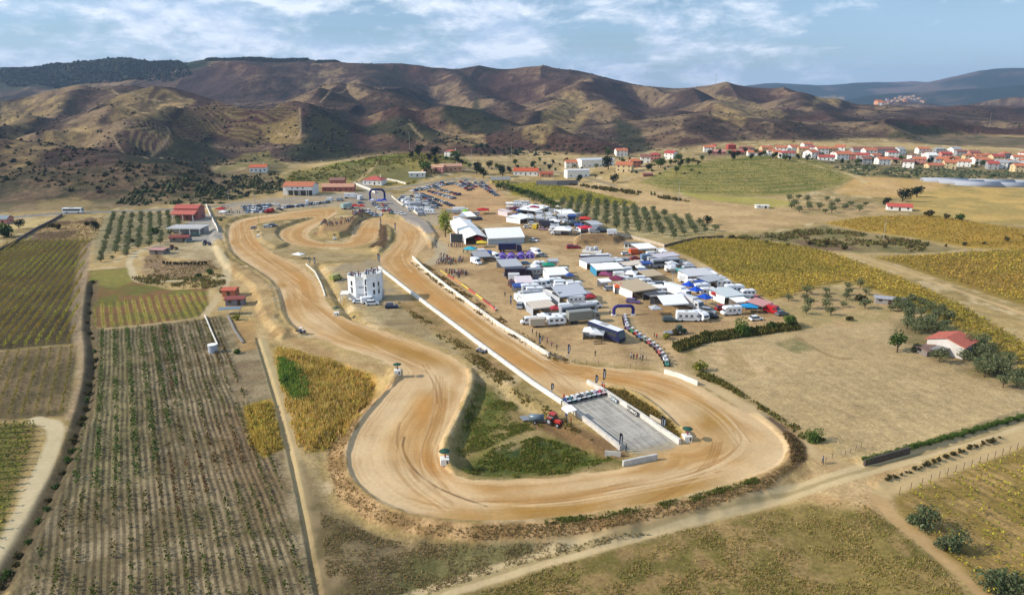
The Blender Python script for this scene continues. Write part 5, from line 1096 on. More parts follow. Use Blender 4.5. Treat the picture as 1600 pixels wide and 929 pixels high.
# farmhouse on the right with its open shed
o = hb('farmhouse', 8.5, 9.5, 3.4, Ac((222, 216, 208)), Ac((200, 106, 84)), floors=1, cols=1, chim=False, rise=1.5, side=False); put(o, 1484, 548, 38, 'white-walled farmhouse with bright red roof among olive trees', 'farmhouse')
o = empty('open_shed'); MB().box(0, 0, 2.2, 5, 3, .12).build('roof', M_metal, o)
for a in (-2.3, 2.3):
    for b_ in (-1.3, 1.3): MB().tube((a, b_, -.5), (a, b_, 2.2), .07).build('post', M_wood, o)
put(o, 1466, 556, 35, 'open shed with grey sheet roof against the farmhouse', 'shed')
put(hb('pig_shed', 7, 4, 1.6, STONE, Ac((140, 110, 96)), floors=1, cols=2, chim=False, rise=.4), 1452, 551, 20, 'low brownish shed left of the white farmhouse', 'shed')
o = hb('long_shed', 9, 3.4, 2.0, Ac((170, 164, 160)), Ac((178, 178, 186)), floors=1, cols=3, chim=False, rise=.3); put(o, 1389, 474, -22, 'long grey metal shed at the edge of the golden vineyard', 'shed')
put(hb('farm_shed', 14, 7, 2.6, WHITE, Ac((206, 92, 76)), floors=1, cols=3, chim=False), 1404, 328, -20, 'white shed with red roof alone on the golden slope', 'shed')
put(hb('hut', 8, 4, 1.8, WHITE, WHITE, floors=1, cols=2, chim=False, rise=.2), 1190, 325, -4, 'low white hut by the row of bushes under the terraces', 'hut')
for n_, (a, b_, w_) in enumerate([(1475,284,34),(1500,287,34),(1525,290,34),(1548,286,34),(1572,291,34),(1596,287,34)]):
    o = empty('greenhouse'); pr = [(4.5*math.cos(t_), .4+2.9*math.sin(t_)) for t_ in np.linspace(0, math.pi, 9)]
    MB().prismx([(4.5, -.8)]+pr+[(-4.5, -.8)], -w_/2, w_/2).build('cover', M_fabric, o, True, color=Ac((176, 180, 188)))
    MB().box(-w_/2-.05, 0, -.2, .1, 2.4, 2.2).build('door', M_metal, o)
    put(o, a, b_, -6, 'pale grey poly tunnel near the village, %s from the left' % ordw(n_+1), 'greenhouse', 'poly tunnels below the village')
# prefab hut in the paddock
o = hb('prefab_hut', 9, 3.6, 2.6, WHITE, Ac((120, 124, 128)), floors=1, cols=5, chim=False, rise=.35); put(o, 990, 388, -8, 'white prefabricated hut with grey roof by the paddock wall', 'hut')
# ------------------------------------------------------------------ race control tower
tw = empty('control_tower'); L1 = [(-7.4, 4.5), (-7.2, -.2), (-3.6, -3.0), (.1, -3.1), (.1, 4.5)]; R1 = [(.12, -3.9), (1.4, -4.6), (5.2, -4.4), (6.9, -1.6), (6.9, 5.2), (.12, 5.2)]
def slab(pts, z0, z1):
    m = MB(); n = len(pts); m.add([(a, b_, z0) for a, b_ in pts]+[(a, b_, z1) for a, b_ in pts], [tuple(range(n-1, -1, -1)), tuple(range(n, 2*n))]+[(i, (i+1) % n, (i+1) % n+n, i+n) for i in range(n)]); return m
slab(L1, -1, 10.2).build('west_block', M_plaster, tw, color=Ac((240, 242, 244), .95)); slab(R1, -1, 11.6).build('east_block', M_plaster, tw, color=Ac((236, 240, 244), .95))
def parapet(pts, z, h, nm):
    m = MB()
    for (a, b_), (c, d) in zip(pts, pts[1:]+pts[:1]):
        L = math.hypot(c-a, d-b_); m.box((a+c)/2, (b_+d)/2, z, L+.24, .24, h, math.atan2(d-b_, c-a))
    m.build(nm, M_plaster, tw, color=WHITE)
parapet(L1, 10.2, .95, 'parapet'); parapet(R1, 11.6, .95, 'parapet')
def wall_win(p, q, f_, z, w_, h_):
    x = p[0]+(q[0]-p[0])*f_; y = p[1]+(q[1]-p[1])*f_; L = math.hypot(q[0]-p[0], q[1]-p[1]); nx, ny = (q[1]-p[1])/L, -(q[0]-p[0])/L
    MB().box(x+nx*.03, y+ny*.03, z, w_, .12, h_, math.atan2(q[1]-p[1], q[0]-p[0])).build('window', M_glass, tw)
for z in (3.4, 6.8):
    wall_win(L1[0], L1[1], .5, z, .8, 1.8); wall_win(L1[1], L1[2], .5, z, .9, 2.1)
    wall_win(R1[1], R1[2], .75, z, .8, 2.0); wall_win(R1[2], R1[3], .5, z, .9, 2.0)
for z in (1.6, 4.6, 7.6): wall_win(R1[0], R1[1], .55, z, .7, 2.6)
MB().box(-1.2, -3.4, 2.9, 2.6, .5, .25).build('ledge', M_plaster, tw, color=GREYW)
MB().box(-8.6, -.5, 3.0, 3.6, 5.4, .3).build('porch_roof', M_plaster, tw, color=WHITE)
for a, b_ in ((-10.2, -3.0), (-7.2, -3.0), (-10.2, 2.0)): MB().box(a, b_, -1, .35, .35, 4).build('porch_column', M_plaster, tw, color=WHITE)
MB().box(1.6, -5.4, 2.4, 3.8, 2.2, .3).build('entrance_canopy', M_plaster, tw, color=WHITE)
MB().tube((7.4, 1.0, -1), (7.4, 1.0, 13.5), .09).build('mast', M_metal, tw)
m = MB()
for k_ in range(9): m.box(7.4+k_*.02, -1.6+k_*.45, .3+k_*.42, 1.4, .45, .12)
m.build('outside_stair', M_metal, tw)
for a, b_, h_ in ((3.2, 3.8, 3.4), (-5.5, 3.2, 2.6), (5.6, 4.4, 2.8)): MB().tube((a, b_, 10.2), (a, b_, 10.2+h_+1.4), .05, .03, 5).build('aerial', M_metal, tw)
for a, b_, z in ((-5.6, -1.75, 5.6), (6.3, -2.9, 5.8), (1.0, -4.6, 9.9)): MB().box(a, b_, z, .8, .4, .55).build('air_conditioner', M_plaster, tw, color=GREYW)
MB().box(-1.2, -3.16, 5.9, 2.2, .06, .9).build('notice_panel', M_fabric, tw, color=Ac((190, 196, 206)))
m = MB()
for k_ in range(9): m.tube((-9.9+k_*.42, -3.0, 3.3), (-9.9+k_*.42, -3.0, 4.2), .03, .03, 4)
m.tube((-9.9, -3.0, 4.2), (-6.5, -3.0, 4.2), .03, .03, 4); m.build('porch_railing', M_metal, tw)
TWX, TWY, TWZ = G(571, 468)
tw.location = (TWX, TWY+1.0, TWZ); tw.rotation_euler = (0, 0, math.radians(4)); tw.scale = (.84, .84, .8); tag(tw, 'white faceted race control tower with slit windows and people on the roof', 'tower')
# ------------------------------------------------------------------ walls and barriers
def wall_run(name, pts, h, th, mat, col, label, cat, dz=-.4, off=0, group=None, step=4.0):
    P = [G(*p) for p in pts]; Q_ = []
    for a, b_ in zip(P, P[1:]):
        n = max(1, int(math.hypot(b_[0]-a[0], b_[1]-a[1])/step))
        for k in range(n): Q_.append((a[0]+(b_[0]-a[0])*k/n, a[1]+(b_[1]-a[1])*k/n))
    Q_.append(P[-1][:2]); m = MB(); vs = []; n = len(Q_)
    for i, (x, y) in enumerate(Q_):
        x0, y0 = Q_[max(i-1, 0)]; x1, y1 = Q_[min(i+1, n-1)]; L = math.hypot(x1-x0, y1-y0); nx, ny = -(y1-y0)/L*th/2, (x1-x0)/L*th/2; z = max(zat(x, y), zat(x+nx*3, y+ny*3), zat(x-nx*3, y-ny*3)) if dz < 0 else zat(x, y)
        vs += [(x-nx, y-ny, z+dz), (x+nx, y+ny, z+dz), (x+nx, y+ny, z+h), (x-nx, y-ny, z+h)]
    fs = [(0, 1, 2, 3), (4*n-1, 4*n-2, 4*n-3, 4*n-4)]
    for i in range(n-1):
        for k in range(4): fs.append((4*i+k, 4*i+(k+1) % 4, 4*i+4+(k+1) % 4, 4*i+4+k))
    m.add(vs, fs); o = m.build(name, mat, color=col); return tag(o, label, cat, group)
WB = Ac((232, 226, 212), .92)
wall_run('concrete_barrier', [(645,403),(662,420),(700,450),(780,509),(857,556)], .95, .55, M_conc, WB, 'long white concrete barrier along the paddock side of the main straight', 'barrier')
wall_run('concrete_barrier', [(592,419),(602,427),(640,457),(700,502),(745,536),(830,599),(878,631)], 1.0, .7, M_conc, Ac((226, 222, 214), .95), 'long white concrete barrier along the infield side of the main straight', 'barrier')
wall_run('concrete_barrier', [(880,633),(925,667),(970,703)], 1.1, .6, M_conc, Ac((214, 208, 198)), 'grey-white wall on the left side of the starting pad', 'barrier')
wall_run('concrete_barrier', [(918,599),(945,614),(1000,650),(1062,694)], 1.1, .6, M_conc, Ac((224, 218, 206)), 'pale wall on the right side of the starting pad', 'barrier')
wall_run('concrete_barrier', [(1038,583),(1062,590),(1090,602)], 1.2, .4, M_conc, WB, 'short white wall at the outer edge where the joining lane meets the track', 'barrier')
wall_run('concrete_barrier', [(973,728),(1000,722),(1026,717)], 1.2, .5, M_conc, Ac((206, 204, 198)), 'grey block wall at the lower corner below the starting pad', 'barrier')
wall_run('concrete_barrier', [(945,712),(970,713)], 1.0, .4, M_conc, Ac((180, 178, 170)), 'short low grey wall in the weeds left of the pad corner', 'barrier')
wall_run('curb', [(478,413),(492,425),(502,445),(508,463)], .45, .4, M_conc, WB, 'low white curb on the inner edge of the left branch', 'curb')
wall_run('yard_wall', [(322,321),(328,335),(335,350),(341,363)], 1.4, .3, M_plaster, WB, 'white curved yard wall right of the red farmhouse', 'wall')
wall_run('yard_wall', [(553,287),(575,296),(586,302)], 1.6, .3, M_plaster, WB, 'white wall left of the walled bungalow plot', 'wall')
wall_run('yard_wall', [(604,281),(620,284),(634,288)], 1.5, .3, M_plaster, WB, 'white wall right of the walled bungalow plot', 'wall')
wall_run('guard_rail', [(612,307),(625,318),(640,326),(655,336)], .8, .35, M_plaster, WB, 'white low rail between the road and the car park', 'rail')
wall_run('stone_wall', [(97,337),(60,357),(26,378),(0,392)], 1.2, .6, M_conc, Ac((96, 84, 84)), 'dark stone wall running down from the coach to the vineyard', 'wall')
wall_run('block_wall', [(838,290),(870,290),(903,289)], 4.0, .4, M_conc, Ac((132, 130, 136)), 'high grey block wall below the white depot', 'wall')
wall_run('paddock_wall', [(958,368),(985,372),(1010,378),(1038,386)], 1.5, .3, M_conc, Ac((204, 190, 168)), 'pale block wall behind the prefabricated hut', 'wall')
wall_run('paddock_wall', [(1038,386),(1060,380),(1092,373),(1130,371)], 1.2, .3, M_conc, Ac((120, 104, 86)), 'brown block wall between the olive grove and golden vineyard', 'wall')
wall_run('field_wall', [(1350,727),(1380,719),(1420,708)], 1.1, .5, M_conc, Ac((86, 78, 70)), 'dark stone retaining wall at the corner of the fallow field', 'wall')
wall_run('white_pipe', [(320,494),(330,518),(340,540)], .55, .35, M_plaster, WB, 'white irrigation pipe running down to the water tank', 'pipe', dz=.2)
wall_run('stone_heap_line', [(356,494),(366,516),(380,536)], .5, .6, M_conc, Ac((150, 144, 136)), 'line of loose grey stones in the plot below the hut', 'stone line')
o = empty('water_tank'); MB().tube((0, 0, -.3), (0, 0, 2.3), 1.25, 1.25, 20).build('drum', M_plaster, o, False, color=Ac((190, 196, 206))); MB().tube((0, 0, 2.3), (0, 0, 2.4), 1.3, 1.3, 20).build('lid', M_plaster, o, color=WHITE)
put(o, 333, 550, 0, 'round pale water tank in the furrowed field', 'tank')
# fences: post and wire
def fence(pts, sp, h, label, nm='wire_fence', col=(.16, .13, .10), pr=.05, rails=2, mesh_=False):
    P = [G(*p) for p in pts]; root = empty(nm, P[0]); x0, y0, z0 = P[0]; n = 0; m = MB(); Lp = None
    for a, b_ in zip(P, P[1:]):
        k_ = max(1, int(math.hypot(b_[0]-a[0], b_[1]-a[1])/sp))
        for q in range(k_+1 if b_ == P[-1] else k_):
            x = a[0]+(b_[0]-a[0])*q/k_; y = a[1]+(b_[1]-a[1])*q/k_; z = zat(x, y); n += 1
            if n < 95: MB().tube((x-x0, y-y0, z-z0-.3), (x-x0, y-y0, z-z0+h), pr, pr, 5).build('post', M_wood, root)
            c = (x-x0, y-y0, z-z0)
            if Lp:
                for r_ in range(rails):
                    hh = h*(1-.42*r_); m.tube((Lp[0], Lp[1], Lp[2]+hh-.06), (c[0], c[1], c[2]+hh-.06), .018, .018, 3)
            Lp = c
    m.build('wire', M_metal, root); return tag(root, label, 'fence')
fence([(664,418),(700,449),(740,480),(780,514),(830,546),(880,566),(935,570)], 3.0, 1.3, 'wire spectator fence along the top of the paddock bank')
fence([(985,575),(1010,562),(1000,548)], 2.5, 1.2, 'short wire fence beside the joining lane')
fence([(1290,722),(1300,716),(1320,712),(1345,700)], 1.6, 1.2, 'wooden field fence at the corner by the track')
fence([(1405,772),(1440,758),(1480,742),(1530,724),(1600,698)], 2.4, 1.6, 'row-end posts of the bottom right vineyard')
fence([(60,353),(97,337)], 4, 1.6, 'wire fence on the stone wall by the coach')
fence([(0,338),(60,334),(97,333)], 5, 1.2, 'roadside fence left of the coach')
# banners
def banner(p1, p2, h, col, label, z0=.15, text=None, tcol=WHITE, cat='banner', grp=None, back=None):
    (x, y, z), L, a = seg(p1, p2); o = empty('banner', (x, y, zat(x, y)), a)
    MB().box(0, 0, z0, L, .06, h).build('panel', M_fabric, o, color=col)
    for s_ in (-1, 1): MB().tube((s_*L/2, .05, -.2), (s_*L/2, .05, z0+h+.1), .04, .04, 5).build('post', M_metal, o)
    if text:
        cu = bpy.data.curves.new('lettering', 'FONT'); cu.body = text; cu.size = h*.92; cu.align_x = 'CENTER'; cu.align_y = 'CENTER'; cu.extrude = .01; cu.offset = .012
        tx = link(bpy.data.objects.new('lettering', cu)); tx.parent = o; tx.location = (0, -.05, z0+h/2); tx.rotation_euler = (math.pi/2, 0, 0); cu.materials.append(M_fabric); tx.color = (*tcol, 1)
        bpy.context.view_layer.update(); w_ = tx.dimensions.x
        sx_ = min(2.5, L*.9/w_) if w_ > 0 else 1
        me_ = bpy.data.meshes.new_from_object(tx.evaluated_get(bpy.context.evaluated_depsgraph_get())); bpy.data.objects.remove(tx)
        tx = link(bpy.data.objects.new('lettering', me_)); tx.parent = o; tx.location = (0, -.06, z0+h/2); tx.rotation_euler = (math.pi/2, 0, 0); tx.scale.x = sx_; tx.color = (*tcol, 1)
    return tag(o, label, cat, grp)
BC = [(Ac((214, 190, 96)), 'yellow'), (Ac((190, 90, 76)), 'red'), (Ac((216, 150, 90)), 'orange'), (Ac((226, 206, 90)), 'pale yellow'), (Ac((212, 90, 80)), 'light red'), (Ac((236, 214, 100)), 'lemon'), (Ac((186, 70, 76)), 'crimson'), (Ac((226, 120, 110)), 'pink')]
bp_ = [(688,424),(699,431),(710,438),(721,445),(732,453),(743,461),(754,469),(765,478),(774,486)]
for (c_, nm), a, b_ in zip(BC, bp_, bp_[1:]): banner(a, b_, .7, c_, nm+' sponsor banner on the fence below the spectators', grp='coloured fence banners')
def on_wall(p1, p2, h, col, text, label, tcol, dz=.1):
    (x, y, z), L, a = seg(p1, p2); o = banner(p1, p2, h, col, label, z0=dz, text=text, tcol=tcol); ax, ay = math.sin(a), -math.cos(a); o.location.x += ax*.42; o.location.y += ay*.42
    return o
on_wall((982,640),(998,651), 1.15, Ac((24, 22, 34)), 'KUMHO', 'black banner with white KUMHO lettering on the pad wall', WHITE)
on_wall((955,622),(966,630), 1.0, Ac((92, 120, 140)), 'CIN', 'blue-grey banner with white letters on the pad wall', WHITE)
banner((1015,655),(1033,665), 1.2, Ac((214, 200, 180)), 'blank pale board standing behind the pad wall')
# ------------------------------------------------------------------ vehicles
def wheels(root, xs, w, r_, th=.24):
    for x in xs:
        for s_ in (-1, 1):
            q = MB().tube((x, s_*(w/2-th*.5), r_), (x, s_*(w/2+.03), r_), r_, r_, 12).build('wheel', M_rubber, root)
def car_fn(kind):
    def f_():
        L, w, h = {'hatch': (3.9, 1.7, 1.45), 'saloon': (4.5, 1.75, 1.42), 'estate': (4.6, 1.78, 1.5), 'suv': (4.6, 1.9, 1.8)}[kind]; root = empty('car'); hb_ = h*.56
        MB().prism([(-L/2, .28), (L/2, .28), (L/2, hb_*.8), (L/2-.9, hb_+.02), (-L/2+.15, hb_+.02), (-L/2, hb_*.8)], -w/2, w/2).build('body', M_paint, root, color=WHITE, bevel=.05)
        f0, f1, r1, r0 = {'hatch': (.95, .35, -1.35, -1.75), 'saloon': (1.1, .45, -.95, -1.55), 'estate': (1.15, .5, -1.9, -2.15), 'suv': (1.15, .6, -1.8, -2.1)}[kind]
        q = .12; g = MB(); g.add([(f0, -w/2+.04, hb_), (f0, w/2-.04, hb_), (r0, w/2-.04, hb_), (r0, -w/2+.04, hb_), (f1, -w/2+q*1.6, h-.06), (f1, w/2-q*1.6, h-.06), (r1, w/2-q*1.6, h-.06), (r1, -w/2+q*1.6, h-.06)], [(0,3,2,1),(4,5,6,7),(0,1,5,4),(1,2,6,5),(2,3,7,6),(3,0,4,7)]).build('windows', M_glass, root)
        MB().box((f1+r1)/2, 0, h-.06, f1-r1, w-q*3, .06).build('roof', M_paint, root, color=WHITE)
        wheels(root, (-L*.31, L*.31), w, .31); return root
    return f_
def van_fn():
    root = empty('van'); L, w, h = 5.4, 2.0, 2.4
    MB().prism([(-L/2, .35), (L/2, .35), (L/2, 1.0), (L/2-.8, 1.25), (L/2-1.5, h), (-L/2, h)], -w/2, w/2).build('body', M_paint, root, color=WHITE, bevel=.06)
    MB().add([(L/2-.82, -w/2+.1, 1.3), (L/2-.82, w/2-.1, 1.3), (L/2-1.45, w/2-.15, h-.1), (L/2-1.45, -w/2+.15, h-.1)]+[(p-.08, a, b_) for p, a, b_ in ((L/2-.82, -w/2+.1, 1.3), (L/2-.82, w/2-.1, 1.3), (L/2-1.45, w/2-.15, h-.1), (L/2-1.45, -w/2+.15, h-.1))], [(0,1,2,3),(7,6,5,4),(0,4,5,1),(1,5,6,2),(2,6,7,3),(3,7,4,0)])
    wm = MB(); wm.prism([(L/2-.79, 1.28), (L/2-1.46, h-.08), (L/2-1.56, h-.12), (L/2-.9, 1.26)], -w/2+.12, w/2-.12).build('windscreen', M_glass, root)
    for s_ in (-1, 1): MB().box(L/2-1.75, s_*(w/2+.005), 1.35, .8, .04, .65).build('side_window', M_glass, root)
    wheels(root, (-L*.3, L*.31), w, .35); return root
def motorhome_fn():
    root = empty('motorhome'); L, w, h = 6.6, 2.3, 3.0
    MB().prism([(-L/2, .4), (L/2, .4), (L/2, 1.1), (L/2-.6, 1.35), (L/2-1.1, 1.9), (L/2-.5, 2.1), (L/2-.6, 2.75), (L/2-1.4, h), (-L/2, h)], -w/2, w/2).build('body', M_paint, root, color=WHITE, bevel=.06)
    MB().prism([(L/2-.58, 1.4), (L/2-1.03, 1.88), (L/2-1.13, 1.84), (L/2-.68, 1.36)], -w/2+.15, w/2-.15).build('windscreen', M_glass, root)
    for s_ in (-1, 1):
        for x in (-2.3, -.6, .9): MB().box(x, s_*(w/2+.005), 1.55, .8, .05, .55).build('side_window', M_glass, root)
        MB().box(-.6, s_*(w/2+.008), 1.15, L-1.6, .03, .12).build('stripe', M_paint, root, color=Ac((110, 130, 160)))
    MB().box(-.5, 0, h, .8, .7, .15).build('roof_vent', M_plaster, root, color=GREYW); wheels(root, (-1.7, 2.2), w, .36); return root
def caravan_fn():
    root = empty('caravan'); L, w, h = 5.6, 2.2, 2.55
    MB().prism([(-L/2+.2, .45), (L/2-.5, .45), (L/2-.05, 1.1), (L/2-.35, 2.1), (L/2-1.0, h), (-L/2+.5, h), (-L/2+.05, 2.2), (-L/2, 1.0)], -w/2, w/2).build('body', M_paint, root, color=WHITE, bevel=.06)
    for s_ in (-1, 1):
        for x in (-1.7, -.1, 1.4): MB().box(x, s_*(w/2+.005), 1.35, .85, .05, .6).build('side_window', M_glass, root)
    MB().box(L/2-.17, 0, 1.35, .12, 1.5, .55).build('front_window', M_glass, root); MB().box(L/2+.3, 0, .45, 1.2, .12, .1).build('hitch', M_metal, root)
    MB().box(0, 0, h, .7, .7, .12).build('roof_vent', M_plaster, root, color=GREYW); wheels(root, (-.1,), w, .33); return root
def truck_fn():
    root = empty('truck'); L, w = 10, 2.5
    MB().box(-1.2, 0, 1.0, 7.4, w, 2.7).build('box_body', M_paint, root, color=WHITE, bevel=.05)
    MB().prism([(2.7, .5), (4.9, .5), (4.9, 1.6), (4.55, 2.9), (2.7, 3.2)], -w/2+.03, w/2-.03).build('cab', M_paint, root, color=WHITE, bevel=.06)
    MB().prism([(4.93, 1.65), (4.6, 2.75), (4.5, 2.72), (4.83, 1.62)], -w/2+.2, w/2-.2).build('windscreen', M_glass, root)
    for s_ in (-1, 1): MB().box(3.9, s_*(w/2-.02), 1.65, .9, .05, .8).build('side_window', M_glass, root)
    MB().box(-.3, 0, .75, 9, 1.2, .25).build('chassis', M_metal, root); wheels(root, (-3.9, -2.7, 3.6), w, .5, .3); return root
def coach_fn():
    root = empty('coach'); L, w, h = 12, 2.55, 3.4
    MB().prism([(-L/2, .4), (L/2-.1, .4), (L/2, 1.4), (L/2-.5, h-.2), (L/2-.9, h), (-L/2, h)], -w/2, w/2).build('body', M_paint, root, color=WHITE, bevel=.08)
    for s_ in (-1, 1): MB().box(-.3, s_*(w/2+.005), 1.65, L-1.6, .05, 1.1).build('window_band', M_glass, root)
    MB().prism([(L/2-.0, 1.5), (L/2-.46, h-.3), (L/2-.56, h-.32), (L/2-.1, 1.48)], -w/2+.15, w/2-.15).build('windscreen', M_glass, root)
    MB().box(-1, 0, h, 2.4, 1.4, .22).build('roof_unit', M_plaster, root, color=GREYW); wheels(root, (-3.4, 3.7), w, .5, .3); return root
def trailer_fn():
    root = empty('box_trailer'); MB().box(0, 0, .5, 4.2, 2.1, 2.1).build('box_body', M_paint, root, color=WHITE, bevel=.04)
    MB().box(2.6, 0, .5, 1.2, .12, .12).build('hitch', M_metal, root); MB().box(-2.12, 0, .7, .04, 1.8, 1.7).build('ramp_door', M_plaster, root, color=GREYW); wheels(root, (-.3, .4), 2.1, .3); return root
VF = {'hatch': car_fn('hatch'), 'saloon': car_fn('saloon'), 'estate': car_fn('estate'), 'suv': car_fn('suv'), 'van': van_fn, 'motorhome': motorhome_fn, 'caravan': caravan_fn, 'truck': truck_fn, 'coach': coach_fn, 'trailer': trailer_fn}
CATN = {'hatch': 'car', 'saloon': 'car', 'estate': 'car', 'suv': 'car', 'trailer': 'trailer'}
def veh(kind, px, py, rz, col, label, group=None, roof=None, sc=1.0, world=None):
    x, y, z = G(px, py) if world is None else world
    o = place('v'+kind, VF[kind], x, y, z, math.radians(rz), sc, label, CATN.get(kind, kind), group)
    for c in KIDS.get(o.name, []):
        b_ = c.name.split('.')[0]
        if b_ in ('body', 'cab', 'box_body', 'roof'): c.color = (*(roof if (roof and b_ == 'roof') else col), 1)
    return o
CW = Ac((236, 238, 240), .95); CS = Ac((176, 180, 186)); CG = Ac((110, 114, 120)); CK = Ac((34, 36, 42)); CR = Ac((190, 34, 38)); CB = Ac((44, 74, 140)); CBL = Ac((120, 150, 180)); CDB = Ac((30, 40, 84)); CY = Ac((232, 200, 60)); CP = Ac((120, 90, 150)); CGR = Ac((70, 110, 84)); CM = Ac((96, 30, 44)); CBG = Ac((206, 192, 170)); COR = Ac((222, 96, 44))
CNAMES = [(CW, 'white'), (CS, 'silver'), (CG, 'grey'), (CK, 'black'), (CR, 'red'), (CB, 'blue'), (CBL, 'pale blue'), (CDB, 'navy'), (CW, 'white'), (CS, 'silver'), (CW, 'white'), (CG, 'grey')]
def car_row(p1, p2, n, ang, where, group, kinds=('hatch', 'saloon', 'estate', 'suv'), seed=0, cols=CNAMES, gaps=0.05):
    a = G(*p1); b_ = G(*p2); r = random.Random(seed+int(p1[0]))
    for k in range(n):
        if r.random() < gaps: continue
        f_ = k/max(1, n-1); x = a[0]+(b_[0]-a[0])*f_; y = a[1]+(b_[1]-a[1])*f_; c, nm = r.choice(cols); kd = r.choice(kinds)
        veh(kd, 0, 0, ang+r.uniform(-4, 4)+(180 if r.random() < .3 else 0), c, '%s %s, %s in %s' % (nm, {'hatch': 'hatchback', 'suv': 'tall car', 'saloon': 'saloon', 'estate': 'estate'}.get(kd, kd), ordw(k+1), where), group, world=(x, y, zat(x, y)))
def rowdir(p1, p2): _, L, a = seg(p1, p2); return math.degrees(a)
for p1, p2, n, where in [((644,299),(708,287),24,'the back row of the car park from left'),((650,303),(686,322),13,'the front slanting car park row from left'),((669,299),(712,312),14,'the second slanting car park row from left'),
        ((712,287),(733,298),7,'the left row of the dark cluster from top'),((721,285),(738,296),7,'the middle row of the dark cluster from top'),((728,283),(742,293),6,'the right row of the dark cluster from top'),((742,286),(776,306),11,'the car park row beside the olive trees from top'),((655,296),(690,287),11,'the second row along the village road from left'),((660,304),(706,322),14,'the middle slanting car park row from left'),((684,296),(716,305),10,'the short slanting car park row from left'),((752,286),(770,300),7,'the inner row beside the olive trees from top')]:
    car_row(p1, p2, n, rowdir(p1, p2)+80, where, 'cars in the car park', seed=3)
for p1, p2, n, where in [((381,325),(421,322),11,'the upper row of the left lot'),((384,329),(418,327),9,'the middle row of the left lot'),((388,332),(414,331),7,'the lower row of the left lot'),((444,325),(478,322),10,'the row below the garage building'),((487,320),(512,317),8,'the row below the pink building'),((584,319),(600,330),6,'the row below the blue arch'),((600,321),(612,333),6,'the row right of the blue arch'),((560,332),(596,337),8,'the row behind the spectator mound')]:
    car_row(p1, p2, n, 80, where, 'cars parked along the road', seed=9)
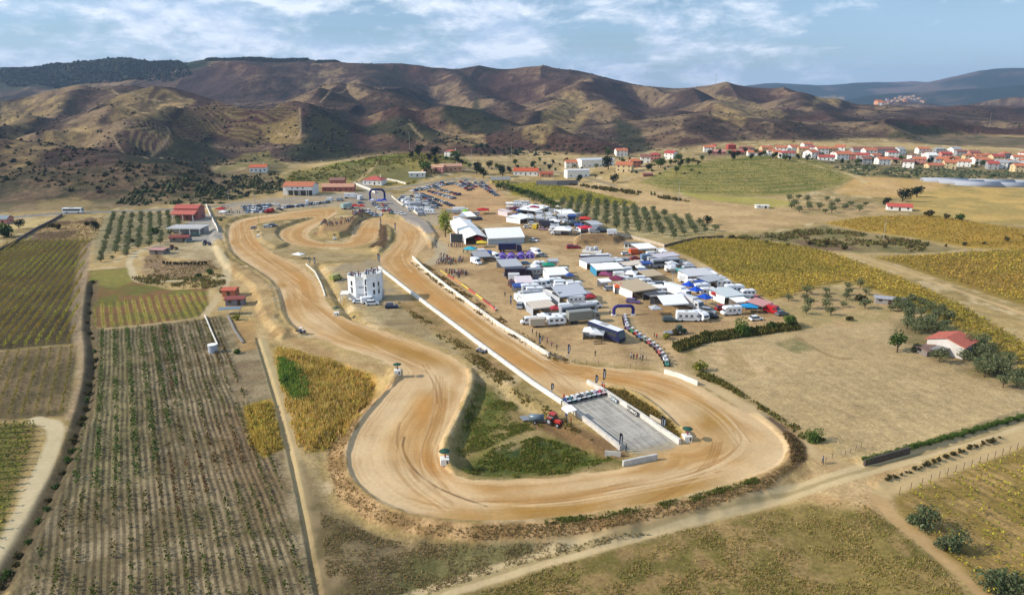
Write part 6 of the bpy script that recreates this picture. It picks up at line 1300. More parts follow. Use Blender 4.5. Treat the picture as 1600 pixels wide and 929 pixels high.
VL = [('suv',418,331,80,CR,'red car at the right end of the left lot'),('van',424,331,80,CR,'red van at the right end of the left lot'),('saloon',430,320,-20,CW,'white car between the two lots, upper'),('hatch',436,323,-30,CS,'silver car between the two lots, middle'),('saloon',437,328,-10,CK,'black car between the two lots, lower'),
 ('van',480,318,100,CW,'white van at the left of the pink building row'),('van',517,314,10,CW,'white van on the roadside before the pink building'),('van',532,314,10,CS,'silver van on the roadside before the pink building'),('truck',549,310,5,CW,'white truck parked at the road junction'),('motorhome',563,312,80,CW,'white motorhome beside the blue inflatable arch'),('estate',564,318,20,CBL,'pale blue car below the white motorhome'),
 ('truck',543,326,60,Ac((170,200,196)),'pale green truck by the track top edge'),('saloon',618,334,-10,CW,'white car behind the top loop, left one'),('estate',628,335,-12,CW,'white car behind the top loop, right one'),('hatch',612,334,-40,CGR,'green car behind the top loop'),
 ('van',632,316,60,CW,'white van in the row of vans, first from left'),('van',638,319,60,CW,'white van in the row of vans, second from left'),('van',645,320,60,CS,'silver van in the row of vans, third from left'),('truck',652,325,15,CS,'silver truck behind the white rail'),('motorhome',656,331,15,CW,'white motorhome behind the white rail'),
 ('motorhome',672,334,-5,CW,'white motorhome left of the tall tree, front one'),('van',670,329,-5,CW,'white van left of the tall tree, behind the motorhome'),('trailer',703,333,0,CS,'silver box trailer right of the tall tree'),('trailer',712,334,0,CS,'silver box trailer, second right of the tall tree'),('truck',720,333,0,CW,'white box truck near the lime green tent'),
 ('caravan',729,351,-12,CW,'white caravan at the back corner of the marquee'),('estate',728,356,-12,CK,'black car at the back corner of the marquee'),('suv',738,337,-10,CK,'black car left of the red gazebo'),
 ('van',744,412,-52,CW,'white van in front of the teal tent'),('van',774,404,-60,CW,'white van left of the purple domes'),('truck',797,393,3,CDB,'long navy race truck behind the purple domes'),('saloon',846,401,-30,CG,'dark grey car right of the purple domes'),('van',838,397,-50,CW,'white van right of the purple domes'),('hatch',834,377,-30,CW,'white hatchback by the marquee end'),
 ('truck',810,434,4,Ac((40,26,50)),'dark purple race truck under the grey awning'),('van',838,424,-62,CW,'white van left of the green gazebo'),('estate',830,421,10,CS,'silver car beside the white van behind the grey awning'),('suv',800,447,-75,CM,'dark red car at the left edge of the paddock block'),('van',806,437,0,CW,'white van below the purple truck'),('caravan',868,445,8,CW,'white caravan under the pale ribbed awning'),
 ('estate',842,438,5,CDB,'navy car between the awnings'),('van',852,447,-60,CW,'white van between the awnings'),('caravan',842,449,12,CW,'white caravan between the awnings'),('motorhome',830,457,10,CW,'upper white motorhome of the left block'),('motorhome',838,462,8,CW,'middle white motorhome of the left block'),('motorhome',832,468,10,CS,'lower silver motorhome of the left block'),
 ('trailer',861,465,-60,CW,'white box trailer in the middle of the left block'),('van',878,448,10,CW,'white van right of the ribbed awning'),('estate',893,444,8,CW,'white estate car at the block corner'),('van',812,472,-70,CW,'white van at the left end of the white awning'),
 ('coach',903,492,20,CS,'silver coach with dark window band'),('truck',911,503,17,Ac((150,150,140)),'grey patterned race truck in front of the coach'),('caravan',869,507,12,CW,'white caravan with dark windows at the near paddock edge'),('suv',861,498,15,CG,'grey tall car behind the near caravan'),('trailer',839,510,8,CBG,'beige box trailer at the near paddock corner'),('suv',813,480,80,CS,'silver car beside the cream awning'),
 ('coach',947,527,-52,CDB,'navy blue coach standing apart near the fence'),
 ('suv',893,388,5,CR,'bright red car on the bare ground by the mound'),('hatch',901,388,10,CR,'small red car next to the bright red car'),('coach',929,411,9,Ac((70,20,26)),'dark maroon coach with white roof'),('hatch',978,398,10,CW,'white hatchback left of the orange van'),('van',993,397,15,COR,'orange van beside the white awning'),('saloon',992,405,12,CR,'low red car below the orange van'),
 ('van',1011,406,14,CBL,'pale blue van below the white awning'),('van',1022,410,12,CS,'silver van behind the white coach'),('coach',1040,417,14,CS,'silver-white coach in the right paddock row'),('van',968,415,20,CW,'white van right of the ribbed white awning'),('van',1009,431,8,Ac((130,150,200)),'blue and white van before the tan canopy'),('suv',1024,430,5,CDB,'navy car beside the blue and white van'),
 ('van',990,444,8,CS,'silver van behind the tan awning, left one'),('van',1002,441,8,CW,'white van behind the tan awning, right one'),('estate',954,453,15,CS,'silver car left of the orange and white tent'),('estate',989,473,-20,CP,'purple car at the corner of the big tan awning'),('van',1029,450,8,CG,'grey van right of the tan awning'),('hatch',1039,446,20,CW,'white hatchback behind the grey van'),('saloon',1048,452,12,Ac((150,120,180)),'violet and white rally car'),
 ('hatch',1044,456,12,CW,'white rally car in front of the violet one'),('caravan',1077,425,8,CS,'silver caravan near the teal tent'),('van',1050,424,10,CW,'white van left of the teal tent'),('van',1073,441,-20,CW,'white van at the left end of the long white awning'),('motorhome',1096,456,22,CW,'large white motorhome in the right row'),('caravan',1107,461,5,CW,'white caravan next to the large motorhome'),('caravan',1130,448,5,CW,'white caravan near the vineyard edge'),
 ('van',1134,460,5,CW,'white van near the vineyard edge'),('motorhome',1148,458,3,CW,'white motorhome nearest the vineyard edge'),('van',1128,464,5,CS,'silver van behind the red gazebo'),('van',1169,471,-6,CS,'grey-silver van by the vineyard corner'),('van',1181,480,-6,CW,'white van by the vineyard corner'),('van',1207,489,-50,CR,'red van at the paddock corner'),('hatch',1181,500,12,CW,'white hatchback parked at the near right paddock corner'),('hatch',1221,492,20,CG,'grey car at the far right paddock corner'),
 ('truck',1058,463,-56,CW,'tall white box truck, rear one beside the blue gazebos'),('truck',1076,480,-56,Ac((220,222,226)),'white open-backed truck, front one beside the blue gazebos'),('motorhome',1074,501,-2,CW,'white motorhome at the near edge of the right block'),('caravan',1094,499,-65,CW,'white caravan standing end-on beside the near motorhome'),('suv',1106,489,-30,CS,'silver pick-up behind the black car'),('suv',1110,497,5,CK,'black off-road car at the near edge of the right block'),('estate',1047,502,-2,Ac((60,80,70)),'dark green car left of the near motorhome'),
 ('hatch',824,356,10,CW,'white car right of the marquee, near the yellow van'),('van',837,357,75,CY,'bright yellow van in the far rows'),('saloon',848,359,-20,Ac((190,150,170)),'pinkish car next to the yellow van'),('truck',857,356,-35,Ac((44,44,60)),'dark box truck behind the pinkish car'),('suv',895,353,10,CK,'black car behind the pyramid marquee'),('saloon',814,337,5,Ac((130,190,170)),'pale green car near the blue tent'),('van',848,326,-20,CW,'white van in the far row, first from left'),('van',856,329,-20,CW,'white van in the far row, second from left'),
 ('van',864,332,-15,CS,'silver van in the far row, third from left'),('motorhome',874,335,-15,CW,'white motorhome in the far row'),('van',884,342,-10,CW,'white van in the far row before the red gazebo'),('suv',870,342,5,CG,'grey car in the far rows'),('saloon',886,348,20,CW,'white saloon left of the upper red gazebo'),('suv',908,350,0,CK,'black car under the upper red gazebo'),('van',931,361,-5,CS,'silver van right of the lower red gazebo'),('suv',938,361,-5,CDB,'navy car right of the lower red gazebo'),('suv',944,363,-5,CK,'black car at the end of the far rows'),('trailer',956,367,0,CW,'small white box trailer on the mound'),
 ('saloon',883,353,10,CGR,'green car behind the pyramid marquee'),('van',824,327,20,CW,'white van beside the maroon tent'),
 ('saloon',561,473,5,CW,'white car at the foot of the tower, left one'),('van',576,473,25,CW,'white van at the foot of the tower, middle'),('suv',582,476,12,CW,'white people carrier at the foot of the tower'),('suv',612,481,8,CDB,'navy off-road car right of the tower'),('van',525,437,62,Ac((176,178,96)),'yellow-green fire truck left of the tower'),
 ('estate',418,355,15,CW,'white car parked on the top infield'),('suv',427,354,5,CG,'grey car parked on the top infield'),('saloon',397,357,20,CS,'silver car beside the track at the top infield'),('estate',297,378,40,Ac((150,170,170)),'grey-green car by the low stone shed'),('suv',306,369,5,CGR,'green car below the open garage'),('coach',115,333,2,CW,'white and blue coach driving on the country road')]
for v_ in VL:
    o = veh(*v_[:6], group=None, sc=1.12 if v_[1] > 700 and v_[2] > 335 else 1.0)
    if 'maroon coach' in v_[5] or 'navy blue coach' in v_[5]:
        MB().box(-.2, 0, 3.42, 11, 2.3, .08).build('white_roof', M_paint, o, color=CW)
# ------------------------------------------------------------------ tents
def legs(root, w, d, h, n=2):
    for i in range(n+1):
        for s_ in (-1, 1): MB().tube((-w/2+w*i/n*.98+w*.01, s_*d*.49, -.4), (-w/2+w*i/n*.98+w*.01, s_*d*.49, h), .05, .05, 5).build('leg', M_metal, root)
def gazebo(p, w, d, h, rz, col, label, wall=None, dome=False, cat='gazebo'):
    root = empty('gazebo'); n = 8 if dome else 4
    x, y = w/2+.1, d/2+.1; rs = h*.38
    m = MB(); m.add([(-x, -y, h), (x, -y, h), (x, y, h), (-x, y, h), (-x*.5, -y*.5, h+rs*.38), (x*.5, -y*.5, h+rs*.38), (x*.5, y*.5, h+rs*.38), (-x*.5, y*.5, h+rs*.38), (0, 0, h+rs), (-x, -y, h-.3), (x, -y, h-.3), (x, y, h-.3), (-x, y, h-.3)],
        [(0,1,5,4),(1,2,6,5),(2,3,7,6),(3,0,4,7),(4,5,8),(5,6,8),(6,7,8),(7,4,8),(9,10,1,0),(10,11,2,1),(11,12,3,2),(12,9,0,3)]); m.build('canopy', M_fabric, root, color=col)
    for a in (-1, 1):
        for b_ in (-1, 1): MB().tube((a*w*.49, b_*d*.49, -.3), (a*w*.49, b_*d*.49, h), .05, .05, 5).build('leg', M_metal, root)
    if wall: MB().box(0, d*.49, 0, w*.97, .04, h-.3).build('back_wall', M_fabric, root, color=wall); MB().box(-w*.49, 0, 0, .04, d*.97, h-.3).build('side_wall', M_fabric, root, color=wall)
    q = G(*p); root.location = q; root.rotation_euler = (0, 0, math.radians(rz)); return tag(root, label, cat)
def awning(p1, p2, d, h, col, label, wall=None, gable=False, slope=.5, walls='lb', cat='awning', ribs=0, fwall=None):
    """front bottom edge p1-p2, going back d metres"""
    (x, y, z), L, a = seg(p1, p2); root = empty('awning'); root.location = (x-math.sin(a)*d/2, y+math.cos(a)*d/2, zat(x, y)); root.rotation_euler = (0, 0, a); w = L
    m = MB()
    if gable: m.prismx([(-d/2-.15, h), (0, h+d*.16), (d/2+.15, h), (d/2+.15, h+.08), (0, h+d*.16+.08), (-d/2-.15, h+.08)], -w/2-.1, w/2+.1)
    else: m.prismx([(-d/2-.1, h-slope/2), (d/2+.1, h+slope/2), (d/2+.1, h+slope/2+.08), (-d/2-.1, h-slope/2+.08)], -w/2-.1, w/2+.1)
    m.build('canopy', M_fabric, root, color=col)
    m = MB().box(0, -d/2-.1, h-slope/2*(not gable)-.35, w+.2, .04, .4).build('valance', M_fabric, root, color=tuple(c*.9 for c in col))
    for k in range(ribs):
        xx = -w/2+w*(k+1)/(ribs+1)
        if not gable: MB().prismx([(-d/2, h-slope/2+.1), (d/2, h+slope/2+.1), (d/2, h+slope/2+.14), (-d/2, h-slope/2+.14)], xx-.05, xx+.05).build('seam', M_fabric, root, color=tuple(c*.75 for c in col))
    for i in range(3):
        for s_ in (-1, 1): MB().tube((-w/2+w*i/2*.99, s_*d*.49, -.4), (-w/2+w*i/2*.99, s_*d*.49, h+s_*slope/2*(not gable)), .06, .06, 5).build('leg', M_metal, root)
    wc = wall or col
    if 'l' in walls: MB().box(-w*.495, 0, 0, .04, d*.96, h-.3).build('side_wall', M_fabric, root, color=wc)
    if 'r' in walls: MB().box(w*.495, 0, 0, .04, d*.96, h-.3).build('side_wall', M_fabric, root, color=wc)
    if 'b' in walls: MB().box(0, d*.485, 0, w*.97, .04, h-.1).build('back_wall', M_fabric, root, color=wc)
    if 'f' in walls: MB().box(0, -d*.485, 0, w*.97, .04, h-.4).build('front_wall', M_fabric, root, color=fwall or wc)
    return tag(root, label, cat)
TW = Ac((240, 240, 238), .95); TG = Ac((186, 190, 196)); TL = Ac((214, 216, 220)); TC = Ac((228, 214, 196)); TT = Ac((200, 180, 150))
awning((763,383),(820,380), 20, 3.2, TW, 'large white marquee, wing facing the track', gable=True, walls='lrfb', fwall=Ac((190,204,214)), cat='marquee', ribs=0)
o = awning((762,381),(733,353), 11, 3.2, TW, 'large white marquee, long wing running back to the car park', gable=True, walls='rb', cat='marquee')
AW = [((785,429),(817,427),7.5,3.4,TG,'large pale grey awning over the dark purple race truck','b',None,.4,0),((858,441),(890,439),6,3.2,TW,'ribbed white awning beside the green gazebo','lb',None,.8,5),((808,453),(834,452),5.5,2.9,Ac((234,222,226)),'pinkish white awning in the left block','lb',None,.5,0),
 ((822,484),(862,480),5,3.0,TW,'bright white awning with one seam in the left block','lb',None,.6,1),((833,494),(869,490),4.2,2.9,TC,'cream ribbed awning above the near caravan','lb',TG,.5,5),((917,421),(962,417),5,3.0,TG,'grey-white awning beside the maroon coach','lb',TW,.6,0),((932,432),(975,430),5.5,3.1,TW,'wide white awning with a blue end wall','lb',Ac((60,150,190)),.5,0),
 ((998,398),(1026,396),5.5,3,TW,'white awning right of the orange van','b',None,.6,0),((979,424),(1012,420),3.5,2.6,TC,'narrow cream canopy over a grass patch','b',Ac((90,100,60)),.3,0),((1011,442),(1037,439),5,2.8,TT,'small tan awning in the right block','b',None,.5,0),((988,468),(1027,462),8,3.2,TT,'big tan awning with white side wall','lb',TW,.7,0),
 ((1022,476),(1042,472),4,2.4,Ac((80,82,88)),'dark grey tent beside the big tan awning','b',None,.4,0),((1027,412),(1062,408),3.5,2.9,Ac((210,206,216)),'striped white and grey awning above the silver coach','b',None,.4,3),((1074,443),(1116,440),5.5,3.2,TL,'long white awning above the large motorhome','lb',TW,.7,0),((1106,452),(1134,447),4,3.1,TG,'grey awning beside the large motorhome','b',None,.4,0),
 ((1132,476),(1163,472),6,3,Ac((210,220,222)),'pale awning left of the grey-silver van','lb',TW,.6,0),((1150,483),(1172,481),3,2.6,TW,'small white awning behind the blue canopy','b',None,.3,0),((1190,490),(1206,484),4,2.8,Ac((216,160,156)),'pink striped awning next to the red truck','b',None,.4,2),((813,350),(836,345),7,3,TW,'white awning in the far rows beside the yellow van','lb',None,.5,0),
 ((836,337),(858,329),8,3,TW,'pale peaked awning in the far rows','b',None,.5,0),((877,341),(900,340),7,2.8,TW,'long white awning in the far rows near the grove','b',None,.4,0),((793,339),(802,338),7,3,Ac((232,214,214)),'white-pink open tent at the far left of the rows','lb',None,.4,0),((925,359),(943,358),7,2.8,TG,'grey-white awning right of the lower red gazebo','b',None,.4,0),
 ((716,345),(733,345),8,2.6,TG,'grey awning left of the black car near the tall tree','b',None,.4,0),((731,345),(745,344),10,2.6,TW,'white awning next to the grey one near the tall tree','b',None,.4,0),((743,411),(768,409),6,2.8,Ac((170,172,176)),'grey awning between the teal tent and purple domes','b',None,.5,0),((957,532),(972,530),4,2.4,TG,'small grey awning on the right of the navy coach','b',None,.4,0)]
for p1, p2, d, h, c, lb, wl, wc, sl, rb in AW: awning(p1, p2, d*1.55, h, c, lb, wall=wc, walls=wl, slope=sl, ribs=rb)
awning((874,478),(917,472), 13, 3.2, Ac((206,210,218)), 'large silver gabled tent in the left block', gable=True, walls='lb', cat='tent')
awning((1036,490),(1075,487), 11, 3.0, TW, 'white gabled tent behind the near motorhome', gable=True, walls='b', wall=Ac((120,124,136)), cat='tent')
for g_ in [((857,422),4.6,4.6,2.6,10,Ac((30,150,120)),'green gazebo in the left block'),((852,428),2.4,2.4,2.2,0,COR,'small orange gazebo in front of the green one'),((880,366),8.5,8.5,3,-12,TW,'white pyramid marquee at the end of the far rows',TL),((866,352),6.5,6.5,2.8,-12,TW,'white gazebo behind the pyramid marquee',TL),
 ((914,348),6,6,2.8,0,Ac((214,60,50)),'upper red gazebo in the far rows'),((915,363),7,7,2.8,5,Ac((214,40,66)),'lower red gazebo in the far rows',TW),((755,334),7,7,2.8,5,CR,'red gazebo alone on the bare slope'),((806,343),4,6,2.8,10,Ac((70,80,150)),'dark blue gazebo in the far rows'),((806,332),8,8,2.8,0,Ac((90,30,50)),'maroon gazebo at the far left of the rows'),
 ((834,331),7,7,3,0,Ac((150,44,66)),'crimson gazebo by the grove edge'),((735,397),5,5,2.8,-10,Ac((60,180,200)),'teal gazebo left of the grey awning'),((745,376),4,5,2.6,0,CR,'red gazebo at the open side of the marquee, back one'),((749,380),4,4,2.6,0,Ac((216,40,50)),'red gazebo at the open side of the marquee, middle one'),((753,386),5,4,2.5,0,CY,'yellow gazebo at the open side of the marquee'),
 ((744,371),4,4,2.6,0,CB,'blue gazebo at the open side of the marquee'),((727,335),3.5,5,2.5,0,Ac((150,200,50)),'lime green gazebo near the silver trailers'),((969,457),4.4,4.2,2.7,-5,COR,'orange and white gazebo left of the tan awning',TW),((946,437),4.5,4.5,2.6,-20,Ac((150,70,110)),'pink patterned gazebo, left one'),((962,444),5,4.5,2.6,-20,Ac((130,50,80)),'dark pink patterned gazebo, right one'),
 ((1075,457),3.6,3.6,3.2,-55,Ac((20,80,200)),'blue gazebo, rear one of three'),((1086,465),3.6,3.6,3.2,-55,Ac((20,80,200)),'blue gazebo, middle one of three'),((1100,476),4.4,3.6,3.0,-55,Ac((20,80,190)),'blue gazebo, front one of three'),((1117,468),2.6,2.6,2.4,0,CR,'small red gazebo beside the white awning'),((1170,488),5,3.2,2.4,-10,Ac((40,150,210)),'sky blue canopy at the right paddock corner'),
 ((1064,430),4,3,2.4,0,Ac((40,150,150)),'teal canopy left of the silver caravan'),((921,528),3.6,3.6,2.7,-15,TW,'white gazebo left of the navy coach',TW),((933,531),4,3.4,2.5,-15,TL,'pale gazebo between the white gazebo and the navy coach'),((986,437),4.2,5,3,-20,TW,'white peaked tent in the right block',TW),((1049,421),4.4,4,2.9,10,TL,'pale peaked gazebo below the striped awning'),
 ((346,332),5,5,2.6,0,CR,'red gazebo at the left end of the roadside lots'),((349,336),4,4,2.2,0,TW,'white gazebo at the left end of the roadside lots'),((467,404),4.6,3.0,2.2,-25,TW,'white canopy beside the left track branch'),((555,328),4,3,3,10,CR,'red tent behind the spectator mound, left one'),((565,329),4,3,3,10,CR,'red tent behind the spectator mound, right one')]:
    gazebo(*g_[:7], wall=g_[7] if len(g_) > 7 else None)
for n_, (a, b_) in enumerate([(785,404),(799,404),(814,403),(828,402)]):
    o = empty('dome_tent'); m = MB(); R = 2.4; k_ = 10; vs = []; fs = []
    for i in range(5):
        ph = i/4*math.pi/2*.96
        for j in range(k_): t_ = 2*math.pi*j/k_; vs.append((R*math.cos(ph)*math.cos(t_), R*math.cos(ph)*math.sin(t_), -.1+3.0*math.sin(ph)))
    for i in range(4):
        for j in range(k_): fs.append((i*k_+j, i*k_+(j+1) % k_, (i+1)*k_+(j+1) % k_, (i+1)*k_+j))
    fs.append(tuple(range(4*k_, 5*k_))); m.add(vs, fs).build('canopy', M_fabric, o, True, color=Ac((110, 84, 190)))
    m = MB()
    for i in range(6):
        p0, p1 = i/6*math.pi, (i+1)/6*math.pi; m.tube((2.1*math.cos(p0), -1.9, 2.4*math.sin(p0)), (2.1*math.cos(p1), -1.9, 2.4*math.sin(p1)), .16, .16, 5)
    m.build('arch', M_fabric, o, color=Ac((206, 196, 230))); MB().box(0, -1.6, 0, 2.6, .1, 1.6).build('opening', M_glass, o)
    put(o, a, b_, 0, 'purple dome tent in front of the navy truck, %s from the left' % ordw(n_+1), 'tent', 'purple dome tents')
# ---- the rest of the packed paddock: placed where no listed thing stands, labelled by what they stand beside
bpy.context.view_layer.update()
def near_things():
    L_ = []
    for o in S.objects:
        if o.parent is None and o.get('category') in ('van','truck','motorhome','caravan','coach','car','awning','gazebo','tent','marquee','trailer','hut') and o.location.y > 0: L_.append([o.location.x, o.location.y, o['label'], 5.0 if o.get('category') in ('awning','tent','coach','truck') else 3.6])
    L_.append([P0(791,366)[0], P0(791,366)[1], 'the large marquee', 17]); L_.append([P0(748,366)[0], P0(748,366)[1], 'the marquee wing', 12]); return L_
NT = near_things(); r = random.Random(77); SHN = {'van': 'van', 'caravan': 'caravan', 'motorhome': 'motorhome', 'hatch': 'hatchback', 'saloon': 'saloon', 'estate': 'estate car', 'suv': 'tall car', 'trailer': 'box trailer', 'truck': 'truck'}
USED = set(o['label'] for o in S.objects if o.get('label'))
def shortl(l):
    w_ = l.split(); 
    for stop in (' in the ', ' at the ', ' beside ', ' over ', ' before ', ' behind ', ' with ', ' under ', ' near ', ' by ', ' on ', ' next ', ' above ', ' below ', ' left ', ' right ', ' between ', ' from ', ','):
        i_ = l.find(stop)
        if i_ > 0 and len(l[:i_].split()) >= 2: l = l[:i_]
    return ' '.join(l.split()[:6])
def filler(px, d1, d2, sx_, sy_, kinds, ang0, prob=.85, mind=4.6):
    w = GW(px); a = np.array(G(*d1)[:2]); b_ = np.array(G(*d2)[:2]); d = (b_-a)/np.linalg.norm(b_-a); nn = np.array([-d[1], d[0]]); u = (w-a)@d; v_ = (w-a)@nn; an = math.degrees(math.atan2(d[1], d[0]))
    for vi in np.arange(v_.min(), v_.max(), sy_):
        for ui in np.arange(u.min(), u.max(), sx_):
            p = a+d*(ui+r.uniform(-.8, .8))+nn*(vi+r.uniform(-.7, .7))
            if not inside(w, np.array([p[0]]), np.array([p[1]]))[0] or r.random() > prob: continue
            q = min(NT, key=lambda t: math.hypot(t[0]-p[0], t[1]-p[1])-t[3]*.3); dd = math.hypot(q[0]-p[0], q[1]-p[1])
            if any(math.hypot(t[0]-p[0], t[1]-p[1]) < max(t[3]-.2, mind*.8) for t in NT): continue
            k_ = r.choice(kinds); dx, dy = p[0]-q[0], p[1]-q[1]; rel = ('right of' if dx > 0 else 'left of') if abs(dx) > abs(dy)*.6 else ('behind' if dy > 0 else 'in front of')
            lbq = shortl(q[2]); lbq = lbq if lbq.startswith('the ') else 'the '+lbq
            x, y = float(p[0]), float(p[1]); z = zat(x, y); a_ = an+ang0+r.uniform(-6, 6)
            if k_ in ('aw', 'gz'):
                c, nm = r.choice([(TW, 'white'), (TW, 'white'), (TL, 'pale grey'), (TG, 'grey'), (TC, 'cream'), (Ac((60, 90, 160)), 'blue'), (TW, 'white'), (Ac((170, 50, 60)), 'red')])
                lb = '%s %s %s %s' % (nm, 'awning' if k_ == 'aw' else 'gazebo', rel, lbq)
                if k_ == 'gz': o = gazebo((800, 400), 3.4, 3.4, 2.6, a_, c, lb)
                else: o = awning((800, 400), (815, 400), 3.6, 2.8, c, lb, wall=TL if r.random() < .5 else None, walls='b', slope=.4)
                o.location = (x, y, z); o.rotation_euler = (0, 0, math.radians(a_))
            else:
                c, nm = r.choice([(CW, 'white'), (CW, 'white'), (CW, 'white'), (CS, 'silver')]) if k_ in ('van', 'caravan', 'motorhome', 'trailer') else r.choice(CNAMES)
                lb = '%s %s %s %s' % (nm, SHN[k_], rel, lbq); o = veh(k_, 0, 0, a_+(180 if r.random() < .4 else 0), c, lb, None, world=(x, y, z))
            n_ = 1
            while o['label'] in USED: n_ += 1; o['label'] = '%s, %s one out' % (lb, ordw(n_))
            USED.add(o['label']); o['group'] = 'vehicles and tents packed in the paddock'; NT.append([x, y, o['label'], 4.2])
LBK = [(784,428),(818,412),(870,412),(876,425),(892,430),(900,450),(930,470),(935,498),(870,512),(828,514),(806,470)]
filler(LBK, (828,480), (868,478), 5.4, 6.0, ['van', 'caravan', 'aw', 'gz', 'motorhome', 'suv', 'van', 'estate'], 0, .97)
filler([(905,415),(950,405),(1000,412),(1020,430),(1055,450),(1060,462),(1040,480),(1030,500),(990,472),(955,460),(925,432)], (930,430), (975,428), 5.6, 6.0, ['van', 'van', 'aw', 'gz', 'suv', 'saloon', 'trailer', 'caravan'], 0, .92)
filler([(996,388),(1030,392),(1062,405),(1095,425),(1140,440),(1170,462),(1212,482),(1200,497),(1150,492),(1112,492),(1100,482),(1112,465),(1080,448),(1045,425),(1005,408)], (1074,443), (1116,440), 6.0, 6.2, ['van', 'van', 'caravan', 'aw', 'aw', 'motorhome', 'gz', 'suv'], 0, .95)
filler([(794,322),(830,318),(862,326),(900,335),(925,350),(955,362),(945,368),(900,368),(868,366),(845,360),(815,352),(800,342)], (855,350), (890,350), 6.2, 7.2, ['van', 'van', 'aw', 'aw', 'gz', 'saloon', 'suv', 'motorhome'], 0, .95)
filler([(714,334),(748,333),(756,342),(748,352),(735,348),(716,348)], (720,342), (745,341), 6.5, 9, ['van', 'van', 'aw', 'caravan', 'suv'], 0, .9)
filler([(735,396),(770,396),(772,408),(742,410)], (740,402), (770,401), 6, 8, ['gz', 'van', 'aw'], 0, .9)
filler([(612,312),(640,300),(690,322),(672,340),(655,336)], (650,322), (672,322), 6.5, 9, ['van', 'van', 'motorhome', 'saloon'], 10, .8)
# inflatable arches
def arch(p, w, h, r_, col, rz, label):
    o = empty('inflatable_arch'); m = MB(); P = [(-w/2, 0, 0), (-w/2, 0, h*.75), (-w*.36, 0, h), (w*.36, 0, h), (w/2, 0, h*.75), (w/2, 0, 0)]
    for a, b_ in zip(P, P[1:]): m.tube(a, b_, r_, r_, 8)
    m.build('tube', M_fabric, o, color=col)
    for s_ in (-1, 1): MB().box(s_*w/2, 0, 0, r_*2.6, r_*2.6, .4).build('foot', M_fabric, o, color=TW)
    return put(o, *p, rz, label, 'arch')
arch((590,314), 10, 8, .7, Ac((30, 44, 110)), 5, 'dark blue inflatable arch over the road')
arch((974,492), 6.5, 3.2, .55, Ac((58, 52, 130)), 4, 'purple inflatable arch over the paddock exit')
for n_, (a, b_, c) in enumerate([(583,318,(210,214,240)),(593,319,(60,90,200)),(600,318,(40,60,170))]):
    gazebo((a, b_), 3.6, 3.6, 2.6, 0, Ac(c), ['white', 'bright blue', 'deep blue'][n_]+' inflatable tent under the blue arch', dome=True, cat='tent')
# machines
def wheel(root, x, y, r_, th): MB().tube((x, y-th/2, r_), (x, y+th/2, r_), r_, r_, 16).build('wheel', M_rubber, root); q = KIDS[root.name][-1]; MB().tube((x, y-th/2-.02, r_), (x, y+th/2+.02, r_), r_*.5, r_*.5, 10).build('rim', M_paint, q, color=CS)
def tractor(p, rz, col, label, rim=CS):
    o = empty('tractor'); MB().prism([(-.9, .8), (1.9, .7), (1.95, 1.35), (1.7, 1.5), (.3, 1.6), (-.9, 1.3)], -.42, .42).build('bonnet', M_paint, o, color=col, bevel=.05)
    MB().prism([(-1.3, 1.35), (.35, 1.35), (.15, 2.55), (-1.15, 2.55)], -.62, .62).build('cab_glass', M_glass, o); MB().box(-.5, 0, 2.55, 1.6, 1.4, .14).build('cab_roof', M_paint, o, color=col)
    for s_ in (-1, 1): wheel(o, -.8, s_*.85, .85, .42); wheel(o, 1.5, s_*.75, .55, .3); MB().box(-.8, s_*.85, 1.7, 1.3, .45, .1).build('mudguard', M_paint, o, color=col)
    MB().tube((1.0, .25, 1.5), (1.0, .25, 2.4), .05).build('exhaust', M_metal, o); return put(o, *p, rz, label, 'tractor')
tractor((866,663), -42, Ac((196,54,42)), 'red tractor on the infield track')
o = empty('tank_trailer'); MB().tube((-1.7, 0, 1.35), (1.7, 0, 1.35), .78, .78, 14).build('tank', M_paint, o, True, color=Ac((110, 128, 140))); MB().box(.3, 0, .5, 4.4, .5, .14).build('frame', M_metal, o)
for s_ in (-1, 1): wheel(o, -.3, s_*.85, .45, .28)
MB().box(2.6, 0, .5, 1.2, .12, .1).build('drawbar', M_metal, o); put(o, 838, 660, -6, 'grey water tank trailer behind the red tractor', 'tank trailer')
o = empty('harrow'); MB().box(0, 0, .3, 1.8, 2.4, .12).build('frame', M_metal, o)
for k in range(5): MB().tube((-.8+k*.4, -1, .3), (-.8+k*.4, -1, -.1), .04).build('tine', M_metal, o)
put(o, 820, 655, 20, 'dark harrow lying in the weeds by the tank trailer', 'harrow')
tractor((1063,521), 15, Ac((40, 84, 40)), 'green tractor at the paddock edge')
o = empty('grader_blade'); MB().prism([(-1.8, .2), (1.5, .5), (1.5, .9), (-1.6, .8)], -1.2, 1.2).build('deck', M_metal, o)
for s_ in (-1, 1): wheel(o, -1.0, s_*1.2, .35, .2)
put(o, 1047, 522, 18, 'grey levelling implement hitched to the green tractor', 'implement')
tractor((323,383), 10, Ac((90, 70, 120)), 'violet loader on the farm yard'); tractor((271,390), 5, Ac((206, 150, 60)), 'yellow-orange digger on the stone yard')
# slab with pumps
o = empty('concrete_slab'); (x, y, z) = G(925, 393); MB().box(0, 0, 0, 9, 7, .25).build('slab', M_conc, o, color=Ac((220, 216, 206))); tag(o, 'pale concrete slab on the bare paddock ground', 'slab'); o.location = (x, y, z); o.rotation_euler = (0, 0, -.2)
for n_, (a, b_, lb) in enumerate([(918,391,'white cube tank at the left of the concrete slab'),(924,392,'white cube tank in the middle of the concrete slab'),(931,391,'white cube tank at the right of the concrete slab')]):
    o = empty('cube_tank'); MB().box(0, 0, .3, 1.6, 1.6, 1.6).build('tank', M_plaster, o, color=TL, bevel=.1); MB().box(0, 0, .25, 1.7, 1.7, .12).build('pallet', M_wood, o); put(o, a, b_, 10*n_, lb, 'tank')
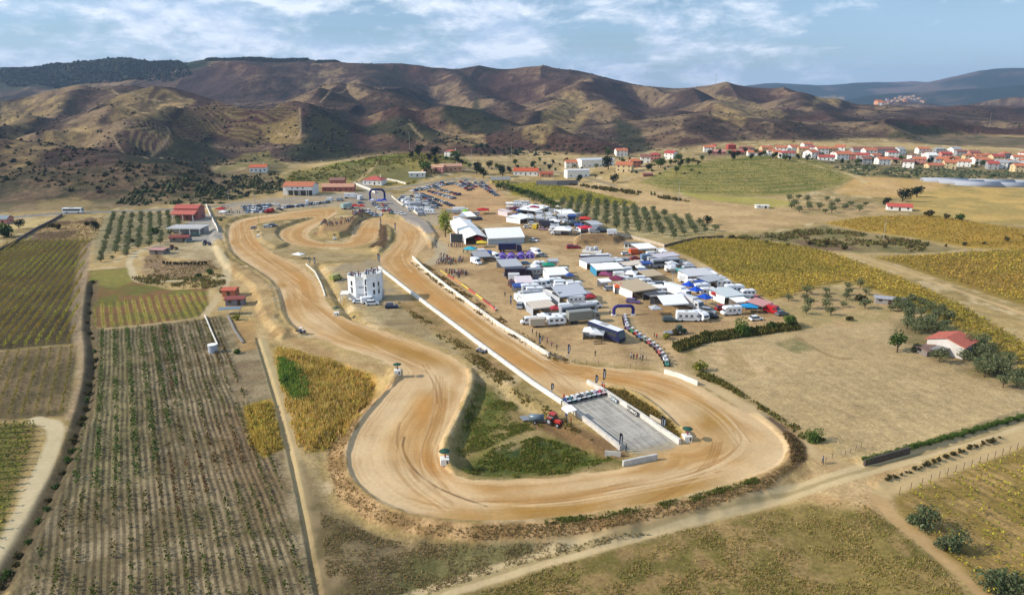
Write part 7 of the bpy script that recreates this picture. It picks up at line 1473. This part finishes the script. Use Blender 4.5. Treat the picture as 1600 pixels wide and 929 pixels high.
# screen stage by the crowd
o = empty('screen_stage'); MB().box(0, 0, .3, 6, .5, 4.2).build('screen', M_glass, o); MB().box(-3.2, 0, 0, .5, .8, 4.6).build('side_panel', M_plaster, o, color=WHITE); MB().box(.3, .9, 0, 6, 1.6, .5).build('deck', M_metal, o)
put(o, 714, 379, -10, 'dark stage screen with white side panel behind the crowd', 'stage')
o = empty('tea_table'); MB().box(0, 0, .7, 2.6, .8, .06).build('table_top', M_wood, o)
for a in (-1.2, 1.2): MB().box(a, 0, 0, .08, .7, .7).build('leg', M_metal, o)
put(o, 934, 537, 8, 'long table in front of the pale gazebo', 'table')
# start canopy over officials
awning((878,650),(887,658), 2.2, 2.3, TW, 'white canopy over the officials beside the starting pad', walls='', slope=.2, cat='canopy')
# marshal posts
def post(p, label, rz=0, sc=1.0):
    o = empty('marshal_post'); MB().box(0, 0, -.3, 1.7, 1.7, 1.35).build('box', M_plaster, o, color=WHITE, bevel=.03); MB().box(.45, -.87, .1, .35, .06, .7).build('opening', M_glass, o)
    m = MB(); m.add([(1.15*math.cos(k*math.pi/4), 1.15*math.sin(k*math.pi/4), 2.5) for k in range(8)]+[(0, 0, 3.0)], [(k, (k+1) % 8, 8) for k in range(8)]+[tuple(range(7, -1, -1))]).build('parasol', M_fabric, o, color=Ac((44, 84, 70)))
    MB().tube((0, 0, 1), (0, 0, 2.6), .04).build('pole', M_metal, o); put(o, *p, rz, label, 'marshal post', 'marshal posts'); o.scale = (sc, sc, sc); return o
POSTS = [((621,583),'white marshal post with green parasol on the left bend tip'),((695,722),'white marshal post with green parasol at the infield lower left'),((1073,686),'white marshal post with green parasol right of the starting pad'),((523,374),'white marshal post at the foot of the spectator mound'),((526,492),'white marshal post on the infield edge below the tower'),((404,370),'white marshal post on the top infield by the track')]
for q, lb in POSTS: post(q, lb, 10)
# feather flags, floodlights and poles
def feather(p, h, col, rz, label):
    o = empty('feather_flag'); MB().tube((0, 0, -.2), (0, 0, h), .03, .02, 5).build('pole', M_metal, o)
    pr = [(.04, h*.18), (.55, h*.24), (.75, h*.6), (.7, h*.86), (.45, h*.98), (.04, h)]
    MB().prism(pr, -.015, .015).build('flag', M_fabric, o, color=col); MB().prism([(.2, h*.3), (.5, h*.32), (.55, h*.8), (.3, h*.85)], -.025, .025).build('emblem', M_fabric, o, color=TL)
    MB().box(0, 0, -.05, .7, .7, .1).build('foot', M_metal, o); return put(o, *p, rz, label, 'flag', 'feather flags')
DK = Ac((30, 26, 40)); NV = Ac((40, 44, 84))
for a, b_, h, c, lb in [(887,556,3.6,NV,'navy feather flag on the bank above the main straight'),(942,597,3.8,DK,'tall dark feather flag right of the starting line'),(930,601,2.8,DK,'small dark feather flag at the top of the island'),(861,611,2.2,DK,'small dark feather flag by the infield barrier before the start'),(967,702,3.8,DK,'dark feather flag at the lower left pad corner'),(1032,670,3.2,DK,'dark feather flag behind the pad wall, left one'),(1035,671,3.0,DK,'dark feather flag behind the pad wall, right one'),
  (592,411,4.0,DK,'dark feather flag by the tower roof line, left one'),(590,409,4.0,NV,'navy feather flag by the tower roof line, right one'),(483,413,3.4,DK,'dark feather flag beside the dark trench, left one'),(491,415,3.8,NV,'navy feather flag beside the dark trench, right one'),(594,354,5,DK,'dark feather flag on the tip of the inner island'),(617,362,5,NV,'navy feather flag on the right of the inner island'),(681,391,5,DK,'dark feather flag at the lane fork'),(797,474,3,NV,'navy feather flag by the paddock left edge'),(842,540,3.2,DK,'dark feather flag by the fence near the bank'),(404,350,4,CY,'yellow feather flag on the top infield')]:
    feather((a, b_), h, c, 0, lb)
def pole(p, h, label, lamp=False, cat='pole', cross=True):
    o = empty('utility_pole'); MB().tube((0, 0, -.5), (0, 0, h), .16, .1, 6).build('shaft', M_conc, o, color=Ac((190, 184, 174)))
    if cross: MB().box(0, 0, h-.6, 1.8, .14, .14).build('crossarm', M_metal, o)
    if lamp: MB().box(0, 0, h, 1.4, .5, .35).build('lamp_head', M_metal, o)
    return put(o, *p, 10, label, cat)
for a, b_, h, lb in [(1060,320,16,'concrete pole on the pale field below the terraces'),(1380,374,10,'concrete pole on the scrubby slope right of centre'),(737,264,18,'tall pole with white crossarm beside the hillside villa'),(865,285,16,'tall pole in front of the grey block wall'),(799,252,18,'tall pole by the wood behind the farmhouse'),(1005,262,9,'pole beside the village lane bottom'),(1082,250,9,'pole beside the village lane top'),(640,232,20,'pole on the hillside behind the knoll'),(1545,200,22,'tall mast on the far right hillside')]:
    pole((a, b_), h, lb)
for n_, (a, b_, h) in enumerate([(825,350,9),(850,348,9),(877,350,9),(907,375,9),(828,424,9),(874,484,6),(1050,455,7),(1125,462,6),(358,318,8),(399,322,7),(447,326,7),(546,324,8),(586,330,7),(655,285,7)]):
    o = pole((a, b_), h, 'slim light pole standing among the parked vehicles, %s from the left end of its list' % ordw(n_+1), True, 'light pole', False); o['label'] = ['slim light pole behind the maroon gazebo','slim light pole in the far rows by the yellow van','slim light pole near the pyramid marquee','slim light pole beside the two red gazebos','slim light pole by the green gazebo','slim light pole beside the silver gabled tent','slim light pole between the tan awnings','slim light pole by the small red gazebo','slim light pole at the roadside near the red gazebo','slim light pole behind the left car lot','slim light pole before the garage building','slim light pole by the pale green truck','slim light pole behind the spectator mound','slim light pole at the top corner of the car park'][n_]; o['group'] = 'slim light poles'
o = empty('radio_mast'); MB().tube((0, 0, 0), (0, 0, 30), .5, .25, 5).build('shaft', M_metal, o); MB().box(0, 0, 24, 2.4, 2.4, 1.5).build('antenna', M_metal, o); x, y, z = PY(1118, 131, 2000); o.location = (x, y, zat(x, y)-1); tag(o, 'thin radio mast on the ridge skyline', 'mast')
# ------------------------------------------------------------------ people: one continuous skinned body, clothing tint by object colour
def body_mesh(pose):
    J = {'pel': (0, 0, .95), 'che': (0, 0, 1.32), 'nek': (0, .01, 1.50), 'hed': (0, -.01, 1.66), 'shl': (-.19, 0, 1.42), 'shr': (.19, 0, 1.42)}
    sp = {'stand': .10, 'walk': .10, 'arms': .13}[pose] if pose != 'sit' else .12
    if pose == 'sit': J.update({'pel': (0, 0, .42), 'che': (0, .05, .80), 'nek': (0, .05, .98), 'hed': (0, .03, 1.14), 'shl': (-.19, .05, .90), 'shr': (.19, .05, .90), 'knl': (-.14, -.45, .50), 'knr': (.14, -.45, .50), 'ftl': (-.14, -.75, .18), 'ftr': (.14, -.75, .18), 'ell': (-.27, -.12, .68), 'elr': (.27, -.12, .68), 'hnl': (-.18, -.36, .72), 'hnr': (.18, -.36, .72)})
    else:
        st = .28 if pose == 'walk' else .03
        J.update({'knl': (-sp, -st*.6, .50), 'knr': (sp, st*.2, .49), 'ftl': (-sp-.01, -st, .06), 'ftr': (sp+.01, st, .06), 'tol': (-sp-.02, -st-.15, .03), 'tor': (sp+.02, st-.15, .03)})
        if pose == 'arms': J.update({'ell': (-.36, -.1, 1.30), 'elr': (.36, -.1, 1.30), 'hnl': (-.28, -.3, 1.42), 'hnr': (.28, -.3, 1.42)})
        else: J.update({'ell': (-.25, .03, 1.16), 'elr': (.25, .02, 1.16), 'hnl': (-.25, -.10, .93), 'hnr': (.26, -.06, .92)})
    E = [('pel', 'che'), ('che', 'nek'), ('nek', 'hed'), ('che', 'shl'), ('che', 'shr'), ('shl', 'ell'), ('ell', 'hnl'), ('shr', 'elr'), ('elr', 'hnr'), ('pel', 'knl'), ('knl', 'ftl'), ('pel', 'knr'), ('knr', 'ftr')]
    if 'tol' in J: E += [('ftl', 'tol'), ('ftr', 'tor')]
    R = {'pel': .15, 'che': .16, 'nek': .065, 'hed': .115, 'shl': .075, 'shr': .075, 'ell': .055, 'elr': .055, 'hnl': .042, 'hnr': .042, 'knl': .075, 'knr': .075, 'ftl': .055, 'ftr': .055, 'tol': .045, 'tor': .045}
    ks = list(J); me = bpy.data.meshes.new('body'); me.from_pydata([J[k] for k in ks], [(ks.index(a), ks.index(b_)) for a, b_ in E], []); o = link(bpy.data.objects.new('tmp', me))
    md = o.modifiers.new('skin', 'SKIN'); sv = me.skin_vertices[0].data
    for i, k in enumerate(ks): sv[i].radius = (R[k], R[k]); sv[i].use_root = (k == 'pel')
    sb = o.modifiers.new('sub', 'SUBSURF'); sb.levels = 1
    bpy.context.view_layer.update(); dg = bpy.context.evaluated_depsgraph_get(); res = bpy.data.meshes.new_from_object(o.evaluated_get(dg)); bpy.data.objects.remove(o)
    hz_ = J['hed'][2]-.12; fz = J['pel'][2]+.05
    ca = res.color_attributes.new('tone', 'FLOAT_COLOR', 'POINT')
    for i, v_ in enumerate(res.vertices):
        z = v_.co.z; ca.data[i].color = (1, 0, 0, 1) if z > hz_ else ((0, 1, 0, 1) if (z < fz and pose != 'sit') or (pose == 'sit' and v_.co.y < -.2 and z < .6) else (0, 0, 1, 1))
    res.materials.clear(); res.materials.append(M_person); res.polygons.foreach_set('use_smooth', [True]*len(res.polygons)); return res
M_person, t, b = newmat('person_surface'); at = N(t, 'ShaderNodeAttribute', attribute_name='tone'); oi = N(t, 'ShaderNodeObjectInfo'); sp_ = N(t, 'ShaderNodeSeparateColor'); t.links.new(at.outputs['Color'], sp_.inputs[0])
tr_ = RAMP(t, oi.outputs['Random'], [(0, (.02, .025, .05)), (.5, (.03, .03, .03)), (1, (.10, .08, .06))])
t.links.new(MIX(t, sp_.outputs['Red'], MIX(t, sp_.outputs['Green'], oi.outputs['Color'], tr_), (.42, .26, .18)), b.inputs['Base Color']); b.inputs['Roughness'].default_value = .85
HB = {}
def hair_mesh():
    m = MB(); vs = []; fs = []
    for i in range(4):
        ph = i/3*math.pi/2*.95
        for j in range(8): t_ = 2*math.pi*j/8; vs.append((.125*math.cos(ph)*math.cos(t_), .02+.135*math.cos(ph)*math.sin(t_), .02+.14*math.sin(ph)))
    for i in range(3):
        for j in range(8): fs.append((i*8+j, i*8+(j+1) % 8, (i+1)*8+(j+1) % 8, (i+1)*8+j))
    fs.append(tuple(range(24, 32))); me = bpy.data.meshes.new('hair'); me.from_pydata(vs, [], fs); me.materials.append(M_cloth); return me
for p_ in ('stand', 'walk', 'arms', 'sit'): HB[p_] = body_mesh(p_)
HM = hair_mesh(); SH = [(Ac((220, 220, 222)), 'white'), (CK, 'black'), (CR, 'red'), (CDB, 'navy'), (Ac((120, 130, 150)), 'grey-blue'), (Ac((150, 110, 90)), 'brown'), (Ac((190, 120, 140)), 'pink'), (CG, 'grey'), (Ac((90, 110, 90)), 'green'), (CK, 'black'), (CB, 'blue')]
PC = 0
def person(x, y, z, rz, pose, col, label, group=None, sc=1.0, hair=(.03, .02, .015)):
    global PC; PC += 1
    o = link(bpy.data.objects.new('person', HB[pose])); o.location = (x, y, z-.02); o.rotation_euler = (0, 0, rz); o.color = (*col, 1); o.scale = (sc, sc, sc)
    h = link(bpy.data.objects.new('hair', HM)); h.parent = o; h.location = (0, -.01 if pose != 'sit' else .03, 1.67 if pose != 'sit' else 1.15); h.color = (*hair, 1)
    return tag(o, label, 'person', group)
def crowd(px, n, group, where, seed, face, sc=1.08, clump=4):
    w = GW(px); r = random.Random(seed); P = []
    P_ = pts_in(w, n*6); f_ = fbm(P_[:, 0]/clump, P_[:, 1]/clump, 2, seed % 7)+RNG.random(len(P_))*.3; P_ = P_[np.argsort(-f_)]
    for p in P_:
        if all((p[0]-q[0])**2+(p[1]-q[1])**2 > .45 for q in P[-200:]): P.append(p)
        if len(P) >= n: break
    for k, p in enumerate(P):
        c, nm = r.choice(SH); ps = r.choice(['stand', 'stand', 'walk', 'arms'])
        person(p[0], p[1], zat(*p), face+r.uniform(-1.2, 1.2), ps, c, '%s-shirted person standing in the crowd %s' % (nm, where), group+', '+nm+' shirts', sc*r.uniform(.93, 1.05))
crowd([(500,352),(515,346),(532,339),(548,334),(560,331),(575,333),(558,341),(546,348),(530,352),(512,354)], 105, 'crowd on the mound', 'on the spectator mound', 2, .6, clump=8)
crowd([(552,331),(600,330),(602,334),(575,336),(556,336)], 24, 'crowd behind the mound', 'behind the spectator mound', 3, 0)
crowd([(676,424),(690,398),(700,385),(722,384),(738,396),(728,412),(733,428),(716,440),(700,430),(688,424)], 118, 'crowd by the fence', 'between the fence and the stage', 5, -.6, clump=7)
crowd([(345,324),(372,324),(376,334),(345,336)], 14, 'group by the roadside', 'beside the roadside gazebos', 8, .5)
TWM = Matrix.Translation(tw.location) @ Matrix.Rotation(math.radians(4), 4, 'Z') @ Matrix.Diagonal((.84, .84, .8, 1))
r = random.Random(4)
for k in range(12):
    p = TWM @ Vector((r.uniform(-6.2, -.6), r.uniform(-1.2, 3.8), 10.22)); c, nm = r.choice(SH[:8]); person(p.x, p.y, p.z, r.uniform(-1, 1), r.choice(['stand', 'arms']), c, nm+'-shirted person on the lower left tower roof', 'people on the lower tower roof, '+nm)
for k in range(16):
    p = TWM @ Vector((r.uniform(.7, 5.4), r.uniform(-1.8, 4.6), 11.62)); c, nm = r.choice(SH[:8]); person(p.x, p.y, p.z, r.uniform(-1, 1), r.choice(['stand', 'arms']), c, nm+'-shirted person on the higher right tower roof', 'people on the higher tower roof, '+nm)
for a, b_, ps, lb in [(978,705,'stand','person alone below the lower end of the starting pad'),(789,463,'walk','person walking alone left of the paddock block'),(798,476,'stand','person standing alone left of the cream awning'),(953,489,'stand','person right of the silver coach'),(930,556,'stand','person behind the fence above the main straight'),(1022,527,'stand','person by the verge right of the buggy queue, left one'),(1026,529,'walk','person by the verge right of the buggy queue, right one'),(885,655,'stand','official under the white start canopy'),(892,662,'stand','official in red beside the start canopy'),
   (881,625,'stand','red-suited marshal at the left end of the starting line'),(941,608,'arms','red-suited marshal at the right end of the starting line'),(944,610,'stand','second red-suited marshal at the right end of the line'),(727,430,'stand','person at the right edge of the fence crowd, left one'),(731,430,'stand','person at the right edge of the fence crowd, right one'),(844,444,'stand','person among the awnings'),(905,447,'stand','person at the right edge of the left block'),(772,484,'stand','pink-shirted person at the end of the banners'),(775,487,'arms','dark person at the end of the banners'),(492,366,'stand','person at the tip of the spectator mound'),
   (1285,724,'walk','person on the lane at the track corner'),(843,379,'stand','person on the path right of the marquee')]:
    x, y, z = G(a, b_); c = CR if 'red' in lb else (Ac((220, 110, 140)) if 'pink' in lb else r.choice(SH)[0]); person(x, y, z, r.uniform(-2, 2), ps, c, lb)
for n_, (a, b_) in enumerate([(832,521),(838,525),(843,528),(848,532),(855,536),(862,541),(870,546)]):
    x, y, z = G(a, b_); person(x, y, z, -2.2, 'stand', r.choice(SH)[0], 'person leaning at the fence above the straight, %s from the left' % ordw(n_+1), 'people along the fence')
for n_, (a, b_) in enumerate([(986,560),(990,561),(995,561),(1000,562),(1004,563)]):
    x, y, z = G(a, b_); person(x, y, z, -2.6, 'stand', r.choice(SH)[0], 'person watching at the end of the lane fence, %s from the left' % ordw(n_+1), 'people at the lane fence')
# marshals inside their posts
for q, lb in POSTS[:4]:
    x, y, z = G(*q); person(x+.1, y+.1, z+.35, -1, 'stand', CR, 'red-shirted marshal in the '+lb.replace('white marshal post ', 'post '), None)
# ------------------------------------------------------------------ buggies
def buggy_fn():
    o = empty('buggy'); MB().prism([(-1.0, .3), (1.2, .25), (1.3, .45), (.6, .65), (-.2, .6), (-1.0, .75)], -.42, .42).build('body', M_paint, o, color=CB, bevel=.04)
    m = MB()
    for s_ in (-1, 1):
        for a, b_ in (((.55, .4*s_, .6), (.1, .34*s_, 1.35)), ((.1, .34*s_, 1.35), (-.6, .34*s_, 1.35)), ((-.6, .34*s_, 1.35), (-1.1, .4*s_, .6))): m.tube(a, b_, .04, .04, 5)
    m.tube((.1, -.34, 1.35), (.1, .34, 1.35), .04, .04, 5); m.tube((-.6, -.34, 1.35), (-.6, .34, 1.35), .04, .04, 5); m.build('roll_cage', M_metal, o)
    for x in (-.85, .95):
        for s_ in (-1, 1): MB().tube((x, s_*.48, .31), (x, s_*.76, .31), .31, .31, 12).build('wheel', M_rubber, o)
    MB().box(-.25, 0, 1.37, .75, .6, .04).build('roof_panel', M_paint, o, color=CW); MB().box(-1.2, 0, .8, .3, .9, .06).build('rear_wing', M_paint, o, color=CW); return o
def buggy(x, y, ang, col, label, group, k):
    z = zat(x, y); o = place('buggy', buggy_fn, x, y, z, ang, 1.15, label, 'buggy', group)
    for c in KIDS.get(o.name, []):
        if c.name.split('.')[0] == 'body': c.color = (*col, 1)
    person(x-.15*math.cos(ang), y-.15*math.sin(ang), z+.05, ang+math.pi/2, 'sit', Ac((60, 60, 70)), 'helmeted driver sitting in the '+label.split(',')[0], 'drivers', hair=CW)
a = G(885, 628); b_ = G(939, 615); da = math.atan2(b_[1]-a[1], b_[0]-a[0])
GC = [(CB, 'blue'), (Ac((40, 130, 140)), 'teal'), (CW, 'white'), (CK, 'black'), (CS, 'silver'), (CGR, 'dark green'), (Ac((200, 190, 210)), 'pale lilac'), (Ac((220, 60, 80)), 'pink-red')]
for k in range(8):
    f_ = k/7; buggy(a[0]+(b_[0]-a[0])*f_, a[1]+(b_[1]-a[1])*f_, math.atan2(G(885, 628)[1]-G(965, 692)[1], G(885, 628)[0]-G(965, 692)[0]), GC[k][0], GC[k][1]+' buggy on the starting line', 'buggies on the starting line', k)
QP = [G(*p) for p in [(976,497),(978,507),(982,515),(990,520),(1000,528),(1013,536),(1024,544),(1034,556),(1040,565),(1043,574)]]
D_ = [0]
for p, q in zip(QP, QP[1:]): D_.append(D_[-1]+math.hypot(q[0]-p[0], q[1]-p[1]))
QC = [(CP, 'violet'), (CDB, 'navy'), (CP, 'purple'), (CW, 'white'), (CP, 'lilac'), (Ac((40, 150, 80)), 'green'), (CR, 'red'), (Ac((80, 120, 170)), 'steel blue'), (Ac((120, 130, 100)), 'olive'), (Ac((200, 80, 80)), 'light red'), (Ac((90, 90, 100)), 'grey'), (CM, 'maroon'), (Ac((230, 90, 80)), 'coral'), (CK, 'black'), (CW, 'cream-white'), (Ac((60, 140, 120)), 'turquoise')]
for k in range(16):
    d = D_[-1]*(k+.3)/16; i = max(j for j in range(len(D_)) if D_[j] <= d); i = min(i, len(QP)-2); f_ = (d-D_[i])/(D_[i+1]-D_[i]); p, q = QP[i], QP[i+1]
    buggy(p[0]+(q[0]-p[0])*f_, p[1]+(q[1]-p[1])*f_, math.atan2(q[1]-p[1], q[0]-p[0]), QC[k][0], QC[k][1]+' buggy in the paddock exit queue', 'buggies in the queue', k)
x, y, z = G(470, 519); buggy(x, y, 2.6, CDB, 'dark blue buggy stranded at the left track edge', None, 0)
x, y, z = G(752, 550); buggy(x, y, -.7, CG, 'grey buggy parked behind the infield barrier', None, 0)
# ------------------------------------------------------------------ painted grid of the starting pad
gl = [(880,629),(970,702),(1062,692),(943,612)]; pa = [np.array(G(*q)[:2]) for q in gl]; ux = pa[1]-pa[0]; Lp = np.linalg.norm(ux); ux /= Lp; uy = np.array([ux[1], -ux[0]]); uy = uy if (pa[3]-pa[0])@uy > 0 else -uy; Wp = (pa[3]-pa[0])@uy
root = empty('grid_marking', (pa[0][0], pa[0][1], 0)); root['kind'] = 'structure'
def mark(s0, t0, s1, t1, w_):
    a = ux*s0+uy*t0; b_ = ux*s1+uy*t1; L = np.linalg.norm(b_-a); MB().box((a[0]+b_[0])/2, (a[1]+b_[1])/2, .004, L, w_, .006, math.atan2(b_[1]-a[1], b_[0]-a[0])).build('painted_line', M_plaster, root, color=Ac((226, 224, 216)))
for k in range(1, 7): mark(2.5, Wp*k/7+.3, Lp-3.5, Wp*k/7+.3, .10)
for s_ in (5, 10.5, 16, 21.5):
    for k in range(7): mark(s_, Wp*k/7+.3+.15, s_, Wp*(k+1)/7+.3-.15, .10)
# never-used prototypes stay out of the scene
for k_, (o, used) in PROTO.items():
    if not used:
        for c in KIDS.get(o.name, []):
            for g_ in KIDS.get(c.name, []): bpy.data.objects.remove(g_)
            bpy.data.objects.remove(c)
        bpy.data.objects.remove(o)
